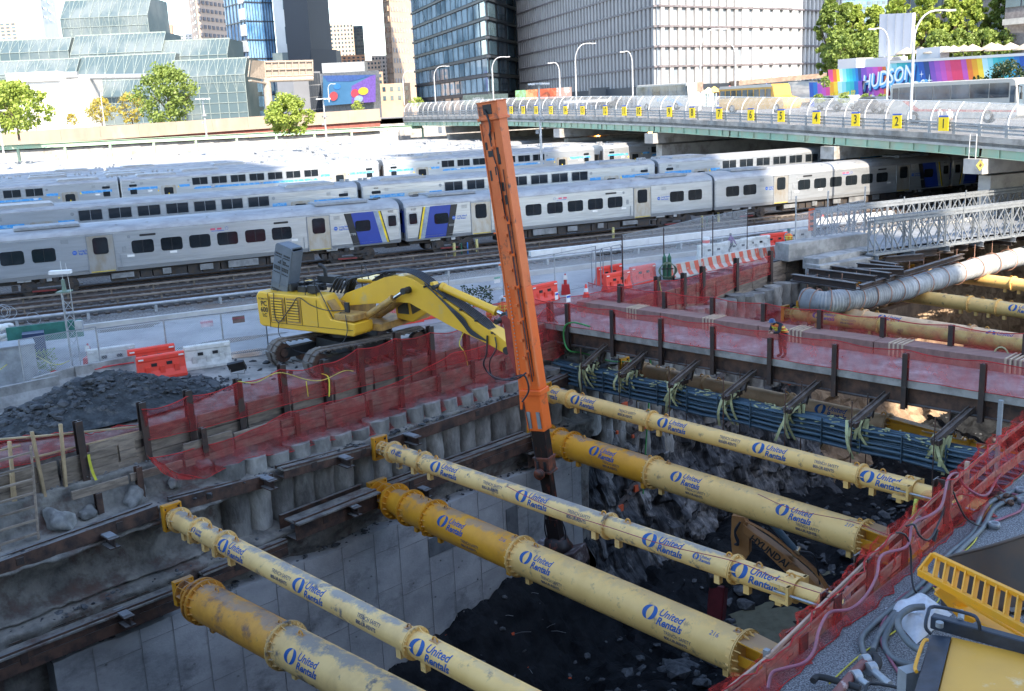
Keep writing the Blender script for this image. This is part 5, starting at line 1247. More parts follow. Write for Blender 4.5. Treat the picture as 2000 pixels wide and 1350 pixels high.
for k in range(4):
    m.tube(smooth_path([BP_(830,556,-.03)+Z*.05,BP_(870,590,-.05-.02*k),BP_(905,620+4*k,-.06),BP_(918,640+3*k,-.06),BP_(932,652+2*k,-.05),BP_(950,665,-.04)],4),.03,n=5)
for k in range(5): m.tube(smooth_path([E_(-.6+.2*k,-.3,2.3),E_(-.2+.2*k,-.2,2.9),E_(.3+.1*k,-.1,2.7),BP_(664,585,.2+.1*k)],5),.045,n=6)
for k in range(4): m.tube(smooth_path([BP_(712,552,.5),BP_(735,548,.75)+Z*.3*k*.3,BP_(765,538,.6)+Z*.2,BP_(800,540,.5)+Z*.15],5),.035,n=5)
m.obj('boom_hoses',hose,bo)
for x,y in((868,584),(900,607),(930,628),(962,652),(752,541),(830,562)): m=M(); m.box(BP_(x,y,.3)+Z*.04,(.07,.75,.07),m=ER); m.obj('hose_clamp',blkm,bo)
m=M(); m.tube(smooth_path([BP_(983,620),E_(-3.2,-1.7,2.38)],2),.001,n=3) if False else m.tube(smooth_path([E_(-2.5,-1.72,2.4),E_(-2.55,-1.75,1.6),E_(-2.3,-1.78,1.15),E_(-1.5,-1.75,1.9),E_(-1.1,-1.7,2.28),E_(-.4,-1.72,2.0),E_(.5,-1.72,1.85),E_(1.25,-1.5,1.85)],7),.02,n=5); m.tube(smooth_path([E_(-2.3,-1.78,1.15),E_(-2.2,-1.9,.6),E_(-1,-2.2,.1),E_(.4,-2.2,.15),E_(1.2,-1.9,.5),E_(1.5,-1.75,1.0),E_(1.35,-1.6,1.7)],7),.02,n=5); m.obj('loose_cable',hose,ex)
# ---- orange telescopic mast with clam
ora=mat('mast_orange',(.85,.15,.018),.45,0,col2=(.76,.125,.016),scale=1,lo=.4,hi=.7,col3=(.26,.09,.05),s3=1.3,lo3=.60,hi3=.70,coat=.15)
oraf=mat('faded_mast_orange',(.78,.19,.05),.55,0,col2=(.70,.155,.04),scale=1.5,col3=(.08,.05,.045),s3=1.0,lo3=.58,hi3=.66)
greasy=mat('greasy_black_mast',(.016,.012,.012),.45,.0,col2=(.18,.035,.015),scale=2.5,stretch=(2,2,.6),lo=.56,hi=.72,spec=.3)
collar_m=mat('greasy_orange',(.22,.06,.03),.5,0,col2=(.05,.03,.025),scale=4)
clamm=mat('worn_clam_steel',(.07,.05,.05),.5,.4,col2=(.20,.19,.19),scale=3,lo=.5,hi=.6)
MD=35.5; mt_=onD(959,197,MD); mb=onD(1088,1062,MD); ax=(mb-mt_).normalized(); mx_=(hx-ax*hx.dot(ax)).normalized(); my_=ax.cross(mx_); my_=my_ if my_.dot(hy)>0 else -my_
MR=Matrix((mx_,my_,-ax)).transposed()
def mastz(py): # distance along axis for a pixel row
    lo,hi=0,18
    for _ in range(40):
        q=(lo+hi)/2; p=mt_+ax*q-CAMP
        if 675-FP*p.dot(cU)/p.dot(cF)<py: lo=q
        else: hi=q
    return lo
def mbx(y0,y1,w,d,m,ox=0,oy=0):
    a,b=mastz(y0),mastz(y1); m.box(mt_+ax*(a+b)/2+mx_*ox+my_*oy,(w,d,b-a),m=MR)
ms=thing('telescopic_mast','tall orange telescopic digging mast hanging on the yellow excavator boom into the pit','mast',mt_)
m=M(); mbx(232,560,.76,.52,m); m.obj('upper_mast',oraf,ms,bevel=.02)
m=M(); mbx(560,758,.78,.54,m); mbx(758,768,.9,.66,m); mbx(768,838,.72,.54,m); lo_=m.obj('lower_mast',ora,ms,bevel=.02)
m=M(); mbx(197,232,.82,.6,m,0,0); mbx(228,234,.9,.7,m); mbx(197,200,.86,.64,m); hd=m.obj('mast_head',oraf,ms,bevel=.02)
m=M(); mbx(203,222,.34,.04,m,.0,-.30); m.obj('head_opening',blkm,hd)
m=M()
mbx(238,750,.05,.10,m,-.39,-.24); mbx(238,750,.05,.10,m,.39,-.24); mbx(238,750,.10,.05,m,.05,-.27)
for y in range(250,750,34): mbx(y,y+5,.12,.12,m,.0,-.31)
m.obj('edge_ribs',oraf,ms)
m=M(); 
for y0,y1,x,w in((257,272,.02,.2),(287,300,.1,.18),(300,320,.15,.12),(292,304,-.15,.2),(318,340,.0,.14),(355,372,.15,.1),(275,290,-.28,.08),(330,350,-.27,.07),(380,398,.2,.1)): mbx(y0,y1,w,.012,m,x,-.268)
m.obj('dark_patches',blkm,ms)
m=M(); m.tube(smooth_path([mt_+ax*mastz(y)+mx_*x-my_*.36 for y,x in((212,-.1),(222,-.02),(240,.05),(255,.02),(262,-.05))],5),.035,n=6); m.tube([mt_+ax*mastz(y)+mx_*x-my_*.33 for y,x in((262,-.05),(300,-.02),(330,.08),(420,.1),(420,.16),(740,.2))],.022,n=5); m.tube([mt_+ax*mastz(y)+mx_*(.27)-my_*.30 for y in range(330,745,20)],.014,n=4); m.obj('mast_hose',hose,ms)
m=M(); 
for y in range(430,740,62): mbx(y,y+5,.1,.08,m,.2,-.33); mbx(y+20,y+23,.22,.05,m,-.42,-.24)
m.obj('pipe_brackets',ora,ms)
redbr=mat('dark_red_bracket',(.30,.045,.04),.5,0,var=.15); 
def mast_poly(pts,off,th,name,mt,par):
    c0=mt_+my_*off; P_=[onP(x,y,c0,my_) for x,y in pts]; k=len(P_); m=M(); m.add(P_+[p+my_*th for p in P_],[tuple(range(k))[::-1],tuple(range(k,2*k))]+[(i,(i+1)%k,k+(i+1)%k,k+i) for i in range(k)]); return m.obj(name,mt,par)
for off in(-.30,.42): mast_poly([(978,620),(985,616),(996,625),(1004,690),(1008,735),(998,705),(992,690),(988,668),(985,640)],off,.06,'arm_bracket',redbr,ms)
m=M(); p1=onP(982,623,mt_,my_); m.cyl(p1-my_*.45,p1+my_*.5,.1,n=12); m.obj('pin',blkm,ms)
m=M(); c0=mt_-my_*.33
for k in range(24): q=onP(993+.6*k*2.0*.5+k*.35,560+k*7,c0,my_); m.cyl(q-my_*.03,q,.022,n=6)
m.obj('edge_bolts',galv,ms)
mast_poly([(984,555),(990,553),(1001,612),(1012,705),(1022,770),(1020,800),(1016,800),(1012,745),(1002,700)],-.28,.05,'side_plate',ora,ms)
for x in(-.2,.2):
    m=M(); mbx(800,832,.14,.04,m,x,-.30); m.obj('wear_pad',galvdull,ms)
m=M(); mbx(838,895,.56,.42,m); inn=m.obj('inner_mast',greasy,ms,bevel=.02); m=M(); mbx(893,920,.62,.5,m); mbx(890,894,.68,.56,m); mbx(917,921,.68,.56,m); cl=m.obj('inner_collar',collar_m,ms,bevel=.01); m=M()
for x in(-.15,.15): mbx(897,915,.1,.03,m,x,-.27)
m.obj('slots',blkm,cl)
m=M(); mbx(920,1015,.42,.34,m); m.obj('lowest_mast',greasy,ms,bevel=.02)
m=M(); q=onD(1053,927,MD-.4); m.lathe(q-my_*.06,[(0,0),(.2,0),(.2,.05),(.1,.05),(.1,.1),(.2,.1),(.2,.14),(0,.14)],16,my_); m.obj('cable_reel',collar_m,ms)
m=M(); m.tube([mt_+ax*mastz(780)-mx_*.33-my_*.3,q],.014,n=4); m.tube([q,mt_+ax*mastz(1020)-my_*.2-mx_*.1],.014,n=4); m.obj('reel_cable',hose,ms)
m=M(); m.tube(smooth_path([BP_(953,655,-.05),BP_(953,690,-.1),BP_(948,710,-.12),BP_(960,730,-.12),onD(985,742,34.9),onD(1020,733,34.9),onD(1030,745,34.9),onD(1032,765,34.9),onD(1020,785,35)],6),.035,n=6); m.tube(smooth_path([BP_(968,658,-.05),BP_(972,680,-.1),BP_(960,705,-.12),BP_(965,735,-.12),onD(985,742,34.8),onD(1010,740,34.8),onD(1028,728,34.8)],6),.03,n=6); m.obj('mast_supply_hose',hose,ms)
# clam at foot
m=M(); mbx(1012,1070,.5,.4,m); a=mastz(1062); m.lathe(mt_+ax*a,[(.2,-.3),(.45,-.2),(.5,0),(.6,.15),(.3,.35)],14,ax); m.obj('clam_head',greasy,ms)
for s in(-1,1):
    m=M(); m.prism([(0,0),(s*.95,.3),(s*1.05,-.35),(s*.55,-.75),(s*.05,-.85)],mt_+ax*(a+.35),mx_,-ax,1.0); m.obj('clam_shell',clamm,ms,bevel=.03)
m=M(); m.tube(smooth_path([mt_+ax*mastz(1000)-mx_*.3,mt_+ax*mastz(1040)-mx_*.45,mt_+ax*mastz(1070)-mx_*.3],5),.03,n=5); m.tube(smooth_path([mt_+ax*mastz(1000)+mx_*.25,mt_+ax*mastz(1035)+mx_*.45,mt_+ax*mastz(1065)+mx_*.3],5),.03,n=5); m.obj('clam_hoses',hose,ms)
# ================================================================ EXCAVATOR IN THE PIT (brown, lettered)
hyb=mat('brown_orange_boom',(.42,.20,.065),.5,0,col2=(.34,.155,.05),scale=1.5,col3=(.12,.06,.035),s3=1.2,lo3=.58,hi3=.7)
hc=onD(1520,1080,36); HN=V((-.42,-.9,.1)).normalized()
hp=lambda x,y,off=0:onP(x,y,hc,HN)-HN*off
hy_=thing('excavator','brown excavator boom with a dark red breaker working down in the pit','excavator',hc)
def hpoly(pts,off,th,name,mt,par=None):
    P_=[hp(x,y,off) for x,y in pts]; k=len(P_); m=M(); m.add(P_+[p-HN*th for p in P_],[tuple(range(k)),tuple(range(k,2*k))[::-1]]+[(i,k+i,k+(i+1)%k,(i+1)%k) for i in range(k)]); return m.obj(name,mt,par or hy_,bevel=.015)
bo2=hpoly([(1451,1024),(1470,1040),(1500,1060),(1530,1083),(1575,1122),(1602,1150),(1640,1200),(1600,1200),(1545,1128),(1520,1105),(1490,1075),(1466,1052),(1450,1040)],0,.6,'boom',hyb)
ex_=(hp(1530,1093)-hp(1480,1055)).normalized(); ey_=(HN.cross(ex_)); ey_=ey_ if ey_.z>0 else -ey_
m=M(); put_text(m,'HYUNDAI',.38,hp(1502,1077)+HN*.012,ex_,ey_,off=.012); m.obj('lettering',blkm,bo2)
hpoly([(1428,1008),(1452,1012),(1463,1045),(1462,1085),(1452,1100),(1430,1100),(1426,1050)],.1,.5,'dipper_arm',hyb)
m=M(); m.cyl(hp(1500,1022,.35),hp(1556,1088,.35),.14,n=14); r0=m.obj('ram_cylinder',bluep,bo2); m=M(); m.cyl(hp(1470,1000,.35),hp(1500,1022,.35),.07,n=10); m.cyl(hp(1553,1084,.1),hp(1553,1084,.6),.16,n=12); m.obj('ram_rod',chrome,r0)
m=M()
for k in range(5): m.tube(smooth_path([hp(1455,1018+k,-.03+.1*k),hp(1500,1048+k,-.03+.1*k)+Z*.12,hp(1560,1098,.1*k)+Z*.14,hp(1590,1128,.1*k)+Z*.2,hp(1620,1170,.1*k)+Z*.2],5),.022,n=5)
m.obj('boom_pipes',hyb,bo2); m=M()
for k in range(3): m.tube(smooth_path([hp(1447,1018,-.1),hp(1437,1035+3*k,-.15),hp(1444,1055+3*k,-.15),hp(1436,1062,-.1)],5),.04,n=6)
m.obj('arm_hoses',hose,bo2); m=M(); m.tube(smooth_path([hp(1560,1085,.2)+Z*.1,hp(1585,1100,.2)+Z*.3,hp(1595,1125,.2)+Z*.2,hp(1600,1145,.2)],5),.035,n=6); m.obj('boom_hose',hose,bo2)
brk=mat('breaker_red',(.13,.018,.025),.45,0,var=.2); m=M(); q0=hp(1402,1140,.2); q1=hp(1396,1215,.2); m.beam(q0,q1,.62,.75,up=HN); m.cyl(q1,q1+(q1-q0).normalized()*1.4,.12,.09,n=12); m.obj('breaker_hammer',brk,hy_,bevel=.05); m=M(); m.box(q0+Z*.15,(.9,.7,.5)); m.beam(q0+Z*.2,hp(1438,1095,.3),.35,.4); m.obj('quick_coupler',blkm,hy_,bevel=.04)
# body and tracks of it, mostly hidden below the fence
bc=hp(1655,1235,.3); bc.z=-13.8
m=M(); m.box(bc+Z*.3,(2.9,2.6,1.2),rz=-.9); m.obj('upper_body',hyb,hy_,bevel=.05); m=M()
for s in(-1.2,1.2): m.box(bc+V((.78*s,.62*s,-.9)),(3.8,.6,.85),rz=-.9)
m.obj('tracks',trackm,hy_,bevel=.2)
# ================================================================ BACKGROUND CITY
random.seed(51)
SL=8.35 # street level beyond the yard
st=mat('street_paving',(.28,.28,.27),.9,0,var=.1,scale=.1)
sheet('street',[TN(-3000,209.5,SL),TN(96,209.5,SL),TN(96,20,5.5),TN(3000,20,5.5),TN(3000,3000,SL),TN(-3000,3000,SL)],st)
def gridparts(boxes,name,mt,par,th=100,bev=0):
    """boxes: list of (builder fn) -> first ~100 as own parts, the rest as one stuff part"""
    for f in boxes[:th-1 if len(boxes)>th else th]: m=M(); f(m); m.obj(name,mt,par)
    if len(boxes)>th:
        m=M()
        for f in boxes[th-1:]: f(m)
        o=m.obj(name+'_rest',mt,par); o['kind']='stuff'
def bldg(name,lab,pts,ztop,zbot=4,mt=None,depth=25,cat='building',roof=True):
    """pts: left to right ground points of visible faces"""
    o=thing(name,lab,cat,V((pts[0].x,pts[0].y,zbot)))
    P_=[V((p.x,p.y,0)) for p in pts]; back=V((0,0,0)); away=((P_[0]+P_[-1])/2-V((0,0,0))).normalized(); P2=P_+[P_[-1]+away*depth,P_[0]+away*depth]
    n=len(P2); m=M(); m.add([p+Z*zbot for p in P2]+[p+Z*ztop for p in P2],[tuple(range(n))[::-1],tuple(range(n,2*n))]+[(i,(i+1)%n,n+(i+1)%n,n+i) for i in range(n)]); m.obj('wall',mt,o); return o
def face(par,a,b,z0,z1,nx,nz,fw,fh,mt,name='window',th=100,proud=.12,skip=0,offz=0,frame=None):
    a=V((a.x,a.y,0));b=V((b.x,b.y,0)); d=(b-a); L=d.length; d.normalize(); nrm=V((d.y,-d.x,0)); nrm=nrm if nrm.dot(CAMP-a)>0 else -nrm; rz=math.atan2(d.y,d.x); bx=[]
    for j in range(nz):
        for i in range(nx):
            if skip and random.random()<skip: continue
            p=a+d*(L*(i+.5)/nx)+nrm*proud*.3; z=lerp(z0,z1,(j+.5)/nz)+offz; w,h=L/nx*fw,(z1-z0)/nz*fh
            bx.append(lambda m,p=p,z=z,w=w,h=h:m.box(V((p.x,p.y,z)),(w,proud,h),rz=rz))
    gridparts(bx,name,mt,par,th)
def zt(py,D,px=1000): # height of a pixel row at depth D
    return onD(px,py,D).z
XD=lambda px,D:(lambda p:V((p.x,p.y,0)))(onD(px,150,D))
glassb=mat('blue_curtain_glass',(.05,.16,.34),.12,0,col2=(.20,.36,.55),scale=.12,spec=.8)
glassd=mat('dark_window_glass',(.03,.06,.09),.08,0,col2=(.10,.16,.20),scale=.1,spec=.9)
glassg=mat('pale_green_glass',(.07,.105,.12),.4,0,col2=(.135,.165,.175),scale=.05,spec=.2,lo=.45,hi=.58)
navy=mat('navy_cladding',(.006,.011,.022),.6,0,var=.05,scale=.1)
charc=mat('charcoal_frame',(.045,.055,.07),.4,.2,var=.05)
brickp=mat('pale_brick',(.45,.33,.24),.85,0,var=.06,scale=.3)
brickt=mat('tan_brick',(.38,.27,.20),.85,0,var=.06,scale=.3)
stonew=mat('white_stone_fin',(.34,.33,.325),.7,0,var=.06,scale=.3)
whiteb=mat('white_cladding',(.58,.58,.575),.6,0,var=.04,scale=.2)
palew=mat('pale_tower_wall',(.52,.53,.55),.6,0,var=.05,scale=.2)
# --- convention centre of stepped glass
cc=thing('convention_centre','pale green glass convention centre in stepped lattice blocks','building',XD(240,320))
latt=mat('white_space_frame',(.24,.29,.28),.6,0)
def glassblock(x0,x1,yt,yb,D,ch=2.6,cellx=None):
    a=XD(x0,D);b=XD(x1,D); d=(b-a);L=d.length;d.normalize(); nrm=V((d.y,-d.x,0)); z1=zt(yt,D,(x0+x1)/2); z0=zt(yb,D,(x0+x1)/2)
    # straight face with a chamfered top
    m=M(); prof=[(0,z0),(0,z1-ch),(-ch,z1),(-22,z1),(-22,z0)]; A_=[a+nrm*q+Z*z for q,z in prof];B2=[b+nrm*q+Z*z for q,z in prof]; m.add(A_+B2,[(0,1,2,3,4)[::-1],(5,6,7,8,9),(0,5,6,1),(1,6,7,2),(2,7,8,3)][::1]); pb=m.obj('glass_block',glassg,cc)
    m=M(); nx=max(3,round(L/3.0)); r=.16
    levels=[z for z in frange(z0,z1-ch,3.0)]+[z1-ch]
    for i in range(nx+1):
        p=a+d*(L*i/nx)+nrm*.1; m.beam(p+Z*z0,p+Z*(z1-ch),r,r,up=d); m.beam(p+Z*(z1-ch),p-nrm*ch+Z*z1,r,r,up=d)
    for z in levels: m.beam(a+nrm*.1+Z*z,b+nrm*.1+Z*z,r,r)
    m.beam(a-nrm*ch+Z*(z1+.1),b-nrm*ch+Z*(z1+.1),.4,.4)
    for i in range(nx):
        p=a+d*(L*i/nx)+nrm*.08;q=a+d*(L*(i+1)/nx)+nrm*.08; c_=(p+q)/2; m.beam(p+Z*(z1-ch),c_-nrm*ch+Z*z1,.09,.09,up=d); m.beam(q+Z*(z1-ch),c_-nrm*ch+Z*z1,.09,.09,up=d)
        if len(levels)>2: m.beam(p+Z*levels[-3],c_+Z*levels[-1],.09,.09,up=d); m.beam(q+Z*levels[-3],c_+Z*levels[-1],.09,.09,up=d)
    m.obj('lattice',latt,pb)
def frange(a,b,s):
    o=[]; 
    while a<b-.5: o.append(a); a+=s
    return o
glassblock(133,302,-6,70,345,6)
glassblock(143,322,64,112,335,6); glassblock(148,337,106,165,325,6); glassblock(156,345,155,262,315,5)
glassblock(-70,140,77,120,335,4); glassblock(-70,150,118,170,325,4); glassblock(320,448,76,118,334,5); glassblock(330,478,115,242,322,5)
m=M(); a=XD(-60,305);b=XD(168,305); m.add([a+Z*4,b+Z*4,b+Z*zt(158,305,60),a+Z*zt(158,305,60)]+[p+V((0,12,0)) for p in (a+Z*4,b+Z*4,b+Z*zt(158,305,60),a+Z*zt(158,305,60))],[(0,1,2,3),(7,6,5,4),(1,5,6,2),(3,2,6,7),(0,3,7,4)]); tag(m.obj('service_building',whiteb),'plain bright white low building in front of the glass blocks on the left','building')
m=M(); p=XD(75,308); m.box(p+Z*zt(151,308,75),(15,8,2.6)); tag(m.obj('rooftop_unit',whiteb),'long white rooftop box on the low white building','rooftop unit')
m=M(); m.cyl(onD(128,151,308),onD(286,149,308),.75,n=12); m.cyl(onD(130,147,307),onD(152,146,307),.9,n=12); tag(m.obj('rooftop_duct',galv),'fat silver duct lying along the roof left of the green glass','duct')
# --- towers left
o=bldg('apartment_tower','pale white tower far behind, at the top left corner',[XD(-60,520),XD(99,520),XD(128,560)],150,mt=palew); face(o,XD(-60,520),XD(99,520),60,150,14,22,.45,.4,mat('pale_blue_window',(.38,.44,.55),.3),th=99); face(o,XD(101,520),XD(127,560),60,150,3,22,.6,.25,glassb,th=60)
o=bldg('apartment_block','small tan apartment block with balconies at the left edge above the glass blocks',[XD(-30,430),XD(46,430)],zt(42,430,20),mt=brickp); face(o,XD(-30,430),XD(46,430),zt(78,430,20),zt(44,430,20),7,5,.6,.45,glassd)
o=bldg('apartment_tower','tall beige apartment tower with rows of balconies behind the glass blocks',[XD(384,470),XD(398,455),XD(462,480)],160,mt=mat('beige_brick',(.58,.45,.36),.8,var=.05)); face(o,XD(399,455),XD(461,480),zt(110,470,420),150,8,34,.5,.45,mat('balcony_grey',(.22,.22,.24),.7),th=99,proud=.5); face(o,XD(385,470),XD(397,455),zt(110,470,390),120,2,28,.5,.4,glassd,th=60)  # plain beige brick walls with flat grey balcony boxes
m=M(); 
for i,(x,y,w) in enumerate(((343,62,8),(362,66,9))): pass
o=bldg('low_building','small distant building between the glass blocks and the beige tower',[XD(338,500),XD(384,500)],zt(66,500,360),mt=whiteb); face(o,XD(338,500),XD(384,500),zt(80,500,360),zt(68,500,360),6,2,.5,.5,glassd); m=M(); m.box(XD(344,500)+Z*zt(58,500,344),(2,2,5)); m.obj('water_tower',brickt,o)
o=bldg('glass_tower','tall blue glass tower left of the dark windowless tower',[XD(452,380),XD(492,365),XD(545,372)],170,mt=glassb)
for a,b,n in((XD(452,380),XD(492,365),6),(XD(492,365),XD(545,372),10)):
    face(o,a,b,8,168,n,1,.12,1,charc,'mullion',proud=.3); face(o,a,b,8,168,1,26,1,.06,charc,'floor_band',proud=.35)
face(o,XD(478,369),XD(492,365),10,168,1,30,.7,.7,palew,'pale_strip',proud=.35)
o=bldg('slab_tower','narrow white tower with dark glass strip beside the navy tower',[XD(546,352),XD(577,346)],160,mt=whiteb); face(o,XD(548,352),XD(576,346),30,158,2,12,.5,.5,glassd)
o=bldg('windowless_tower','tall plain navy blue tower with a lower shoulder on its right',[XD(566,330),XD(612,322),XD(653,334)],170,mt=navy); 
a,b=XD(611,321),XD(660,333); m=M(); zz=zt(95,325,640); m.add([a+Z*4,b+Z*4,b+Z*zz,a+Z*zz]+[p+V((0,10,0)) for p in(a+Z*4,b+Z*4,b+Z*zz,a+Z*zz)],[(0,1,2,3),(7,6,5,4),(1,5,6,2),(3,2,6,7)]); m.obj('shoulder',navy,o)
o=bldg('podium_building','grey panelled podium beside the screen building',[XD(540,300),XD(572,298),XD(626,302)],zt(140,300,600),mt=mat('grey_panel',(.16,.17,.19),.6,var=.06,scale=.2)); face(o,XD(602,300),XD(625,302),8,zt(142,300,600),5,4,.9,.9,charc,'cladding_panel',proud=.1); face(o,XD(500,312),XD(571,299),8,zt(150,300,560),6,3,.7,.7,glassd)
o=bldg('glass_podium','small glass topped block above the billboard gantry',[XD(536,340),XD(578,338)],zt(103,340,560),mt=glassg)
# screen building with a generic abstract mural
sb=bldg('screen_building','dark framed box building with a big blue and purple picture screen',[XD(626,285),XD(741,278)],zt(141,282,680),mt=mat('screen_frame_grey',(.11,.12,.135),.6)); m=M(); p=(XD(626,285)+XD(712,281))/2+V((0,6,0)); m.box(p+Z*zt(133,290,670),(11.5,6,2.6)); m.obj('roof_block',galvdull,sb)
a,b=onD(632,207,283.3),onD(735,199,276.5); a2,b2=onD(632,148,283.3),onD(735,146,276.5)
scr=mat('screen_blue',(.008,.045,.10),.5,0,col2=(.03,.10,.19),scale=.09,lo=.3,hi=.7,emit=(.03,.10,.20,.2)); scp=mat('screen_purple',(.08,.04,.20),.5,emit=(.12,.06,.25,.25)); scn=mat('screen_dark_blue',(.02,.05,.16),.5,emit=(.02,.05,.16,.3))
def onscr(u,v): return a.lerp(b,u).lerp(a2.lerp(b2,u),v)
sn=(b-a).cross(Z).normalized(); sn=sn if sn.dot(CAMP-a)>0 else -sn
def scrpoly(uv,mt,k,nm): m=M(); m.add([onscr(u,v)+sn*(.3+k*.06) for u,v in uv],[tuple(range(len(uv)))]); m.obj(nm,mt,sb)
scrpoly([(0,0),(1,0),(1,1),(0,1)],scr,0,'screen'); scrpoly([(.82,.0),(1,0),(1,1),(.90,.95),(.55,.62),(.55,.0)],scp,1,'purple_field'); scrpoly([(0,1),(1,1),(.55,.78),(.1,.8)],scn,2,'dark_field')
for i,(u,v,r,c) in enumerate(((.28,.62,.055,(.03,.2,.6)),(.62,.36,.085,(.6,.05,.08)),(.78,.42,.08,(.7,.5,.03)),(.22,.3,.09,(.5,.06,.07)),(.7,.15,.07,(.3,.4,.5)))):
    scrpoly([(u+r*math.cos(q*PI/7)*(.9 if i%2 else 1.2),v+r*1.75*math.sin(q*PI/7)) for q in range(14)],mat('screen_colour',tuple(q*.5 for q in c),.5,emit=c+(.15,)),3+i,'colour_spot')
# mid beige buildings
def simple(lab,x0,x1,yt,D,mt,nx,nz,yb=170,fw=.5,fh=.5,name='apartment_block',gl=None):
    o=bldg(name,lab,[XD(x0,D),XD(x1,D)],zt(yt,D,(x0+x1)/2),mt=mt); face(o,XD(x0,D),XD(x1,D),zt(yb,D,(x0+x1)/2),zt(yt+2,D,(x0+x1)/2),nx,nz,fw,fh,gl or glassd); return o
bp=mat('bright_beige_brick',(.60,.48,.38),.85,0,var=.05)
simple('beige apartment block with small windows right of the navy tower',645,697,45,430,bp,8,8,112)
simple('glass sided tower behind the beige block',696,716,50,450,glassg,3,10,112,.8,.7)
simple('short orange brick building between beige blocks',662,716,108,410,mat('orange_brick',(.62,.36,.22),.85),6,2,122)
simple('white building with a crown of small windows, behind the screen building',728,768,108,440,whiteb,6,7,165)
simple('cream buildings at the end of the street behind the screen building',712,745,118,400,bp,5,5,160)
simple('low brown brick building right of the screen building',741,800,163,290,brickp,4,2,200,.4,.5); simple('dark brick building with a pale roofline behind the bridge end',737,748,140,300,brickt,1,4,190)
o=bldg('apartment_tower','tall beige brick apartment tower left of the charcoal tower',[XD(757,400),XD(770,392),XD(824,408)],175,mt=brickp); face(o,XD(771,392),XD(823,408),zt(168,400,790),172,10,42,.4,.45,mat('tower_window',(.30,.29,.30),.4),th=99); face(o,XD(758,400),XD(769,392),zt(168,400,765),172,2,42,.5,.5,brickt,'balcony',th=60,proud=.6)
# --- charcoal grid tower
cA,cB,cC=XD(812,300),XD(956,228),XD(1024,262)
o=bldg('charcoal_tower','charcoal grey tower with a grid of tall reflecting windows',[cA,cB,cC],120,mt=charc,depth=30)
skyg=mat('painted_sky_glass',(.10,.17,.22),.05,.0,col2=(.30,.42,.50),scale=.09,lo=.42,hi=.55,spec=1)  # pale blue sky reflection is put into the glass colour
H_=lambda y:zt(y,260,885)
face(o,cA,cB,SL+4.2,SL+4.2+3.9*26,15,26,.74,.76,skyg,th=100,proud=.25)
face(o,cB,cC,SL+4.2,SL+4.2+3.9*26,4,26,.72,.76,glassd,th=64,proud=.2)
m=M(); L=(cB-cA).length
face(o,cA,cB,SL,SL+4.0,9,1,.7,.9,glassd,'ground_floor_window',proud=.2)
for k in range(27): 
    z=SL+4.15+3.9*k; m.beam(cA+Z*z,cB+Z*z,.9,.5); m.beam(cB+Z*z,cC+Z*z,.9,.5)
m.obj('floor_bands',charc,o)
# --- hotel with white stone fins
hA,hB,hC=XD(1016,250),XD(1284,170),XD(1442,182)
z0=SL+3.4
curve=[hB,hC]; crv=[hC.lerp(XD(1640,206),k/6)+V((0,-3.0*math.sin(PI*k/6),0)) for k in range(1,7)]
o=bldg('stone_fin_building','big white building of vertical stone fins and glass with a rounded right corner',[hA,hB,hC]+crv,110,mt=mat('grey_blue_glass',(.22,.26,.30),.15,0,col2=(.34,.37,.40),scale=.15,spec=.8),depth=35)
FHt=3.1
face(o,hA,hB,z0,z0+FHt*30,46,30,.52,.9,stonew,'stone_fin',th=100,proud=.5)
face(o,hB,hC,z0,z0+FHt*30,10,30,.40,.9,stonew,'stone_fin',th=100,proud=.5)
pp_=[hC]+crv
for i in range(len(pp_)-1): face(o,pp_[i],pp_[i+1],z0,z0+FHt*30,2 if i<3 else 4,30,.62 if i<3 else .3,.92,whiteb,'stone_fin',th=40,proud=.5)
m=M()
for k in range(31):
    z=z0+FHt*k
    for p,q in zip([hA,hB]+pp_,[hB]+pp_): 
        if (p-q).length>.1: m.beam(p+Z*z,q+Z*z,1.0,.3)
m.obj('floor_bands',mat('bronze_band',(.18,.16,.17),.5),o)
m=M()
for p,q in zip([hA,hB]+pp_,[hB]+pp_):
    if (p-q).length>.1: m.beam(p+Z*(z0-.5),q+Z*(z0-.5),1.6,1.3)
m.obj('base_band',charc,o); face(o,hB,hC,SL-.3,z0-1.2,9,1,.86,.95,mat('shop_window',(.30,.38,.40),.15),'shop_window',proud=.7); face(o,hA,hB,SL-.3,z0-1.2,34,1,.5,.95,stonew,'pier',proud=.9)
m=M(); m.box((hA*.3+hB*.7)+V((-3,-6,0))+Z*(SL+1.6),(9,5,.5),rz=-.3); m.obj('canopy',galvdull,o); m=M(); m.box((hA*.28+hB*.72)+V((-.5,-.6,0))+Z*(SL+2.4),(6,1.2,3),rz=-.3); m.obj('portal',charc,o)
m=M(); m.prism([(0,0),(34,1.5),(34,2.2),(0,.8)],crv[0]+V((-6,-6,SL+3.0)),V((1,.15,0)),Z,6); m.obj('entrance_canopy',mat('canopy_bronze',(.30,.22,.17),.5),o)
m=M(); m.box(crv[2]+V((0,-1,0))+Z*(SL+1),(26,1.2,4.0),rz=.2); m.obj('lobby',mat('lobby_bronze',(.36,.26,.17),.5,var=.3,scale=.6),o)
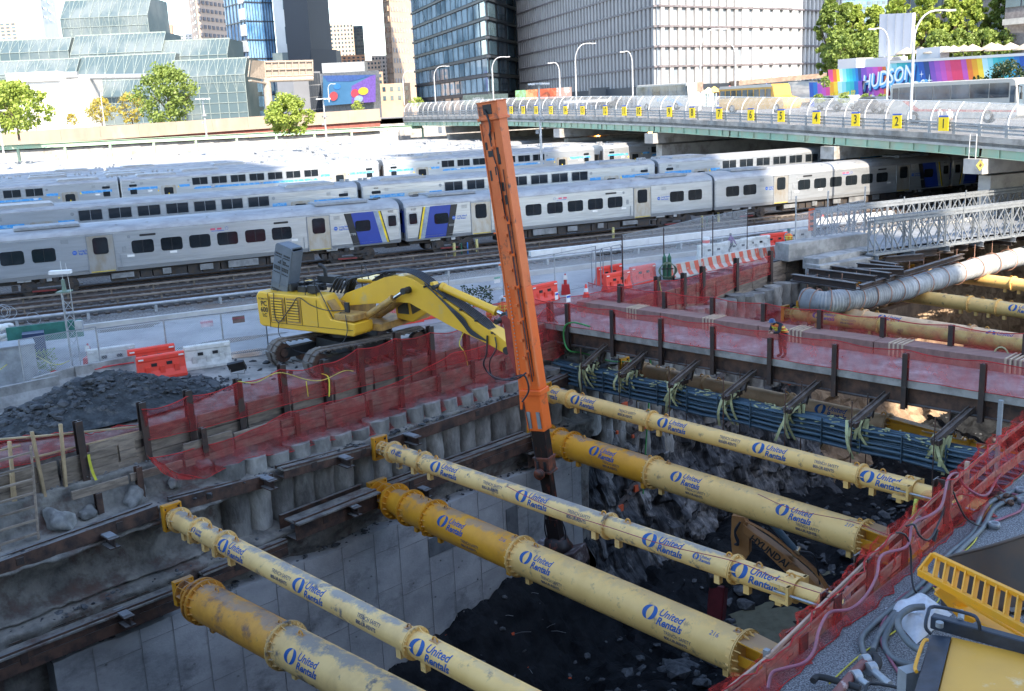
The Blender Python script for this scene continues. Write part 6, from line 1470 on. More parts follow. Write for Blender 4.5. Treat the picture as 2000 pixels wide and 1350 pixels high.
# --- buildings top right
simple('blue glass building behind the trees at the upper right',1640,1735,-40,300,glassb,10,10,60,.8,.7,'office_tower')
o=bldg('office_tower','dark grey office building with wide windows behind the right trees',[XD(1728,240),XD(1965,200)],120,mt=mat('warm_grey_cladding',(.24,.24,.25),.6)); face(o,XD(1728,240),XD(1965,200),10,110,14,14,.75,.6,glassd,th=100,proud=.2)
o=bldg('brick_block','grey brick block with ribbon windows at the upper right corner',[XD(1955,150),XD(2120,140)],80,mt=mat('grey_brick',(.22,.20,.20),.85)); face(o,XD(1955,150),XD(2120,140),zt(40,148,1990),60,5,5,.9,.55,glassd,proud=.2); m=M(); m.beam(XD(1955,149)+Z*zt(42,148,1990),XD(2120,139)+Z*zt(42,148,1990),1,.8); m.obj('cornice',concpale,o)
# ================================================================ RAINBOW MURAL WALL
MT=100.
mwA,mwB,mwC=onT(1590,165,MT),onT(1687,130,MT),onT(2040,108,MT)
topf=lambda px:lerp(136,132,(px-1625)/62) if px<1687 else (130+ (1735-px)*.03 if px<1737 else lerp(124,107,(px-1737)/263))
rain=[(.50,.12,.45),(.62,.10,.30),(.75,.25,.05),(.85,.55,.03),(.45,.72,.75),(.12,.55,.60),(.03,.38,.50),(.02,.25,.50),(.02,.12,.42),(.02,.06,.20),(.20,.08,.42),(.35,.09,.45),(.50,.09,.42),(.62,.07,.25),(.68,.05,.14),(.55,.08,.35),(.75,.18,.03),(.80,.36,.02),(.85,.60,.04),(.50,.75,.78),(.25,.62,.66),(.06,.48,.50),(.03,.40,.45),(.02,.30,.50),(.02,.17,.48),(.02,.09,.40),(.02,.05,.22)]
rmat=[mat('mural_stripe',c,.6,var=.03) for c in rain]
mu=thing('mural_wall','long rainbow striped mural wall lettered HUDSON behind the road bridge','mural wall',onT(1800,150,MT))
def stripe(x0,x1,mt,lean=14,yb=232,k=0,topo=None,t=MT):
    m=M(); f=topo or topf
    pts=[onT(x0-lean*.0,f(x0),t),onT(x1,f(x1),t),onT(x1+lean,yb,t),onT(x0+lean,yb,t)]; pts=[p-TD*k for p in pts]; m.add(pts+[p+TD*1.0 for p in pts],[(0,1,2,3)[::-1],(4,5,6,7),(0,1,5,4)[::1]]); m.obj('stripe',mt,mu)
xs=[1625,1634,1641,1647,1653,1660,1666,1672,1678,1683,1689,1700,1712,1722,1731,1738]
seq=[13,16,18,19,20,21,22,23,24,9,10,11,12,13,16,17,18]
for i in range(len(xs)-1): stripe(xs[i]-8,xs[i+1]-8,rmat[seq[i]],8)
x=1730; ss=[19,20,21,22,23,24,25,9,10,11,12,13,14,14,12,16,17,18,19,20,21,22,6,23,24,25,25,26]; w=10.4
for k,s_ in enumerate(ss): stripe(x,x+w+.3,rmat[s_],18); x+=w
yb=165
for i,(x0,x1) in enumerate(zip(range(1589,1688,8),range(1597,1696,8))): stripe(x0,x1,rmat[[25,24,11,12,13,17,18,19,20,21,22,24,10][i]],4,232,.8,lambda q:161-(q-1590)*.03)
m=M(); a=onT(1733,122,MT);b=onT(2040,104,MT); m.beam(a+TD*.5,b+TD*.5,1.2,.3); m.obj('coping',whiteb,mu)
lw=mat('mural_white',(.75,.80,.85),.6,var=.02); lb=mat('mural_pale_blue',(.14,.42,.75),.6,var=.03); lk=mat('mural_shadow',(.02,.05,.25),.6); ly=mat('mural_yellow',(.85,.70,.05),.6)
def mtext(s,px,py,hpx,mt,k,shear=.25,sx=.85,off=.02,rot=0,nm='lettering'):
    p=onT(px,py,MT)-TD*(.85 if px<1680 else .05)-TD*k; mpp=(onT(px,py-10,MT)-onT(px,py+10,MT)).length/20; m=M(); ex_=-TNn*math.cos(rot)+Z*math.sin(rot); ey_=TNn*math.sin(rot)+Z*math.cos(rot); put_text(m,s,hpx*mpp/.7,p,ex_,ey_,shear=shear,sx=sx,off=off*hpx*mpp); m.obj(nm,mt,mu)
mtext('HUDSON',1737,158,29,lk,.03,off=.035,sx=.78,rot=.13); mtext('HUDSON',1735,155,29,lb,.06,off=.045,sx=.78,rot=.13); mtext('HUDSON',1733,152,28,lw,.09,off=.012,sx=.80,rot=.13)
mtext('YARDS',1775,180,26,lk,.03,off=.035,sx=.85,rot=.1); mtext('YARDS',1773,177,26,lb,.06,off=.04,sx=.85,rot=.1); mtext('YARDS',1771,175,24,lw,.09,off=.01,sx=.85,rot=.1)
mtext('Welcome to',1654,184,13,ly,.03,shear=.4,sx=.75,off=.03,rot=.12)
def star(px,py,r):
    p=onT(px,py,MT)-TD*.1; mpp=(onT(px,py-10,MT)-onT(px,py+10,MT)).length/20; r*=mpp; m=M(); P_=[]
    for k in range(8): q=PI/4*k; rr=(r if k%4==2 or k%4==0 and 0 else (r*.75 if k%2==0 else r*.13)); P_.append(p-TNn*rr*math.cos(q)+Z*(r if k%4==2 else rr)*math.sin(q) if k%2==0 else p-TNn*rr*math.cos(q)+Z*rr*math.sin(q))
    m.add(P_,[tuple(range(8))]); m.obj('painted_star',lw,mu)
star(1801,145,8); star(1816,157,13); star(1706,187,9); star(1698,180,4)
for lab,x0,x1,y0,y1,t in(('small white cabin with a roof unit behind the mural, left',1636,1672,115,137,103),('small white cabin behind the mural, right of the other one',1689,1738,113,131,103)):
    a,b=onT(x0,y1,t),onT(x1,y1,t); zz=onT((x0+x1)/2,y0,t).z; c_=(a+b)/2+TD*1.5; m=M(); m.box(V((c_.x,c_.y,(zz+6)/2)),(abs((a-b).length),3,zz-6),rz=math.atan2(TNn.y,TNn.x)); tag(m.obj('white_cabin',whiteb),lab,'cabin')
p0=onT(1716,112,106);p1=onT(1778,105,106);p2=onT(1783,25,106);p3=onT(1718,28,106); m=M(); m.add([p0,p1,p2,p3]+[p+TD*.5 for p in(p0,p1,p2,p3)],[(0,1,2,3),(7,6,5,4),(0,4,5,1),(1,5,6,2),(2,6,7,3),(3,7,4,0)]); o=thing('blank_board','big blank pale grey board standing above the mural wall','board',p0); m.obj('board',mat('board_grey',(.50,.51,.55),.6,var=.04,scale=.4),o); m=M()
for k in range(1,4): m.beam(p0.lerp(p1,k/4)-TD*.02,p3.lerp(p2,k/4)-TD*.02,.03,.03,up=TD)
m.beam(p0.lerp(p1,.2)-Z*4,p0.lerp(p1,.2),.3,.3); m.beam(p0.lerp(p1,.8)-Z*4,p0.lerp(p1,.8),.3,.3); m.obj('supports',galvdull,o)
# umbrellas on the terrace
um=mat('umbrella_canvas',(.40,.34,.26),.8,0,var=.08)
for i,(x,y) in enumerate(((1771,102),(1800,101),(1826,100),(1848,99),(1862,98),(1882,97),(1899,96),(1936,93),(1948,95),(1973,93),(2005,93))):
    p=onT(x,y,104+1.5*(i%2)); o=thing('terrace_umbrella','cream umbrella on the terrace above the mural, %s'%orde(i),'umbrella',p,'cream umbrellas above the mural'); m=M(); m.lathe(p,[(1.5,-.25),(1.45,-.12),(.08,.55),(0,.6)],8); m.obj('canopy',um,o); m=M(); m.cyl(p-Z*2.3,p+Z*.5,.04,n=6); m.obj('pole',galvdull,o)
m=M(); a=onT(1798,108,103.5);b=onT(1845,106,103.5); m.box((a+b)/2+Z*.2,((a-b).length,1.5,1.3),rz=math.atan2(TNn.y,TNn.x)); tag(m.obj('terrace_kiosk',palew),'white kiosk under the terrace umbrellas','kiosk')
# steps left of the mural
m=M(); a=onT(1543,190,103)
for k in range(9): m.box(onT(1568,188-3.2*k,101+.9*k),(.9,5.5,.5),rz=rad(25.3))
tag(m.obj('steps',concpale),'broad pale steps rising left of the mural wall','steps')
# ================================================================ TREES
leafs={}
def leafmat(key,c,c2):
    if key not in leafs:
        m=mat('foliage_'+key,c,.55,0,col2=c2,scale=.8,lo=.35,hi=.65,rnd=.0); b=m.node_tree.nodes['Principled BSDF']; nt=m.node_tree
        t=nt.nodes.new('ShaderNodeBsdfTranslucent'); mx=nt.nodes.new('ShaderNodeMixShader'); mx.inputs[0].default_value=.35
        nt.links.new(b.inputs['Base Color'].links[0].from_socket,t.inputs[0]); out=nt.nodes['Material Output']; nt.links.new(b.outputs[0],mx.inputs[1]); nt.links.new(t.outputs[0],mx.inputs[2]); nt.links.new(mx.outputs[0],out.inputs[0]); leafs[key]=m
    return leafs[key]
bark=mat('bark',(.12,.09,.07),.9)
def tree(base,h,w,key,c,c2,lab,n=2600,leaf=.4,crown0=.18,shape=1.0,seed=0,grp='trees around the yard',cat='tree',name='tree',top=1.0):
    rnd=random.Random(seed*77+5); o=thing(name,lab,cat,base,grp); m=M(); m.cyl(base,base+Z*h*.55,.022*h,.012*h,n=8); cl=[]
    for i in range(9):
        a=rnd.uniform(0,6.3); z0=h*rnd.uniform(.15,.5); q=base+Z*z0; e=base+V((math.cos(a)*w*.36,math.sin(a)*w*.36,h*rnd.uniform(.4,.85))); m.tube([q,q.lerp(e,.5)+Z*.03*h,e],[.009*h,.006*h,.003*h],n=5)
    m.obj('trunk',bark,o); nc=120
    for i in range(nc):
        v=rnd.uniform(0,1)**.9; z=lerp(crown0,.97,v); rad_=w*.5*((math.sin(PI*min(1,(z-crown0)/(1-crown0)*.86+.12)))**.75 if shape==1 else (1-v)**.7*1.05+.12); a=rnd.uniform(0,6.3); rad_*=1+.55*noise.noise(V((math.cos(a)*1.6+seed,math.sin(a)*1.6,v*3.2))); r=rad_*rnd.uniform(.25,1)**.6
        cl.append((base+V((math.cos(a)*r,math.sin(a)*r,z*h)),rnd.uniform(.06,.13)*w*(1 if shape==1 else .8)))
    m=M(); vs=[];fs=[]
    for i in range(n):
        c_,r=cl[rnd.randrange(nc)]; d=V((rnd.gauss(0,1),rnd.gauss(0,1),rnd.gauss(0,.8))); d.normalize(); p=c_+d*r*rnd.uniform(.35,1.0)**.6
        q=V((rnd.gauss(0,1),rnd.gauss(0,1),rnd.gauss(0,1)+.6)).normalized(); x=q.orthogonal().normalized(); y=q.cross(x); s=leaf*rnd.uniform(.5,1.1); k=len(vs); vs+=[p-x*s*.5,p-y*s*.35,p+x*s*.5,p+y*s*.35]; fs.append((k,k+1,k+2,k+3))
    m.add(vs,fs); m.obj('crown',leafmat(key,c,c2),o); return o
G1=((.24,.33,.055),(.36,.42,.08)); G2=((.15,.22,.05),(.26,.33,.07)); YG=((.50,.38,.06),(.34,.32,.07)); DG=((.025,.05,.018),(.05,.08,.028))
def ptree(px,yt,yb,D,wpx,key,cc_,lab,**k):
    b=onD(px,yb,D); t=onD(px,yt,D); h=t.z-b.z; w=wpx*D/2000*1.0; return tree(b,h,w,key,cc_[0],cc_[1],lab,seed=int(px+abs(yt)),**k)
ptree(38,163,275,150,120,'fresh',G1,'green tree at the left frame edge behind the tan parapet',leaf=.6,n=3800)
ptree(12,160,265,200,70,'fresh',G1,'tall tree cut by the left frame edge',leaf=.8,n=4000)
ptree(72,205,255,215,26,'yellow',YG,'small thin bare tree beside the white building',n=160,leaf=.4); ptree(141,222,248,215,24,'yellow',YG,'tiny yellow tree against the white wall',n=500,leaf=.4)
ptree(200,192,246,215,56,'yellow',YG,'yellowing tree in front of the green glass',n=1400,leaf=.5); ptree(260,182,250,218,60,'yellow',YG,'yellow green tree left of the big round tree',n=1500,leaf=.5)
ptree(335,128,252,205,118,'mid',G2,'big dense round tree in front of the green glass blocks',n=5500,leaf=.7,crown0=.05); 
ptree(565,186,262,150,88,'fresh',G1,'bright round bush tree in front of the parapet',n=5000,leaf=.5,crown0=.02); 
ptree(700,196,222,240,24,'fresh',G1,'small bush below the picture screen',n=500,leaf=.4); ptree(815,190,212,230,24,'fresh',G1,'small bush at the end of the street by the bridge',n=500,leaf=.4)
for i,(x,yt,w,cc_,k) in enumerate(((1618,-8,52,G2,'mid'),(1650,5,46,G2,'mid'),(1668,8,44,G1,'fresh'),(1704,12,64,G1,'fresh'),(1748,-6,58,G1,'fresh'),(1800,-10,66,G1,'fresh'),(1850,-4,60,G1,'fresh'),(1890,-12,62,G1,'fresh'),(1945,-12,66,G2,'mid'))):
    ptree(x,yt,160 if i else 152,155,w*1.0,k,cc_,'tall tree behind the mural wall, %s'%orde(i),n=8000,leaf=.6,crown0=.05,shape=1,grp='tall trees behind the mural')
for i,x in enumerate((1640,1690,1745,1830,1875,1920,1965)): ptree(x,60,135,150,64,'mid',G2,'lower leafy tree filling the gap behind the terrace, %s'%orde(i),n=3500,leaf=.6,crown0=.0,grp='low trees behind the terrace')
ptree(1960,122,215,98,110,'dark',DG,'dark shrubby tree in front of the mural at the right edge',n=3600,leaf=.3,crown0=.02)
for i,x in enumerate((1598,1648,1690,1722)): ptree(x,184,200,118,26,'mid',G2,'low bush at the foot of the mural, %s'%orde(i),n=400,leaf=.25,crown0=0,grp='bushes at the foot of the mural',name='bush',cat='bush')
ptree(1612,150,170,125,22,'mid',G2,'bush beside the steps',n=300,leaf=.3,crown0=0,name='bush',cat='bush')
# ================================================================ LAMPS
lampm=mat('lamp_pole_grey',(.55,.56,.57),.5,.2)
def curved_lamp(px,yt,yb,D,reach,lab,r=.09):
    b=onD(px,yb,D); t=onD(px+4,yt,D); H=t.z-b.z; s=1 if reach>0 else -1; w=abs(reach)*D/2000; o=thing('street_lamp',lab,'street lamp',b,'curved street lamps'); xx=(cR-Z*cR.z).normalized()*s
    pts=[b,b+Z*H*.72]+[b+Z*(H*.72)+xx*(w*.62*(1-math.cos(q*PI/12)))+Z*(H*.28*math.sin(q*PI/12)) for q in range(1,7)]+[b+Z*H+xx*w]; m=M(); m.tube(pts,[r*1.2]*2+[r*.8]*7,n=7); m.obj('pole',lampm,o); m=M(); e=pts[-1]; m.box(e+xx*.25-Z*.03,(.7,.26,.13),rz=0); m.obj('lamp_head',lampm,o)
for a in ((851,130,205,200,24,'curved street lamp in front of the charcoal tower, left'),(964,112,195,165,27,'curved street lamp above the orange mast head'),(1126,86,205,150,32,'curved street lamp in front of the stone fin building'),(1368,58,215,125,40,'tall curved street lamp with a small red sign'),(1778,23,232,78,60,'tall curved street lamp in front of the coach'),(643,164,200,240,10,'thin curved lamp in front of the picture screen'),(790,139,205,215,16,'curved street lamp left of the charcoal tower'),(1436,84,175,150,-24,'small lamp with an arm to the left, by the stone fin building'),(1732,55,195,105,-28,'small curved lamp in front of the grey board'),(1236,100,190,150,-15,'slim lamp near the entrance canopy'),(1094,122,188,160,-14,'slim lamp near the banner')): curved_lamp(*a)
p=onD(1367,170,124.8); m=M(); m.box(p,(.7,.06,1.1)); tag(m.obj('small_sign',mat('faded_red_sign',(.5,.2,.15),.6)),'small faded red sign on the tall curved lamp','sign')
def yard_light(px,yt,yb,D,lab,r=.13,heads=4):
    b=onD(px,yb,D); t=onD(px-(yb-yt)*(1340-px)/8000,yt,D); H=t.z-b.z; o=thing('yard_light',lab,'light mast',b,'tall light masts in the yard'); m=M(); m.cyl(b,b+Z*H,r,r*.6,n=8); m.obj('mast',lampm,o); m=M(); m.cyl(b+Z*(H-.15),b+Z*H,.45,n=10)
    for k in range(heads): q=2*PI*k/heads+.4; m.box(b+Z*(H-.1)+V((math.cos(q)*.75,math.sin(q)*.75,0)),(.55,.4,.16),rz=q)
    m.obj('light_heads',whiteb,o); m=M(); m.cyl(b+Z*H*.55,b+Z*(H*.55+.25),.4,n=10); m.box(b+Z*H*.4+V((-.3,0,0)),(.3,.25,.35)); m.obj('camera_ring',galvdull,o)
yard_light(1058,162,320,98,'grey light mast standing between the train rows, right of the orange mast')
yard_light(638,192,275,150,'grey light mast behind the trains, in front of the red girder'); yard_light(404,192,270,150,'white light mast in front of the tan parapet'); yard_light(8,215,305,130,'light mast at the left frame edge')
for px,yt,yb,D,l in((198,180,242,210,'thin white flagpole in front of the glass hall'),(303,155,238,210,'thin pole beside the big round tree'),(490+30,0,0,0,'')):
    if D: b=onD(px+6,yb,D); t=onD(px,yt,D); m=M(); m.cyl(b,V((b.x,b.y,t.z)),.09,n=6); tag(m.obj('thin_pole',lampm),l,'pole')
# billboard gantry seen from behind
gy=mat('gantry_brown_grey',(.34,.29,.24),.7,0,var=.12)
b0=onD(527,225,235); g0,g1=onD(520,152,235),onD(612,149,238); gt0,gt1=onD(518,119,235),onD(611,117,238)
o=thing('billboard_gantry','big billboard seen from behind on one thick column','billboard',b0); m=M(); m.cyl(b0-Z*2,b0+Z*(g0.z-b0.z),.9,n=12); m.obj('column',gy,o); m=M(); m.add([g0,g1,gt1,gt0]+[p+V((0,.6,0)) for p in(g0,g1,gt1,gt0)],[(0,1,2,3),(7,6,5,4),(3,2,6,7),(1,5,6,2),(0,4,5,1),(0,3,7,4)]); m.obj('panel',mat('panel_back',(.30,.245,.20),.7,var=.08),o); m=M()
for k in range(8): m.beam(g0.lerp(g1,k/7)-V((0,.4,0)),gt0.lerp(gt1,k/7)-V((0,.4,0)),.22,.3,up=V((0,1,0)))
for k in(.1,.5,.95): m.beam(g0.lerp(gt0,k)-V((0,.5,0)),g1.lerp(gt1,k)-V((0,.5,0)),.2,.2)
m.cyl(g0-Z*.5-V((0,.3,0)),g1-Z*.5-V((0,.3,0)),.55,n=10); m.obj('frame',gy,o)
l0,l1=onD(488,150,228),onD(520,156,235); lt0,lt1=onD(492,118,228),onD(518,119,235); m=M(); m.add([l0,l1,lt1,lt0],[(0,1,2,3)]); m.obj('side_panel',gy,o); m=M()
for k in range(6): m.beam(l0.lerp(l1,k/5)-V((.3,.3,0)),lt0.lerp(lt1,k/5)-V((.3,.3,0)),.2,.25,up=V((0,1,0)))
m.beam(l0-Z*.8,l1-Z*.8,.9,.3); m.obj('side_frame',gy,o)
# signs behind the bridge
p=onT(905,197,67.5+30); D_=205
a,b=onD(905,205,D_),onD(993,203,D_-12); h=(onD(905,186,D_)-a).length
o=thing('green_board','long dull green board lettered IMPERIAL behind the bridge fence','sign',a); m=M(); m.add([a,b,b+Z*h,a+Z*h]+[q+V((0,.4,0)) for q in(a,b,b+Z*h,a+Z*h)],[(0,1,2,3),(7,6,5,4),(3,2,6,7),(1,5,6,2)]); m.obj('board',mat('dull_green',(.16,.20,.17),.7),o); m=M(); put_text(m,'IMPERIAL',1.0,a.lerp(b,.36)+Z*h*.5-V((0,.05,0)),(b-a),Z); m.obj('lettering',whiteb,o)
a,b=onD(1007,196,170),onD(1117,190,160); h=(onD(1007,178,170)-onD(1007,196,170)).length*1.05
o=thing('food_banner','colourful orange and green banner hung behind the bridge fence','banner',a); cols=[(.25,.36,.16),(.55,.20,.08),(.50,.10,.04),(.48,.30,.24)]; 
for k,c in enumerate(cols): m=M(); u0,u1=(0,.2,.4,.74)[k],(.2,.4,.74,1)[k]; A_,B2=a.lerp(b,u0),a.lerp(b,u1); m.add([A_,B2,B2+Z*h,A_+Z*h]+[q+V((0,.1,0)) for q in(A_,B2,B2+Z*h,A_+Z*h)],[(0,1,2,3),(7,6,5,4),(3,2,6,7)]); m.obj('banner_panel',mat('banner_print',c,.6,0,col2=(c[0]*1.2,c[1]*1.8,c[2]*2),scale=1.2,lo=.5,hi=.55),o)
# ================================================================ VEHICLES ON THE BRIDGE
tyre=mat('tyre',(.02,.02,.02),.8); busg=mat('coach_glass',(.03,.04,.055),.05,0,col2=(.10,.14,.18),scale=.3,spec=1); hubm=mat('wheel_hub',(.45,.45,.45),.4,.6)
def vehicle(name,lab,cat,t,n,L,W,prof,bodymt,wins,winmt,wheels,wr=.5,extra=None,z=None):
    """profile in (x forward to the right, z); side y=0 faces the camera"""
    zb=zc(n)-.05 if z is None else z; o0=TN(t,n,zb); F_=lambda x,y,zz:o0-TNn*x+TD*y+Z*zz
    o=thing(name,lab,cat,o0); m=M(); k=len(prof); m.add([F_(x,0,zz) for x,zz in prof]+[F_(x,W,zz) for x,zz in prof],[tuple(range(k)),tuple(range(k,2*k))[::-1]]+[(i,k+i,k+(i+1)%k,(i+1)%k) for i in range(k)]); m.obj('body',bodymt,o,bevel=.06)
    for x0,x1,z0,z1 in wins: m=M(); m.add([F_(x0,-.03,z0),F_(x1,-.03,z0),F_(x1,-.03,z1),F_(x0,-.03,z1)],[(0,1,2,3)]); m.obj('window',winmt,o)
    for x in wheels:
        m=M(); m.cyl(F_(x,-.04,wr),F_(x,.3,wr),wr,n=18); w_=m.obj('wheel',tyre,o); m=M(); m.cyl(F_(x,-.07,wr),F_(x,-.03,wr),wr*.5,n=12); m.obj('hub',hubm,w_)
    if extra: extra(o,F_)
    return o
def strip(name,mt,pts):
    def f(o,F_):
        m=M(); m.add([F_(x,-.02,zz) for x,zz in pts],[tuple(range(len(pts)))]); m.obj(name,mt,o)
    return f
coachw=mat('coach_cream',(.42,.41,.38),.4,var=.04); redst=mat('coach_red_stripe',(.45,.05,.05),.5); orst=mat('school_bus_yellow',(.55,.30,.05),.45,var=.05)
def coach_extra(o,F_):
    strip('red_swoosh',redst,[(1.3,2.1),(2.0,2.1),(3.4,1.25),(13.2,1.0),(13.2,.85),(3.0,1.05)])(o,F_)
    m=M(); m.box(F_(6.5,1.25,3.5),(.1,2.2,.1)); m.add([F_(13.32,.15,1.3),F_(13.32,2.35,1.3),F_(13.15,2.35,3.0),F_(13.15,.15,3.0)],[(0,1,2,3)]); m.obj('windscreen',busg,o); m=M(); m.tube([F_(13.2,0,2.9),F_(13.7,-.2,2.8),F_(13.7,-.2,2.3)],.05,n=5); m.box(F_(13.7,-.2,2.1),(.1,.25,.5)); m.obj('mirror',blackp,o)
q=onT(1737,210,72); n_=q.dot(TNn); L_=n_-onT(1998,210,72).dot(TNn); sc_=1
vehicle('coach','long white coach with a red swoosh and dark windows on the road bridge','coach',72,n_,13.4,2.5,[(0,.35),(13.0,.35),(13.35,.6),(13.3,1.4),(13.0,3.3),(12.7,3.5),(.3,3.5),(0,3.2)],coachw,[(.35,1.0,2.0,3.1)]+[(1.1+1.9*k,2.92+1.9*k,2.0,3.15) for k in range(6)]+[(12.55,13.0,1.6,2.9)],busg,(2.9,10.6),.52,coach_extra)
q=onT(1243,200,80); vehicle('coach','white coach with pale blue curves half hidden by the bridge fence','coach',80,q.dot(TNn),12.6,2.5,[(0,.35),(12.3,.35),(12.6,.9),(12.0,3.4),(.3,3.5),(0,3.2)],coachw,[(.3+1.9*k,2.15+1.9*k,1.9,3.2) for k in range(6)]+[(11.75,12.2,1.5,3.0)],busg,(2.6,9.6),.5,strip('pale_swoosh',mat('swoosh_blue',(.25,.4,.6),.5),[(5,1.6),(7.5,1.8),(10,1.2),(11.5,.5),(10,.6),(8,1.3),(5.2,1.2)]))
q=onT(1404,205,76); vehicle('school_bus','yellow school bus with a short nose on the road bridge','school bus',76,q.dot(TNn),11.5,2.4,[(0,.4),(11.3,.4),(11.5,.8),(11.4,1.5),(9.9,1.8),(9.6,2.9),(9.3,3.1),(.2,3.1),(0,2.9)],orst,[(.3+1.02*k,1.15+1.02*k,1.75,2.6) for k in range(9)],busg,(2.5,10.2),.5,strip('white_roof',coachw,[(.1,2.8),(9.5,2.8),(9.3,3.12),(.2,3.12)]))
carp=[(0,.35),(4.6,.35),(4.7,.7),(4.5,1.0),(3.6,1.1),(3.0,1.65),(1.0,1.7),(.3,1.15),(0,1.0)]
for i,(x,t,cl_,lb) in enumerate(((1590,86,(.20,.24,.28),'dark grey people carrier between the school bus and the coach'),(1620,88,(.45,.46,.47),'silver car beside the dark people carrier'),(1668,84,(.10,.11,.12),'black car just left of the coach'),(1695,86,(.12,.13,.15),'dark car directly behind the coach'))):
    q=onT(x,205,t); vehicle('parked_car',lb,'car',t,q.dot(TNn),4.7,1.8,carp,mat('car_paint',cl_,.3,.3,coat=.5),[(.6,1.9,1.1,1.55),(2.0,3.2,1.1,1.5)],busg,(.9,3.8),.34)
q=onT(1795-300,215,90)
# food stall umbrellas right of the stone building
for i,(x,y,c) in enumerate(((1395,176,(.75,.55,.15)),(1410,177,(.2,.3,.6)),(1425,175,(.65,.2,.2)),(1497,171,(.2,.25,.6)),(1513,174,(.7,.65,.3)),(1384,178,(.8,.7,.4)))):
    p=onD(x,y,150); o=thing('stall_umbrella','coloured stall umbrella on the pavement behind the school bus, %s'%orde(i),'umbrella',p,'stall umbrellas behind the school bus'); m=M(); m.lathe(p,[(1.2,-.3),(.1,.5),(0,.55)],8); m.obj('canopy',mat('stall_canvas',c,.7),o); m=M(); m.cyl(p-Z*2.2,p+Z*.4,.04,n=5); m.obj('pole',galvdull,o)
m=M(); p=onD(1470,178,150); m.box(p-Z*.6,(10,2,2.2),rz=.2); tag(m.obj('market_stall',mat('stall_purple',(.30,.25,.45),.7,0,col2=(.6,.5,.2),scale=1.5,lo=.5,hi=.55)),'low colourful market stall behind the school bus','stall')
dy=thing('pier_sign','yellow diamond plate on the bridge pier','sign',onN(1914,323,54.2)); m=M(); p=onN(1914,323,53.7); m.prism([(-.42,0),(0,-.42),(.42,0),(0,.42)],p,TD,Z,.05); m.obj('plate',mat('diamond_yellow',(.42,.36,.10),.5),dy); m=M(); m.prism([(-.15,0),(0,-.15),(.15,0),(0,.15)],p-TNn*.04,TD,Z,.02); m.obj('centre_mark',rust,dy)
m=M(); q=onT(1908,262,65.1); m.beam(q,q-Z*2.6,.06,.06); m.beam(q+TNn*.6,q+TNn*.6-Z*2.4,.06,.06); 
for k in range(5): m.beam(q-Z*(.5+.45*k),q+TNn*.6-Z*(.5+.45*k),.04,.04)
tag(m.obj('access_ladder',lampm),'thin grey access ladder hanging off the road bridge above the pier','ladder')
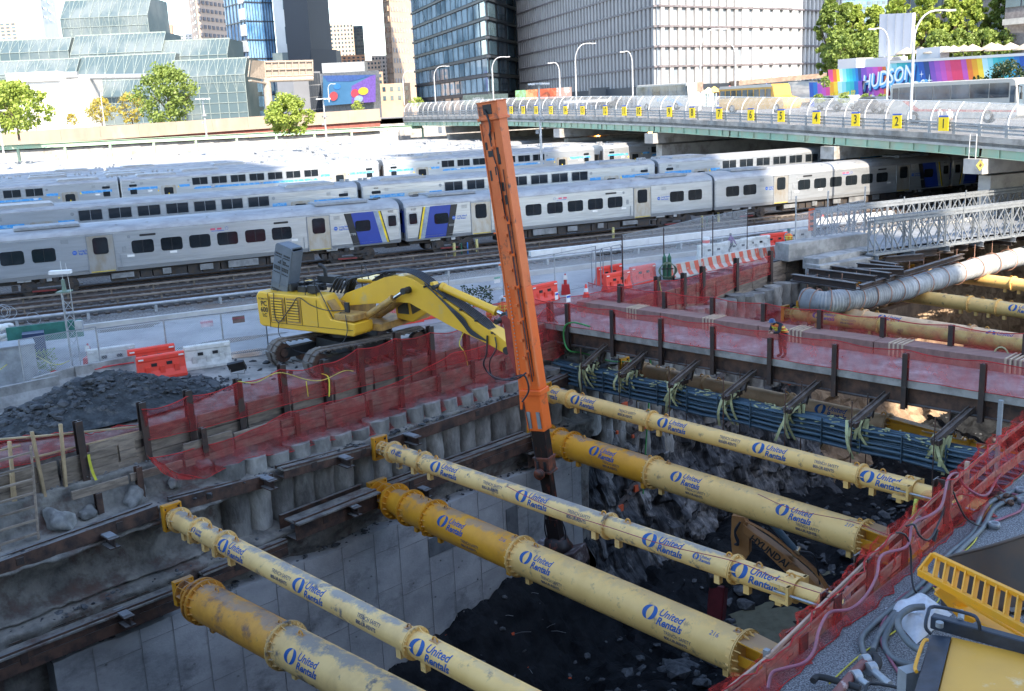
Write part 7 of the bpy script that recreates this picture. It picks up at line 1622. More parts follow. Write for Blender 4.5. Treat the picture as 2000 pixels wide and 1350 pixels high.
# ================================================================ PEOPLE
skinm=mat('skin',(.10,.055,.035),.6,var=.05); skinl=mat('lighter_skin',(.42,.25,.18),.6,var=.05)
def person(lab,foot,h,heading,pose,top,legs,skin,hat=None,vest=None,hair=True,loc_is='foot'):
    """one continuous skinned body; pose dict of joint positions in a 1.75 m frame (x forward, y left, z up)"""
    J=dict(pel=(0,0,.95),ch=(0,0,1.28),nk=(0,0,1.47),hd=(.02,0,1.56),ht=(.02,0,1.70),
      ls=(0,.19,1.41),le=(-.02,.26,1.13),lh=(.06,.28,.90),rs=(0,-.19,1.41),re=(-.02,-.26,1.13),rh=(.06,-.28,.90),
      lp=(0,.10,.90),lk=(.02,.11,.50),la=(-.02,.11,.09),lt=(.17,.12,.04),rp=(0,-.10,.90),rk=(.02,-.11,.50),ra=(-.02,-.11,.09),rt=(.17,-.12,.04))
    J.update(pose); s=h/1.75; c,sn_=math.cos(heading),math.sin(heading)
    W=lambda p:foot+V((p[0]*c-p[1]*sn_,p[0]*sn_+p[1]*c,p[2]))*s
    names=list(J); rad_=dict(pel=.175,ch=.20,nk=.07,hd=.10,ht=.10,ls=.085,le=.058,lh=.038,rs=.085,re=.058,rh=.038,lp=.12,lk=.08,la=.056,lt=.05,rp=.12,rk=.08,ra=.056,rt=.05)
    ed=[('pel','ch'),('ch','nk'),('nk','hd'),('hd','ht'),('ch','ls'),('ls','le'),('le','lh'),('ch','rs'),('rs','re'),('re','rh'),('pel','lp'),('lp','lk'),('lk','la'),('la','lt'),('pel','rp'),('rp','rk'),('rk','ra'),('ra','rt')]
    me=bpy.data.meshes.new('person'); P_={k:W(J[k]) for k in names}; me.from_pydata([P_[k] for k in names],[(names.index(a),names.index(b)) for a,b in ed],[])
    ob=bpy.data.objects.new('tmp',me); C.objects.link(ob); md=ob.modifiers.new('s','SKIN'); 
    for k,sv in zip(names,me.skin_vertices[0].data): sv.radius=(rad_[k]*s,rad_[k]*s*(.72 if k in('pel','ch') else 1)); sv.use_root=(k=='pel')
    ob.modifiers.new('sub','SUBSURF').levels=2; bpy.context.view_layer.update()
    body=bpy.data.meshes.new_from_object(ob.evaluated_get(bpy.context.evaluated_depsgraph_get())); bpy.data.objects.remove(ob)
    mats_=[skin,top,legs,blackp]; 
    for mt in mats_: body.materials.append(mt)
    seg=[(a,b,{'pel':1,'ch':1,'nk':0,'hd':0,'ls':1,'rs':1,'le':1,'re':1,'lp':2,'rp':2,'lk':2,'rk':2,'la':3,'ra':3}.get(a,1)) for a,b in ed]
    for p in body.polygons:
        cc_=p.center; best=None
        for a,b,mi in seg:
            A_,B2=P_[a],P_[b]; d=B2-A_; t=max(0,min(1,(cc_-A_).dot(d)/d.length_squared)); q=(A_+d*t-cc_).length/(rad_[a]*s)
            if best is None or q<best[0]:
                if a in('le','re') and t>.85: mi=0
                if a in('pel',) and b in('lp','rp'): mi=2
                best=(q,mi)
        p.material_index=best[1]; p.use_smooth=True
    # hands: palm and five fingers in the same mesh, face features, ears
    m=M(); m.v=[tuple(v.co) for v in body.vertices]; m.f=[tuple(p.vertices) for p in body.polygons]; m.sm=[True]*len(m.f); mi=[p.material_index for p in body.polygons]
    def addm(mm,idx):
        k=len(m.v); m.v+=mm.v; m.f+=[tuple(i+k for i in f) for f in mm.f]; m.sm+=mm.sm; mi.extend([idx]*len(mm.f))
    for e,hn,sd in(('le','lh',1),('re','rh',-1)):
        d=(P_[hn]-P_[e]).normalized(); sx=d.orthogonal().normalized(); sy=d.cross(sx); hm=M(); o_=P_[hn]; hm.beam(o_-d*.01*s,o_+d*.085*s,.075*s,.03*s,up=sy)
        for k,(off,ln) in enumerate(((-.029,.062),(-.01,.075),(.01,.078),(.029,.068))): f0=o_+d*.08*s+sx.cross(sy).normalized()*0+sx*off*s; hm.tube([f0,f0+d*ln*.5*s,f0+d*ln*s-sy*.02*s],[.009*s,.008*s,.006*s],n=5)
        hm.tube([o_+d*.02*s-sx*.035*s,o_+d*.05*s-sx*.062*s,o_+d*.08*s-sx*.066*s],[.011*s,.009*s,.007*s],n=5); addm(hm,0)
    f=M(); fw=V((c,sn_,0)); lf=V((-sn_,c,0)); hc_=(P_['hd']+P_['ht'])/2; f.rock(hc_+fw*.09*s-Z*.01*s,.014*s,1,1,False)
    for sg in(-1,1): f.lathe(hc_+lf*.085*s*sg,[(0,0),(.02*s,.004),(.018*s,.012),(0,.014)],6,lf*sg)
    f.box(hc_+fw*.086*s-Z*.045*s,(.012*s,.04*s,.008*s),rz=heading); addm(f,0)
    e=M()
    for sg in(-1,1): e.cyl(hc_+fw*.082*s+lf*.03*s*sg+Z*.015*s,hc_+fw*.092*s+lf*.03*s*sg+Z*.015*s,.009*s,n=6)
    addm(e,3)
    me2=bpy.data.meshes.new('person'); me2.from_pydata(m.v,[],m.f); 
    for mt in mats_: me2.materials.append(mt)
    me2.polygons.foreach_set('use_smooth',m.sm); me2.polygons.foreach_set('material_index',mi); o=bpy.data.objects.new('person',me2); C.objects.link(o); tag(o,lab,'person'); WL[o.name]=V((0,0,0))
    if hat: m=M(); q=P_['hd'].lerp(P_['ht'],.6); m.lathe(q,[(.15*s,.0),(.118*s,.012*s),(.115*s,.05*s),(.085*s,.105*s),(.03*s,.13*s),(0,.133*s)],16); m.box(q+fw*.12*s+Z*.01*s,(.08*s,.14*s,.012*s),rz=heading); m.obj('helmet',hat,o)
    elif hair: m=M(); m.lathe(P_['ht']-fw*.012*s-Z*.05*s,[(.092*s,0),(.097*s,.04*s),(.08*s,.09*s),(.03*s,.115*s),(0,.118*s)],14); m.obj('hair',blackp,o)
    if vest:
        m=M(); dp=(P_['nk']-P_['pel']).normalized(); q=P_['pel']; n=16; rows=[]
        for t,rx,ry in((.02,.195,.235),(.25,.195,.23),(.5,.20,.245),(.72,.20,.26),(.9,.13,.2),(.99,.08,.12)):
            c_=P_['pel'].lerp(P_['nk'],t); rows.append([c_+fw*math.cos(a_*2*PI/n)*rx*s+lf*math.sin(a_*2*PI/n)*ry*s for a_ in range(n)])
        vs=[p for r in rows for p in r]; m.add(vs,[(j*n+i,j*n+(i+1)%n,(j+1)*n+(i+1)%n,(j+1)*n+i) for j in range(5) for i in range(n)],True); vo=m.obj('vest',vest,o)
        m=M(); k=1.03
        for t in(.3,.6):
            c_=P_['pel'].lerp(P_['nk'],t); m.tube([c_+fw*math.cos(a_*PI/8)*.202*s+lf*math.sin(a_*PI/8)*.25*s for a_ in range(17)],.02*s,n=4)
        for sg in(-1,1): m.tube([P_['pel'].lerp(P_['nk'],.05)+fw*.2*s+lf*.1*sg*s,P_['pel'].lerp(P_['nk'],.6)+fw*.205*s+lf*.1*sg*s,P_['pel'].lerp(P_['nk'],.95)+fw*.07*s+lf*.1*sg*s],.02*s,n=4)
        m.obj('reflective_tape',hiv_y,vo)
    return o
hiv=mat('hi_vis_orange',(.85,.20,.04),.6); hiv_y=mat('hi_vis_yellow',(.75,.80,.10),.5); purple=mat('purple_shirt',(.15,.03,.20),.8,var=.1); trous=mat('dark_trousers',(.03,.035,.045),.85); greys=mat('grey_sweatshirt',(.35,.36,.40),.85); navyj=mat('navy_jacket',(.015,.02,.035),.8); beige=mat('beige_trousers',(.35,.31,.26),.85); whiteh=mat('white_helmet',(.65,.66,.68),.3); blueh=mat('blue_helmet',(.02,.06,.18),.3); greenh2=mat('green_helmet',(.10,.20,.18),.3); cream_s=mat('cream_shirt',(.6,.55,.5),.8)
ft=G(1428,500,-.44); hd=onP(1424,456,ft,V((0,1,0))); person('man in purple shirt and dark trousers striding past the white barriers',ft,hd.z-ft.z,rad(200),dict(lp=(0,.09,.90),lk=(.22,.10,.52),la=(.28,.10,.10),lt=(.46,.10,.07),rk=(-.06,-.10,.50),ra=(-.38,-.10,.16),rt=(-.24,-.10,.06),lh=(-.24,.30,.93),le=(-.13,.27,1.14),rh=(.30,-.30,.98),re=(.08,-.28,1.14),ch=(.03,0,1.28),nk=(.04,0,1.47),hd=(.07,0,1.56),ht=(.07,0,1.70)),purple,trous,skinm)
ft=G(1540,500,-.44); ft=onP(1540,498,ft,V((0,1,0))); ft.z=-.44; person('worker in a green helmet and orange vest standing beside the concrete blocks',ft,1.75,rad(250),dict(rh=(.15,-.2,1.05)),greys,trous,skinm,hat=greenh2,vest=hiv)
# bridge worker leaning on rail
ft=G(1526,699,-.3)+BP*.1; ft.z=-.3; person('worker in orange vest and blue helmet leaning on the netted rail of the steel bridge',ft,1.88,rad(205),dict(ch=(.22,0,1.20),nk=(.36,0,1.32),hd=(.46,0,1.34),ht=(.54,0,1.40),ls=(.30,.19,1.28),rs=(.30,-.19,1.28),le=(.38,.24,1.02),re=(.38,-.24,1.02),lh=(.55,.08,1.0),rh=(.55,-.08,1.03)),navyj,trous,skinl,hat=blueh,vest=hiv)
ft=UV(17.6,-3.6,-.44); hh=onP(981,578,ft,V((0,1,0))); ft.x=hh.x; person('worker in white helmet and orange vest standing behind the boom tip',ft,max(1.6,min(1.95,hh.z+.44)),rad(265),dict(rh=(.12,-.42,1.0),re=(-.02,-.36,1.18),lh=(.18,.22,1.0)),greys,trous,skinm,hat=whiteh,vest=hiv)
ft=UV(16.6,-4.4,-.44); hh=onP(950,590,ft,V((0,1,0))); ft.x=hh.x; person('crouching worker in grey helmet just behind the yellow boom',ft,1.75,rad(300),dict(pel=(-.1,0,.5),ch=(.1,0,.80),nk=(.22,0,.98),hd=(.28,0,1.05),ht=(.32,0,1.18),ls=(.14,.19,.92),rs=(.14,-.19,.92),le=(.3,.24,.72),re=(.3,-.24,.72),lh=(.48,.12,.62),rh=(.48,-.12,.62),lp=(-.08,.1,.46),rp=(-.08,-.1,.46),lk=(.34,.14,.5),rk=(.3,-.14,.46),la=(.02,.13,.1),ra=(-.02,-.13,.1),lt=(.2,.13,.04),rt=(.16,-.13,.04)),greys,trous,skinm,hat=galvdull,vest=hiv)
for px,l,mt in((1834,'person in a pale shirt walking on the bridge, left of two',cream_s),(1853,'person in white walking on the bridge, right of two',white_p)):
    q=onT(px,240,68.5); n_=q.dot(TNn); person(l,TN(68.5,n_,zc(n_)),1.75,rad(200 if px==1834 else 220),dict(),mt,beige,skinl)
# ================================================================ SITE OBJECTS
random.seed(61)
def barrier(px,py,w_px,rot,mt,lab,grp,L=1.85,h=1.0,z=-.44,fill=None):
    p=G(px,py,z); p.z=z; o=thing('plastic_barrier',lab,'barrier',p,grp); X_=V((math.cos(rot),math.sin(rot),0)); Y_=V((-X_.y,X_.x,0)); A_=lambda x,y,zz:p+X_*x+Y_*y+Z*zz
    pr=[(-.28,0),(-.28,.12),(-.15,.38),(-.11,.78),(-.13,.8),(-.13,h-.04),(-.08,h),(.08,h),(.13,h-.04),(.13,.8),(.11,.78),(.15,.38),(.28,.12),(.28,0)]
    m=M(); n=len(pr); xs=[0,L*.18,L*.18,L*.36,L*.36,L*.64,L*.64,L*.82,L*.82,L]; 
    m.add([A_(-L/2,y,zz) for y,zz in pr]+[A_(L/2,y,zz) for y,zz in pr],[tuple(range(n)),tuple(range(n,2*n))[::-1]]+[(i,n+i,n+(i+1)%n,(i+1)%n) for i in range(n)]); m.obj('shell',mt,o,bevel=.02)
    for x in(-.3*L,0,.3*L):
        for s in(-1,1): m=M(); m.prism([(-.12,-.28),(.12,-.28),(.08,.12),(-.08,.12)],A_(x,s*.19,.42),X_,Z,.05); m.obj('foot_rib',mt,o)
    m=M()
    for x in(-.16*L,.16*L):
        for s in(-1,1): m.box(A_(x,s*.135,.62),(.22,.04,.13),rz=rot)
    m.obj('fork_slots',blackp,o); m=M()
    for s in(-1,1): m.box(A_(s*L*.42,-.135,h-.12),(.2,.02,.06),rz=rot)
    m.obj('reflectors',white_p,o); return o
r25=rad(25.3)
for px,py,rot,mt,l in((318,738,r25+.12,orange_pl,'tilted orange water barrier nearest the rubble mound'),(300,722,r25+.1,orange_pl,'orange water barrier behind the tilted one, left of the excavator'),(408,716,r25,white_pl,'dirty white water barrier right of the orange pair'),(222,722,r25,white_pl,'dirty white water barrier behind the fire extinguisher'),
   (1205,566,r25+.25,orange_pl,'orange water barrier with painted scrawl, front one of the middle group'),(1190,552,r25+.2,orange_pl,'orange water barrier at the back left of the middle group'),(1255,552,r25+.2,orange_pl,'orange water barrier at the right of the middle group'),(1062,590,r25+.3,orange_pl,'orange water barrier right of the orange mast'),(1020,600,r25+.3,orange_pl,'orange water barrier partly hidden by the orange mast'),
   (1392,506,r25,white_pl,'white water barrier at the left of the long line by the walker'),(1440,498,r25,white_pl,'white water barrier behind the walking man'),(1475,491,r25,white_pl,'white water barrier next to the orange one in the long line'),(1512,484,r25,orange_pl,'orange water barrier within the long white line'),(1556,476,r25,white_pl,'white water barrier near the orange warning board'),(790,632,r25+.1,orange_pl,'red orange barrier under the excavator boom'),(835,622,r25+.1,orange_pl,'red orange barrier right of the cable coil')):
    barrier(px,py,0,rot,mt,l,'plastic water barriers on the site',L=2.3 if px>1380 else 1.9)
# jersey barrier with red and white stripes
for i,(x,y) in enumerate(((1335,540),(1395,527),(1455,515),(1515,505))):
    p=G(x,y,-.44); o=thing('concrete_barrier','concrete barrier painted with red and white stripes, %s'%orde(i),'barrier',p,'striped concrete barriers at the pit edge'); a_=rad(38); X_=V((math.cos(a_),math.sin(a_),0)); Y_=V((-X_.y,X_.x,0)); m=M(); pr=[(-.3,0),(-.3,.1),(-.12,.35),(-.08,.85),(.08,.85),(.12,.35),(.3,.1),(.3,0)]; L=2.9; n=8
    m.add([p+X_*-L/2+Y_*q+Z*zz for q,zz in pr]+[p+X_*L/2+Y_*q+Z*zz for q,zz in pr],[tuple(range(n)),tuple(range(n,2*n))[::-1]]+[(k,n+k,n+(k+1)%n,(k+1)%n) for k in range(n)]); m.obj('body',mat_sw if 'mat_sw' in globals() else concpale,o); m=M()
    for k in range(4):
        x0=-L/2+.15+k*.75; P_=[p+X_*(x0+sx)-Y_*q+Z*zz for sx,q,zz in((0,.315,.11),(.36,.315,.11),(.30,.135,.35),(.2,.095,.83),(-.16,.095,.83),(-.06,.135,.35))]; m.add(P_,[(0,1,2,5),(5,2,3,4)])
    m.obj('red_stripes',mat('worn_red_paint',(.50,.10,.06),.7,0,col2=(.4,.3,.25),scale=3,lo=.55,hi=.62),o)
# long pale kerb barrier by mound
for i,(x0,y0,x1,y1) in enumerate(((-20,800,118,770),(70,775,160,748),(150,752,268,728))):
    a_=G(x0,y0,-.44);b_=G(x1,y1,-.44); m=M(); d=(b_-a_).normalized(); y_=Z.cross(d); pr=[(-.3,0),(-.25,.15),(-.1,.4),(-.08,.75),(.08,.75),(.1,.4),(.25,.15),(.3,0)]; n=8
    m.add([a_+y_*q+Z*zz for q,zz in pr]+[b_+y_*q+Z*zz for q,zz in pr],[tuple(range(n)),tuple(range(n,2*n))[::-1]]+[(k,n+k,n+(k+1)%n,(k+1)%n) for k in range(n)]); tag(m.obj('concrete_barrier',concrete),'worn pale concrete barrier behind the rubble mound, %s'%('left','middle','right')[i],'barrier')
# rubble mound
mc=G(200,800,-.44)
def mound(u,v):
    a_=u*2*PI; r=v; x=r*4.6*math.cos(a_); y=r*2.6*math.sin(a_); h=1.3*math.exp(-(r*1.55)**2)*(1+.0)+.0; q=V((x*.9,y*.9,3)); h+=.22*fbm(q,6)*(1-v)+.16*abs(noise.noise(q*3.3))*(1-v*.9); p=mc+UW*x+VW*y*-1; return V((p.x,p.y,-.46+h))
m=M(); m.grid(mound,110,60); tag(m.obj('rubble_mound',mat('dark_spoil',(.060,.066,.070),.9,0,col2=(.032,.035,.036),scale=3,bump=1,bscale=12,spec=.1,col3=(.15,.145,.13),s3=1.2)),'heap of dark broken spoil behind the plank wall on the left','mound',kind='stuff')
def onm(): a_,r=R(0,6.3),R(.1,1.15)**.8; x,y=r*4.6*math.cos(a_),r*2.6*math.sin(a_); h=1.3*math.exp(-(r*1.55)**2) if r<1 else 0; p=mc+UW*x-VW*y; return V((p.x,p.y,-.44+h))
stones(900,onm,.05,.17,stonem,'dark stones lying over the spoil heap')
stones(220,lambda:(lambda p:V((p.x,p.y,-.42)))(G(R(0,260),R(800,848),-.44)),.05,.2,stonem,'stones spilled below the spoil heap at the left'); stones(90,lambda:(lambda p:V((p.x,p.y,-.42)))(G(R(0,240),R(815,848),-.44)),.05,.16,stonepale,'pale stones spilled at the far left')
stones(300,lambda:(lambda p:V((p.x,p.y,-.43)))(G(R(300,900),R(700,830),-.44)),.03,.1,stonem,'stones scattered on the dirt by the excavator')
# chain link fence and things at left
cf=[G(x,y,-.44) for x,y in((-30,790),(52,765),(200,735),(330,715),(440,700),(525,688),(640,670),(760,640),(880,612),(985,596))]
chainfence(cf[1:3],2.1,'wire fence section left of the light tower'); chainfence(cf[2:6],2.0,'wire fence behind the white barriers and the excavator'); chainfence(cf[6:],2.0,'wire fence behind the excavator boom')
chainfence([G(1010,592,-.44),G(1085,578,-.44),G(1165,560,-.44)],2.3,'wire fence right of the orange mast')
cg=[G(1217,565,-.44),G(1297,545,-.44),G(1371,520,-.44),G(1392,515,-.44),G(1459,500,-.44)]
chainfence(cg,3.0,'tall wire fence on dark posts in front of the walking man',mt=rustdark,post=4.6)
for i,(x,y,c,s_) in enumerate(((404,632,(.62,.55,.62),'NATIONAL'),(466,624,(.25,.18,.16),'NATIONAL'))):
    a_=cf[4].lerp(cf[5],.2 if i else -.35); p=onP(x,y,cf[4],(cf[5]-cf[3]).cross(Z).normalized()); e_=(cf[5]-cf[3]).normalized(); o=thing('fence_sign','small %s fence sign reading NATIONAL on the wire fence'%('pale' if i==0 else 'brownish'),'sign',p); m=M(); m.prism([(-.26,-.15),(.26,-.15),(.26,.15),(-.26,.15)],p,e_,Z,.01); m.obj('plate',mat('fence_plate',c,.6),o); m=M(); put_text(m,s_,.11,p-e_.cross(Z)*-.0+(CAMP-p).normalized()*.03+Z*.05,e_,Z); m.obj('lettering',flagr,o)
p=onP(971,547,cf[8],(cf[9]-cf[7]).cross(Z).normalized()); m=M(); e_=(cf[9]-cf[7]).normalized(); m.prism([(-.2,-.16),(.2,-.16),(.2,.16),(-.2,.16)],p,e_,Z,.01); o=thing('fence_sign','small white and green notice on the wire fence above the boom','sign',p); m.obj('plate',white_p,o); m=M(); m.prism([(-.2,0),(.2,0),(.2,.1),(-.2,.1)],p+(CAMP-p).normalized()*.02+Z*.06,e_,Z,.01); m.obj('green_band',mat('sign_green',(.05,.45,.25),.6),o)
# container / green box / debris at left edge
o=thing('storage_box','grey storage box at the left edge behind the concrete barrier','box',G(20,745,-.44)); m=M(); m.box(G(18,745,-.44)+Z*.75,(2.2,1.2,1.5),rz=.5); m.obj('box',mat('box_grey',(.33,.36,.38),.6),o); m=M(); m.box(G(18,745,-.44)+Z*1.52,(2.3,1.3,.08),rz=.5); m.obj('lid',galvdull,o)
m=M(); q=G(95,690,-.44); m.box(q+Z*1.0,(3.2,.15,.8),rz=r25); tag(m.obj('green_tarp',mat('green_tarp',(.03,.16,.13),.7)),'dark green tarp strip on the fence left of the light tower','tarp')
m=M(); q=G(72,700,-.44); m.box(q+Z*.6,(.9,.7,1.2),rz=.4); tag(m.obj('portable_cabin',mat('dark_blue_bin',(.02,.04,.10),.5)),'dark blue bin behind the fence at the left','bin')
junk=thing('debris_pile','tangle of white bags and wire behind the fence at the left edge','debris',G(22,690,-.44)); m=M()
for k in range(16): m.rock(G(22,690,-.44)+V((R(-1.2,1.2),R(-.8,.8),R(.3,1.2))),R(.12,.32),.7,2,False)
m.obj('bags',white_pl,junk); m=M()
for k in range(5): c_=G(40,680,-.44)+V((R(-1,1),R(-.4,.4),R(1.3,1.9))); m.tube([c_+V((math.cos(q_)*.35,R(-.05,.05),math.sin(q_)*.3)) for q_ in [k2*PI/8 for k2 in range(17)]],.012,n=4)
m.obj('wire_coils',galv,junk)
# small lattice light tower
b_=G(150,735,-.44); t_=onP(120,572,b_,V((0,1,0))); Ht=t_.z-b_.z; o=thing('lattice_tower','slim silver lattice tower with a small device and plate on top','lattice tower',b_); w_=.22; m=M()
cs=[V((math.cos(q)*w_,math.sin(q)*w_,0)) for q in(.3,2.4,4.5)]
for c_ in cs: m.cyl(b_+c_,b_+c_+Z*Ht,.025,n=6)
k=0
while k*.4<Ht-.4:
    for i in range(3): m.cyl(b_+cs[i]+Z*k*.4,b_+cs[(i+1)%3]+Z*(k+1)*.4,.014,n=4)
    k+=1
m.obj('lattice',galv,o); m=M(); m.box(b_+Z*(Ht+.05),(.5,.5,.05)); m.cyl(b_+Z*(Ht+.05),b_+Z*(Ht+.55),.1,.07,n=8); m.obj('device',mat('device_green',(.20,.28,.22),.6),o); m=M(); m.box(b_+Z*(Ht+.85)+V((-.05,0,0)),(.85,.3,.14),rz=.1); m.tube([b_+Z*Ht,b_+Z*(Ht+1.3)],.012,n=4); m.tube([b_+Z*Ht+V((.25,0,0)),b_+Z*(Ht+1.2)+V((.2,0,0))],.01,n=4); m.obj('top_plate',white_p,o); m=M(); m.box(b_+Z*(Ht*.6)+V((.4,0,0)),(.28,.2,.45)); m.obj('side_box',galv,o)
def extinguisher(px,py,lab):
    p=G(px,py,-.44); o=thing('fire_extinguisher',lab,'fire extinguisher',p,'red extinguisher stands'); m=M(); m.prism([(-.25,0),(.25,0),(.2,.55),(-.2,.55)],p,V((1,0,0)),Z,.4); m.obj('stand',red_p,o); m=M(); m.cyl(p+Z*.5,p+Z*1.0,.09,n=10); m.lathe(p+Z*1.0,[(.09,0),(.04,.08),(.04,.14)],8); m.obj('cylinder',red_p,o); m=M(); m.box(p+Z*.95+V((0,-.1,0)),(.2,.02,.25)); m.obj('tag',white_p,o)
extinguisher(178,722,'red extinguisher stand in front of the dirty white barrier at the left'); extinguisher(1105,575,'red extinguisher stand right of the orange mast')
m=M(); m.tube([G(80,742,.1),G(165,722,.1),G(262,708,.1)],.03,n=6); m.tube([G(185,722,.3),G(235,711,.3)],.025,n=6); tag(m.obj('red_rail',red_p),'thin red rail lying behind the concrete barrier at the left','rail')
o=thing('small_bush','small green plant and red bucket beside the concrete barrier','plant',G(88,735,-.44)); m=M()
for k in range(300): c_=G(88,730,-.44)+V((R(-.45,.45),R(-.3,.3),R(.1,1.0))); a_=R(0,6); m.add([c_,c_+V((.12*math.cos(a_),.12*math.sin(a_),.04)),c_+V((.1*math.cos(a_+.5),.1*math.sin(a_+.5),.08))],[(0,1,2)])
m.obj('leaves',leafmat('mid',*G2),o); m=M(); m.cyl(G(107,735,-.44),G(107,735,.0),.18,.24,n=12); tag(m.obj('bucket',red_p),'red bucket with a white rag by the green plant','bucket')
for i,x in enumerate((915,945)):
    o=thing('vine','leafy vine climbing the wire fence above the boom, %s'%('left','right')[i],'vine',G(x,600,-.44)); m=M()
    for k in range(160): c_=onP(x+R(-14,14),600-R(0,40),cf[8]-VW*.0,V((.42,-.9,0)))+V((R(-.1,.1),R(-.1,.1),0)); a_=R(0,6); m.add([c_,c_+V((.13*math.cos(a_),0,.1*math.sin(a_))),c_+V((.12*math.cos(a_+.8),.05,.12*math.sin(a_+.8)))],[(0,1,2)])
    m.obj('leaves',leafmat('dark',*DG),o)
# flood light
p=onW(465,735,-1.9); o=thing('flood_light','black flood light on a short stand above the red net','flood light',p); m=M(); m.cyl(V((p.x,p.y,-.4)),p+Z*.1,.025,n=6); m.tube([p+V((-.25,0,.35)),p+V((-.25,0,.1)),p+V((.25,0,.1)),p+V((.25,0,.35))],.02,n=5); m.obj('stand',galvdull,o); m=M(); m.box(p+Z*.38,(.62,.12,.36),m=Matrix.Rotation(rad(25),3,'X')@Matrix.Rotation(rad(-12),3,'Y')); m.obj('lamp_body',blkm,o)
# cones, drum, bollards, gas bottles
def cone(p,lab,s=1.0):
    o=thing('traffic_cone',lab,'traffic cone',p,'orange traffic cones'); m=M(); m.lathe(p,[(.17*s,.03),(.04*s,.7*s),(0,.71*s)],14); m.box(p+Z*.02,(.4*s,.4*s,.04)); m.obj('cone',orange_pl,o); m=M(); m.lathe(p,[(.125*s,.28*s),(.085*s,.48*s)],14); m.obj('white_band',white_p,o)
cone(G(1145,580,-.44),'orange cone with a white band beside the red net'); cone(TN(55.8,61.0,-.2),'cone standing by the tracks near the sunlit car',1.1)
p=G(1379,498,-.44); o=thing('traffic_drum','orange and white striped traffic drum by the wire fence','traffic drum',p); 
for k in range(6): m=M(); m.cyl(p+Z*(.05+.19*k),p+Z*(.05+.19*(k+1)-.01),.3-.012*k,.3-.012*(k+1),n=18); m.obj('stripe',white_p if k%2 else orange_pl,o)
for i,(px,py,c,h) in enumerate(((888,500,1,.9),(902,497,0,.8),(914,496,2,.8),(932,492,1,.9),(1371,444,1,.9),(1381,442,0,.8),(1392,440,2,.8),(1403,437,1,.9),(1198,465,1,.8))):
    q=G(px,py,-.2); m=M(); m.cyl(q,q+Z*h,.1 if c==1 else .05,n=10); tag(m.obj('bollard',[mat('bollard_dark',(.03,.12,.07),.6),mat('bollard_cream',(.55,.48,.20),.6),mat('bollard_blue',(.03,.18,.55),.6)][c]),'%s bollard by the tracks, %s'%(('thin dark green','stout cream','thin blue')[c],orde(i)),'bollard','coloured bollards by the tracks')
p=G(1303,548,-.44); o=thing('gas_bottle_cart','green gas bottle on a cart wound with hoses beside the orange barriers','gas bottle',p); m=M()
for s in(-.14,.14): m.cyl(p+V((s,0,.1)),p+V((s,0,1.35)),.12,n=12); m.lathe(p+V((s,0,1.35)),[(.12,0),(.05,.1),(.03,.22),(0,.23)],10)
m.obj('bottles',mat('bottle_green',(.03,.14,.08),.5),o); m=M(); 
for k in range(6): m.tube([p+V((math.cos(q_)*(.42+.02*k),-.2-.02*k,.62+math.sin(q_)*(.48-.02*k))) for q_ in [k2*PI/10 for k2 in range(21)]],.022,n=5)
m.obj('hose_coil',mat('hose_olive',(.12,.16,.10),.6),o); m=M(); m.box(p+V((0,-.15,.7)),(.7,.04,.06)); m.cyl(p+V((-.35,0,.15)),p+V((-.42,0,.15)),.16,n=12); m.cyl(p+V((.35,0,.15)),p+V((.42,0,.15)),.16,n=12); m.obj('cart',blkm,o)
# crowd rails at 1180
o=thing('pipe_stand','loose group of thin bent pipe frames standing by the orange barriers','pipe stand',G(1180,560,-.44)); 
for k,(x,y0) in enumerate(((1168,560),(1185,555),(1205,550))):
    p=G(x,y0,-.44); m=M(); w_=.5; m.tube([p+UW*-w_,p+UW*-w_+Z*1.9,p+UW*(-w_+.1)+Z*2.1,p+UW*(w_-.1)+Z*2.1,p+UW*w_+Z*1.9,p+UW*w_],.03,n=6); m.obj('bent_pipe',galvdull,o)
p=G(803,640,-.44)+Z*.9; m=M()
for k in range(7): m.tube([p+V((math.cos(q_)*(.3+.012*k),-.1-.02*k,math.sin(q_)*(.42+.01*k))) for q_ in [k2*PI/10 for k2 in range(21)]],.022,n=5)
tag(m.obj('hose_coil',hose),'black hose coil hanging on the red barrier under the boom','hose coil')
# notices and yellow ribbons on posts
for i,(x,y,w_) in enumerate(((1087,578,.22),(1110,583,.3))):
    p=onW(x,y,-1.35); o=thing('paper_notice','small white notice on the red net right of the mast, %s'%('left','right')[i],'notice',p); m=M(); m.prism([(-w_/2,-.18),(w_/2,-.18),(w_/2,.18),(-w_/2,.18)],p,UW,Z,.01); m.obj('paper',white_p,o); m=M(); m.prism([(-w_/2+.02,.04),(w_/2-.02,.04),(w_/2-.02,.13),(-w_/2+.02,.13)],p+VW*.02,UW,Z,.01); m.obj('blue_heading',bluet,o)
ytape=mat('yellow_tape',(.70,.68,.06),.6)
def ribbon(pts,lab,w_=.05,nm='yellow_ribbon'):
    m=M(); P_=smooth_path(pts,4)
    for p,q in zip(P_,P_[1:]): m.quad(p-UW*w_,p+UW*w_,q+UW*w_,q-UW*w_)
    tag(m.obj(nm,ytape),lab,'ribbon','yellow ribbons on the edge posts')
ribbon([onW(x,y,-1.38) for x,y in((173,888),(176,905),(182,925),(188,938))],'yellow ribbon hanging on the rusty post at the far left',.045)
ribbon([onW(x,y,-1.38) for x,y in((628,730),(642,738),(643,775))],'yellow ribbon on the post below the excavator tracks',.03); ribbon([onW(x,y,-1.38) for x,y in((905,650),(897,672),(908,690),(915,720))],'knotted yellow ribbon under the boom tip',.025); ribbon([onW(x,y,-1.3) for x,y in((598,745),(600,760),(602,775))],'short yellow ribbon in the net left of the post',.02)
ym=mat('yellow_rope',(.62,.58,.12),.7)
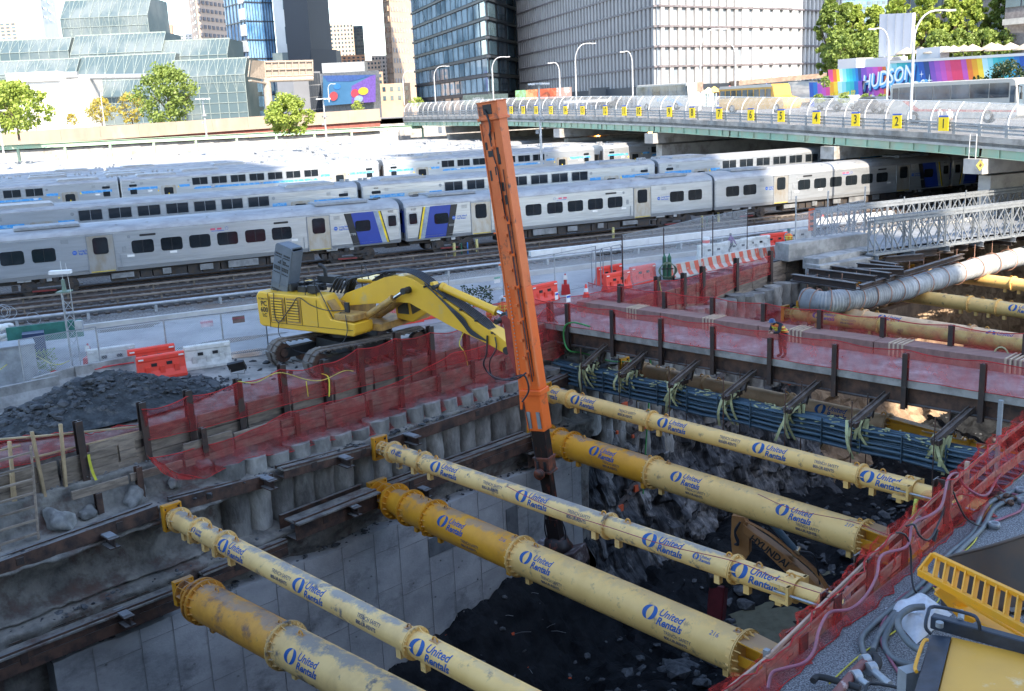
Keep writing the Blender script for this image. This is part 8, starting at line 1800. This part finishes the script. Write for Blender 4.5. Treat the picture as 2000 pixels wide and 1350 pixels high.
def rope(pts,lab,r=.018,mt=None,nm='rope'): m=M(); m.tube(smooth_path(pts,6),r,n=5); return tag(m.obj(nm,mt or ym),lab,'rope')
rope([onW(x,y,-1.38) for x,y in((465,745),(500,747),(545,728),(600,742),(632,742),(670,725),(690,725))],'yellow rope sagging between the posts below the excavator'); rope([G(x,y,.4) for x,y in((0,722),(52,690),(105,712),(135,705))],'yellow line tied to the fence at the left')
rope([onW(x,y,-1.3) for x,y in((1288,550),(1292,570),(1303,598))],'yellow rope hanging from the post right of the bridge')
for k,(x,y) in enumerate(((1955,700),(1962,712))): 
    p=onP(x,y,fp[-3],BP); m=M(); m.tube([p+BR*(math.cos(q_)*.28)+Z*(math.sin(q_)*.42-.2*k) for q_ in [k2*PI/8 for k2 in range(17)]],.03,n=5); tag(m.obj('rope_coil',strap),'pale rope coil hung on the far rail of the steel bridge, %s'%('upper','lower')[k],'rope')
# ================================================================ RIGHT FOREGROUND
random.seed(71)
sheet('gravel_ground',[UV(-30,22.05,-.437),UV(-30,60,-.437),UV(60,60,-.437),UV(60,22.05,-.437)],gravel)
woodr=mat('reddish_form_timber',(.46,.31,.23),.85,0,col2=(.32,.21,.16),scale=2,stretch=(1,1,4),bump=.2,rnd=.2)
rp=[(1480,1262,1350),(1548,1232,1312),(1570,1225,1300),(1620,1158,1262),(1650,1145,1240),(1690,1085,1200),(1713,1085,1180),(1765,1033,1120),(1800,1010,1090),(1855,940,1030),(1868,948,1018),(1905,905,985),(1975,785,930)]
def zt_(a_):
    Q_=[(-8,-.05),(1.2,.12),(2.8,.3),(6,.6),(14,.92),(30,1.2)]
    for (x0,y0),(x1,y1) in zip(Q_,Q_[1:]):
        if a_<=x1: return lerp(y0,y1,(a_-x0)/(x1-x0))
    return 1.2
RBf=lambda a_:lerp(22.05,21.6,max(0,min(1,a_/12)))
RB=21.85
for i,(x,y0,y1) in enumerate(rp):
    t=onW(x,y0,RB); a_=ua(t); steelp=i in(1,3,5,7,9); p=UV(a_,RBf(a_)-.05 if steelp else RBf(a_)+.0,0)
    if steelp: m=M(); m.ib(p+Z*-1.2,V((p.x,p.y,t.z)),.32,.3,.03,up=VW); tag(m.obj('steel_post',rustdark),'steel H post in the right red fence, %s'%orde([1,3,5,7,9].index(i)),'post','steel posts of the right fence')
    else: m=M(); m.beam(p+Z*-.44,V((p.x,p.y,t.z)),.1,.1,up=VW); tag(m.obj('timber_post',woodr if i%4 else galvdull),'timber post in the right red fence, %s'%orde([0,2,4,6,8,10,11,12].index(i)),'post','timber posts of the right fence')
for zf,h_,lab in((.14,.26,'thick bottom board of the right red fence'),(.5,.12,'middle rail of the right red fence'),(.84,.09,'top rail of the right red fence')):
    o=thing('fence_rail',lab,'rail',UV(-2,RB+.2,zf),'timber rails of the right fence'); a_=-4.5
    while a_<17: b2=a_+2.4; m=M(); zz_=lambda q:lerp(-.44,zt_(q),zf)+R(-.03,.03); m.beam(UV(a_,RBf(a_)+.05,zz_(a_)),UV(b2-.03,RBf(b2)+.05,zz_(b2)),.05,h_); m.obj('board',woodr,o,bevel=.006); a_=b2
netR=netmat('bright_red_net',(.58,.055,.045),.40,wob=.2)
nu_=26
tp=[];bt=[]
for k in range(nu_+1):
    a_=lerp(-5,17.5,k/nu_); tp.append(UV(a_,RBf(a_)+.12+.03*math.sin(k*2.1),zt_(a_)+.05*math.sin(k*1.7))); bt.append(UV(a_,RBf(a_)+.36+R(-.05,.08),-.41))
o=drape('safety_net',tp,bt,'bright red net over the long timber fence at the right',nu=260,nv=14,wr=.10,mt=netR,sag=.08)
o=drape('safety_net',[p-VW*.2+Z*R(-.02,.06) for p in tp],[p-Z*.4-VW*.25 for p in tp],'loose upper fold of red net along the right fence top',nu=200,nv=6,wr=.12,mt=netR,sag=.1,seam=False)
drape('safety_net',[G(1862,985,.3),G(1880,965,.3),G(1915,960,.0)],[G(1890,1010,-.4),G(1905,1020,-.4),G(1945,1008,-.4)],'loose bunch of red net lying on the gravel',nu=30,nv=14,wr=.12,mt=netR)
pinkh=mat('pinkish_hose',(.30,.09,.13),.5,0,var=.15); greyh=mat('grey_hose',(.10,.12,.13),.55,0,col2=(.16,.17,.17),scale=2); blkc=mat('black_cable',(.012,.014,.018),.4); yelc=mat('yellow_cord',(.70,.60,.06),.6)
def gh(pts,z,r,mt,lab,nm='hose'): return rope([G(x,y,(z if not isinstance(z,(list,tuple)) else z[i])) for i,(x,y) in enumerate(pts)],lab,r,mt,nm)
gh([(1500,1345),(1508,1315),(1535,1305),(1570,1295),(1590,1270),(1600,1230),(1620,1197),(1660,1190),(1690,1165),(1712,1125),(1722,1085),(1770,1068),(1780,1030)],[.1,.2,.3,.4,.45,.5,.5,.5,.55,.6,.6,.6,.7],.032,pinkh,'pink red hose winding along the right fence top')
gh([(1780,1030),(1790,1018),(1820,1005),(1840,985),(1852,935),(1870,925),(1885,950),(1925,968),(1955,925),(2005,880)],[.7,.7,.7,.7,.7,.6,.3,.0,-.3,-.38],.034,pinkh,'pink hose arching over the fence beside the steel post')
gh([(1765,1330),(1740,1290),(1722,1255),(1725,1215),(1770,1160),(1850,1130),(1900,1040),(1960,1012),(1995,995),(1990,970),(1960,960),(1945,945)],-.38,.034,pinkh,'long pink hose across the gravel')
gh([(1690,1285),(1682,1250),(1700,1225),(1740,1190),(1790,1150),(1850,1085),(1900,1040),(1930,985),(1990,955)],-.36,.062,greyh,'thick grey hose beside the fence foot, left one of the pair'); gh([(1705,1270),(1720,1235),(1760,1185),(1810,1150),(1870,1080),(1920,1030),(1945,990),(2005,965)],-.36,.062,greyh,'thick grey hose beside the fence foot, right one of the pair')
gh([(1790,1300),(1750,1290),(1728,1262),(1735,1230),(1765,1185),(1800,1175)],-.36,.062,greyh,'thick grey hose curling back near the white sack'); gh([(1800,1272),(1775,1255),(1755,1225),(1757,1205),(1780,1188),(1805,1185)],-.1,.07,greyh,'dark grey hose looped over the white sack')
gh([(1750,1040),(1768,1045),(1778,1070),(1780,1110),(1785,1150),(1800,1165),(1815,1180)],[.9,.8,.5,.1,-.2,-.35,-.38],.022,blkc,'black cable dropping from the steel post to the gravel','cable'); gh([(1770,1028),(1785,1025),(1795,1045),(1810,1055),(1822,1045),(1838,1010),(1845,990)],[.8,.8,.6,.4,.4,.6,.8],.024,blkc,'black cable with a connector in the fence','cable'); gh([(1862,960),(1872,985),(1890,1015),(1920,1028),(1950,1015)],[.7,.4,.0,-.35,-.38],.022,blkc,'black cable from the fence post over the grey hoses','cable')
gh([(1620,1335),(1680,1280),(1750,1232),(1760,1228)],-.4,.016,yelc,'thin yellow cord crossing the gravel at the lower right','cord'); gh([(1820,1145),(1835,1165),(1828,1180)],-.4,.016,yelc,'short bit of yellow cord by the yellow railing','cord'); gh([(1875,1085),(1905,1055),(1915,1020),(1950,970),(1985,962)],-.4,.016,yelc,'yellow cord winding up the gravel at the right','cord')
p=onP(1827,1045,UV(7.4,RB+.3,0),VW); m=M(); m.cyl(p-Z*.12-UW*.1,p+Z*.12+UW*.05,.055,n=10); tag(m.obj('cable_connector',blkc),'black cable connector hanging in the right fence','connector')
# white sack
sk=G(1780,1208,-.42); 
def sack(u,v):
    x,y=(u-.5)*2,(v-.5)*2; px=lerp(lerp(1728,1805,u),lerp(1790,1860,u),v); py=lerp(lerp(1188,1160,u),lerp(1258,1200,u),v); p=G(px,py,-.42); e=(1-x**4)*(1-y**4); return V((p.x,p.y,-.42+.2*e*(1+.6*noise.noise(V((x*1.7,y*1.7,0))))+.05*abs(noise.noise(V((x*4,y*4,1))))*e))
m=M(); m.grid(sack,50,50); tag(m.obj('white_sack',mat('white_tarp',(.62,.64,.68),.7,0,col2=(.5,.52,.55),scale=3,bump=.4,bscale=5)),'crumpled white sack lying on the gravel under a grey hose','sack')
# couplings and clamps
cpl=mat('rusty_coupling',(.16,.09,.06),.7,.3,var=.2)
for i,(x,y) in enumerate(((1946,975),(1958,982),(1966,972),(1972,984),(1955,968),(1978,975))): p=G(x,y,-.38); m=M(); m.lathe(p,[(.04,0),(.08,0),(.09,.05),(.06,.1),(.04,.1),(.04,0)],8,V((R(-1,1),R(-1,1),1))); tag(m.obj('pipe_coupling',cpl),'rusty pipe coupling in the small heap on the gravel, %s'%orde(i),'coupling','rusty couplings on the gravel')
for i,(x,y) in enumerate(((1941,1030),(1993,962),(1998,982))): p=G(x,y,-.4); m=M(); m.lathe(p,[(.08,0),(.13,0),(.13,.12),(.08,.12),(.08,0)],14); tag(m.obj('pipe_ring',galvdull),'grey pipe ring on the gravel, %s'%('the one alone','upper at the edge','lower at the edge')[i],'ring')
o=thing('pipe_manifold','red brown pipe fitting with a black bend and grey valves at the lower right','pipe fitting',G(1680,1310,-.4)); redp=mat('painted_brown_pipe',(.20,.07,.06),.5,0,col2=(.45,.35,.33),scale=5,lo=.6,hi=.65); A_=lambda x,y,z=-.25:G(x,y,z)
m=M(); m.tube([A_(1630,1360),A_(1665,1318),A_(1695,1288)],.085,n=12); m.cyl(A_(1668,1312),A_(1676,1325),.07,n=10); m.obj('main_pipe',redp,o); m=M(); m.tube(smooth_path([A_(1690,1292),A_(1700,1282),A_(1712,1288),A_(1712,1300),A_(1700,1306)],4),.09,n=12); m.obj('elbow',rubber,o); m=M()
for q_ in((1690,1291),(1672,1322),(1702,1306)): p=A_(*q_); m.cyl(p-V((.07,.02,0)),p+V((.07,.02,0)),.12,n=14)
m.cyl(A_(1700,1305),A_(1738,1338),.07,n=12); m.cyl(A_(1670,1322),A_(1695,1338),.06,n=12); m.obj('couplings',galv,o); m=M(); m.tube(smooth_path([A_(1588,1330),A_(1600,1322),A_(1640,1332),A_(1680,1345)],4),.06,n=10); m.obj('black_hose',rubber,o)
m=M(); m.tube(smooth_path([A_(1690,1352,-.1),A_(1700,1335,-.05),A_(1760,1345,-.05),A_(1775,1360,-.1)],3),.03,n=6); m.obj('handle',blkc,o)
# ---- yellow machine roof + walkway railing at the lower right
sh=mat('machine_shell_yellow',(.72,.36,.045),.45,0,col2=(.66,.33,.045),scale=1.2,lo=.4,hi=.7,col3=(.72,.55,.32),s3=1.6,lo3=.6,hi3=.75)
yr=mat('railing_yellow',(.80,.33,.008),.45,0,col2=(.68,.32,.02),scale=2,col3=(.45,.22,.06),s3=3,lo3=.62,hi3=.7)
bkg=mat('machine_blue_black',(.025,.035,.055),.5,0,var=.25,scale=3)
o=thing('site_machine','yellow machine body with black frame and handrails cut by the bottom right corner','machine',G(1900,1300,1.0)); K=lambda x,y,z:G(x,y,z)
zM=1.3
m=M(); P_=[K(1858,1243,zM),K(2060,1290,zM),K(2060,1420,zM),K(1815,1420,zM)]; m.add(P_+[V((p.x,p.y,-.4)) for p in P_],[(3,2,1,0),(0,4,7,3),(0,1,5,4),(4,5,6,7)]); m.obj('roof_panel',sh,o,bevel=.02)
m=M(); P_=[K(1818,1238,zM+.0),K(1858,1243,zM+.05),K(1815,1420,zM+.05),K(1765,1420,zM-.0)]; m.add(P_+[V((p.x,p.y,-.4)) for p in P_],[(3,2,1,0),(0,4,7,3),(2,3,7,6),(0,1,5,4)]); m.obj('side_frame',bkg,o,bevel=.02)
m=M(); m.beam(K(1820,1212,zM+.1),K(2060,1278,zM+.1),.16,.22); fb=m.obj('top_beam',bkg,o,bevel=.015); m=M()
for k in range(8): p=K(1820,1212,zM+.1).lerp(K(2060,1278,zM+.1),(k+.5)/8)-V((.0,.085,0)); q=(K(2060,1278,zM)-K(1820,1212,zM)).normalized(); m.box(p-Z*.02,(.3,.012,.07),rz=math.atan2(q.y,q.x))
m.obj('beam_slots',blkc,fb); m=M(); m.cyl(K(1835,1222,zM+.16)-Z*.02,K(1835,1222,zM+.16)+Z*.06,.06,n=12); m.cyl(K(1878,1196,zM+.15),K(1876,1212,zM+.2),.05,n=10); m.obj('fittings',galvdull,o)
m=M(); m.tube(smooth_path([K(1818,1238,zM+.2),K(1808,1225,zM+.3),K(1812,1200,zM+.45),K(1825,1185,zM+.5),K(1895,1200,zM+.45),K(1910,1212,zM+.4),K(1914,1230,zM+.2)],4),.028,n=8); m.obj('handrail',bkg,o); m=M(); m.tube(smooth_path([K(1812,1250,zM+.1),K(1803,1255,zM+.1),K(1788,1300,zM),K(1790,1312,zM)],4),.028,n=8); m.obj('yellow_grab_rail',yr,o); m=M(); m.box(K(1777,1335,1.0),(.3,.2,.5),rz=.3); m.obj('mirror',galvdull,o)
# railing walkway
o=thing('yellow_walkway','yellow steel walkway with a slatted railing above the gravel at the right','walkway',G(1900,1180,.6)); zW=.75; zT=1.12
b0,b1=K(1795,1117,zW),K(2060,1262,zW); t0,t1=K(1822,1083,zT+.0),K(2060,1195,zT+.0)
m=M(); m.beam(b0,b1,.1,.14); rb_=m.obj('bottom_beam',yr,o,bevel=.01); m=M(); m.beam(t0,t1,.09,.09); m.beam(b0,t0,.09,.09); m.obj('top_rail',yr,o,bevel=.01)
for k in range(13):
    x=1808+k*20.5; u=(x-1795)/(2060-1795); p=b0.lerp(b1,u+.0); q=t0.lerp(t1,max(0,(x-1822+6)/(2060-1822))) if k else b0.lerp(t0,.45); m=M(); m.beam(p,q,.045,.09,up=V((1,.3,0))); m.obj('baluster',yr,o)
m=M(); c0_,c1_=K(1845,1155,.2),K(2060,1290,.2); m.beam(c0_,c1_,.5,.05); m.beam(K(1838,1145,.55),K(1900,1215,-.1),.12,.3); m.beam(K(1880,1165,.5),K(2060,1270,.5),.3,.06); m.obj('walkway_brackets',yr,o,bevel=.01)
# brown bucket / steel trough behind
bk=mat('worn_steel_bucket',(.085,.075,.07),.6,.3,col2=(.12,.085,.065),scale=1.5,col3=(.20,.19,.18),s3=.8,lo3=.58,hi3=.72)
o=thing('steel_bucket','big worn steel bucket plate curving beside the yellow walkway','bucket',G(1950,1120,0)); m=M(); tops=[K(1835,1092,.5),K(1890,1078,.75),K(1950,1062,.95),K(2050,1030,1.15)]; 
P_=smooth_path(tops,6); m.add([p for p in P_]+[V((p.x+.12*i/len(P_),p.y-.25,-.42)) for i,p in enumerate(P_)],[(i,i+1,len(P_)+i+1,len(P_)+i) for i in range(len(P_)-1)],True); m.add([p+V((0,.06,0)) for p in P_]+[V((p.x,p.y-.19,-.42)) for p in P_],[(i,i+1,len(P_)+i+1,len(P_)+i) for i in range(len(P_)-1)],True); m.obj('plate',bk,o); m=M(); m.tube(P_,.035,n=6); m.obj('lip',bk,o)
m=M(); m.grid(lambda u,v:(lambda p:V((p.x,p.y,-.35+.25*fbm(V((u*6,v*6,8))))))(G(lerp(1900,2060,u),lerp(1120,1200,v),-.4)),30,20); tag(m.obj('mud_heap',earthm),'dark muddy soil inside the bucket plate','soil',kind='stuff')
ylev=mat('lime_strap',(.62,.68,.12),.7); rope([onW(x,y,21.4) for x,y in((1790,975),(1785,1005),(1778,1050))],'lime yellow strap hanging down into the pit by the fence',.05,ylev,'strap')
# ================================================================ SUN, SKY, SHADE TOWERS
w=bpy.data.worlds.new('World'); sc.world=w; w.use_nodes=True; nt=w.node_tree
sky=nt.nodes.new('ShaderNodeTexSky'); sky.sky_type='NISHITA'; sky.sun_disc=False
SE=rad(40); az=V((-TNn.x,-TNn.y,0)); az=Matrix.Rotation(rad(-4),3,'Z')@az
sdir=V((az.x*math.cos(SE),az.y*math.cos(SE),math.sin(SE)))
sky.sun_elevation=SE; sky.sun_rotation=math.atan2(az.x,az.y)
sky.air_density=1.1; sky.dust_density=.9; sky.ozone_density=1.6
nt.links.new(sky.outputs[0],nt.nodes['Background'].inputs[0]); nt.nodes['Background'].inputs[1].default_value=.15
sl=bpy.data.lights.new('sun','SUN'); sl.energy=3.5; sl.angle=rad(.55); sl.color=(1,.88,.73)
so=bpy.data.objects.new('sun',sl); C.objects.link(so); so.rotation_euler=sdir.to_track_quat('Z','Y').to_euler(); so.location=(0,-50,200)
sc.view_settings.view_transform='Standard'; sc.view_settings.look='None'; sc.view_settings.exposure=1.95
# unseen towers added behind the photographer, shaped to shade the site
tw=mat('shade_tower_grey',(.25,.27,.30),.5)
def shade_block(t0,t1,n_end,lab):
    # block whose roof edge throws its shadow as far as n_end on the ground
    n0=-48; h=(n_end-n0)*math.tan(SE); m=M()
    p=[TN(t0,n0),TN(t1,n0),TN(t1,n0-30),TN(t0,n0-30)]
    m.add(p+[q+Z*h for q in p],[(0,1,2,3),(7,6,5,4),(0,4,5,1),(1,5,6,2),(2,6,7,3),(3,7,4,0)])
    tag(m.obj('tower',tw),lab,'tower')
SH=6.5
shade_block(-80,12,136,'tall unseen shade tower behind the photographer, left')
shade_block(12.5,27,86,'lower unseen shade block between two towers behind the photographer')
shade_block(27.5,44.7,121,'tall unseen shade tower behind the photographer, right')
sc.cycles.max_bounces=6; sc.cycles.transparent_max_bounces=24; sc.cycles.diffuse_bounces=3; sc.cycles.glossy_bounces=3
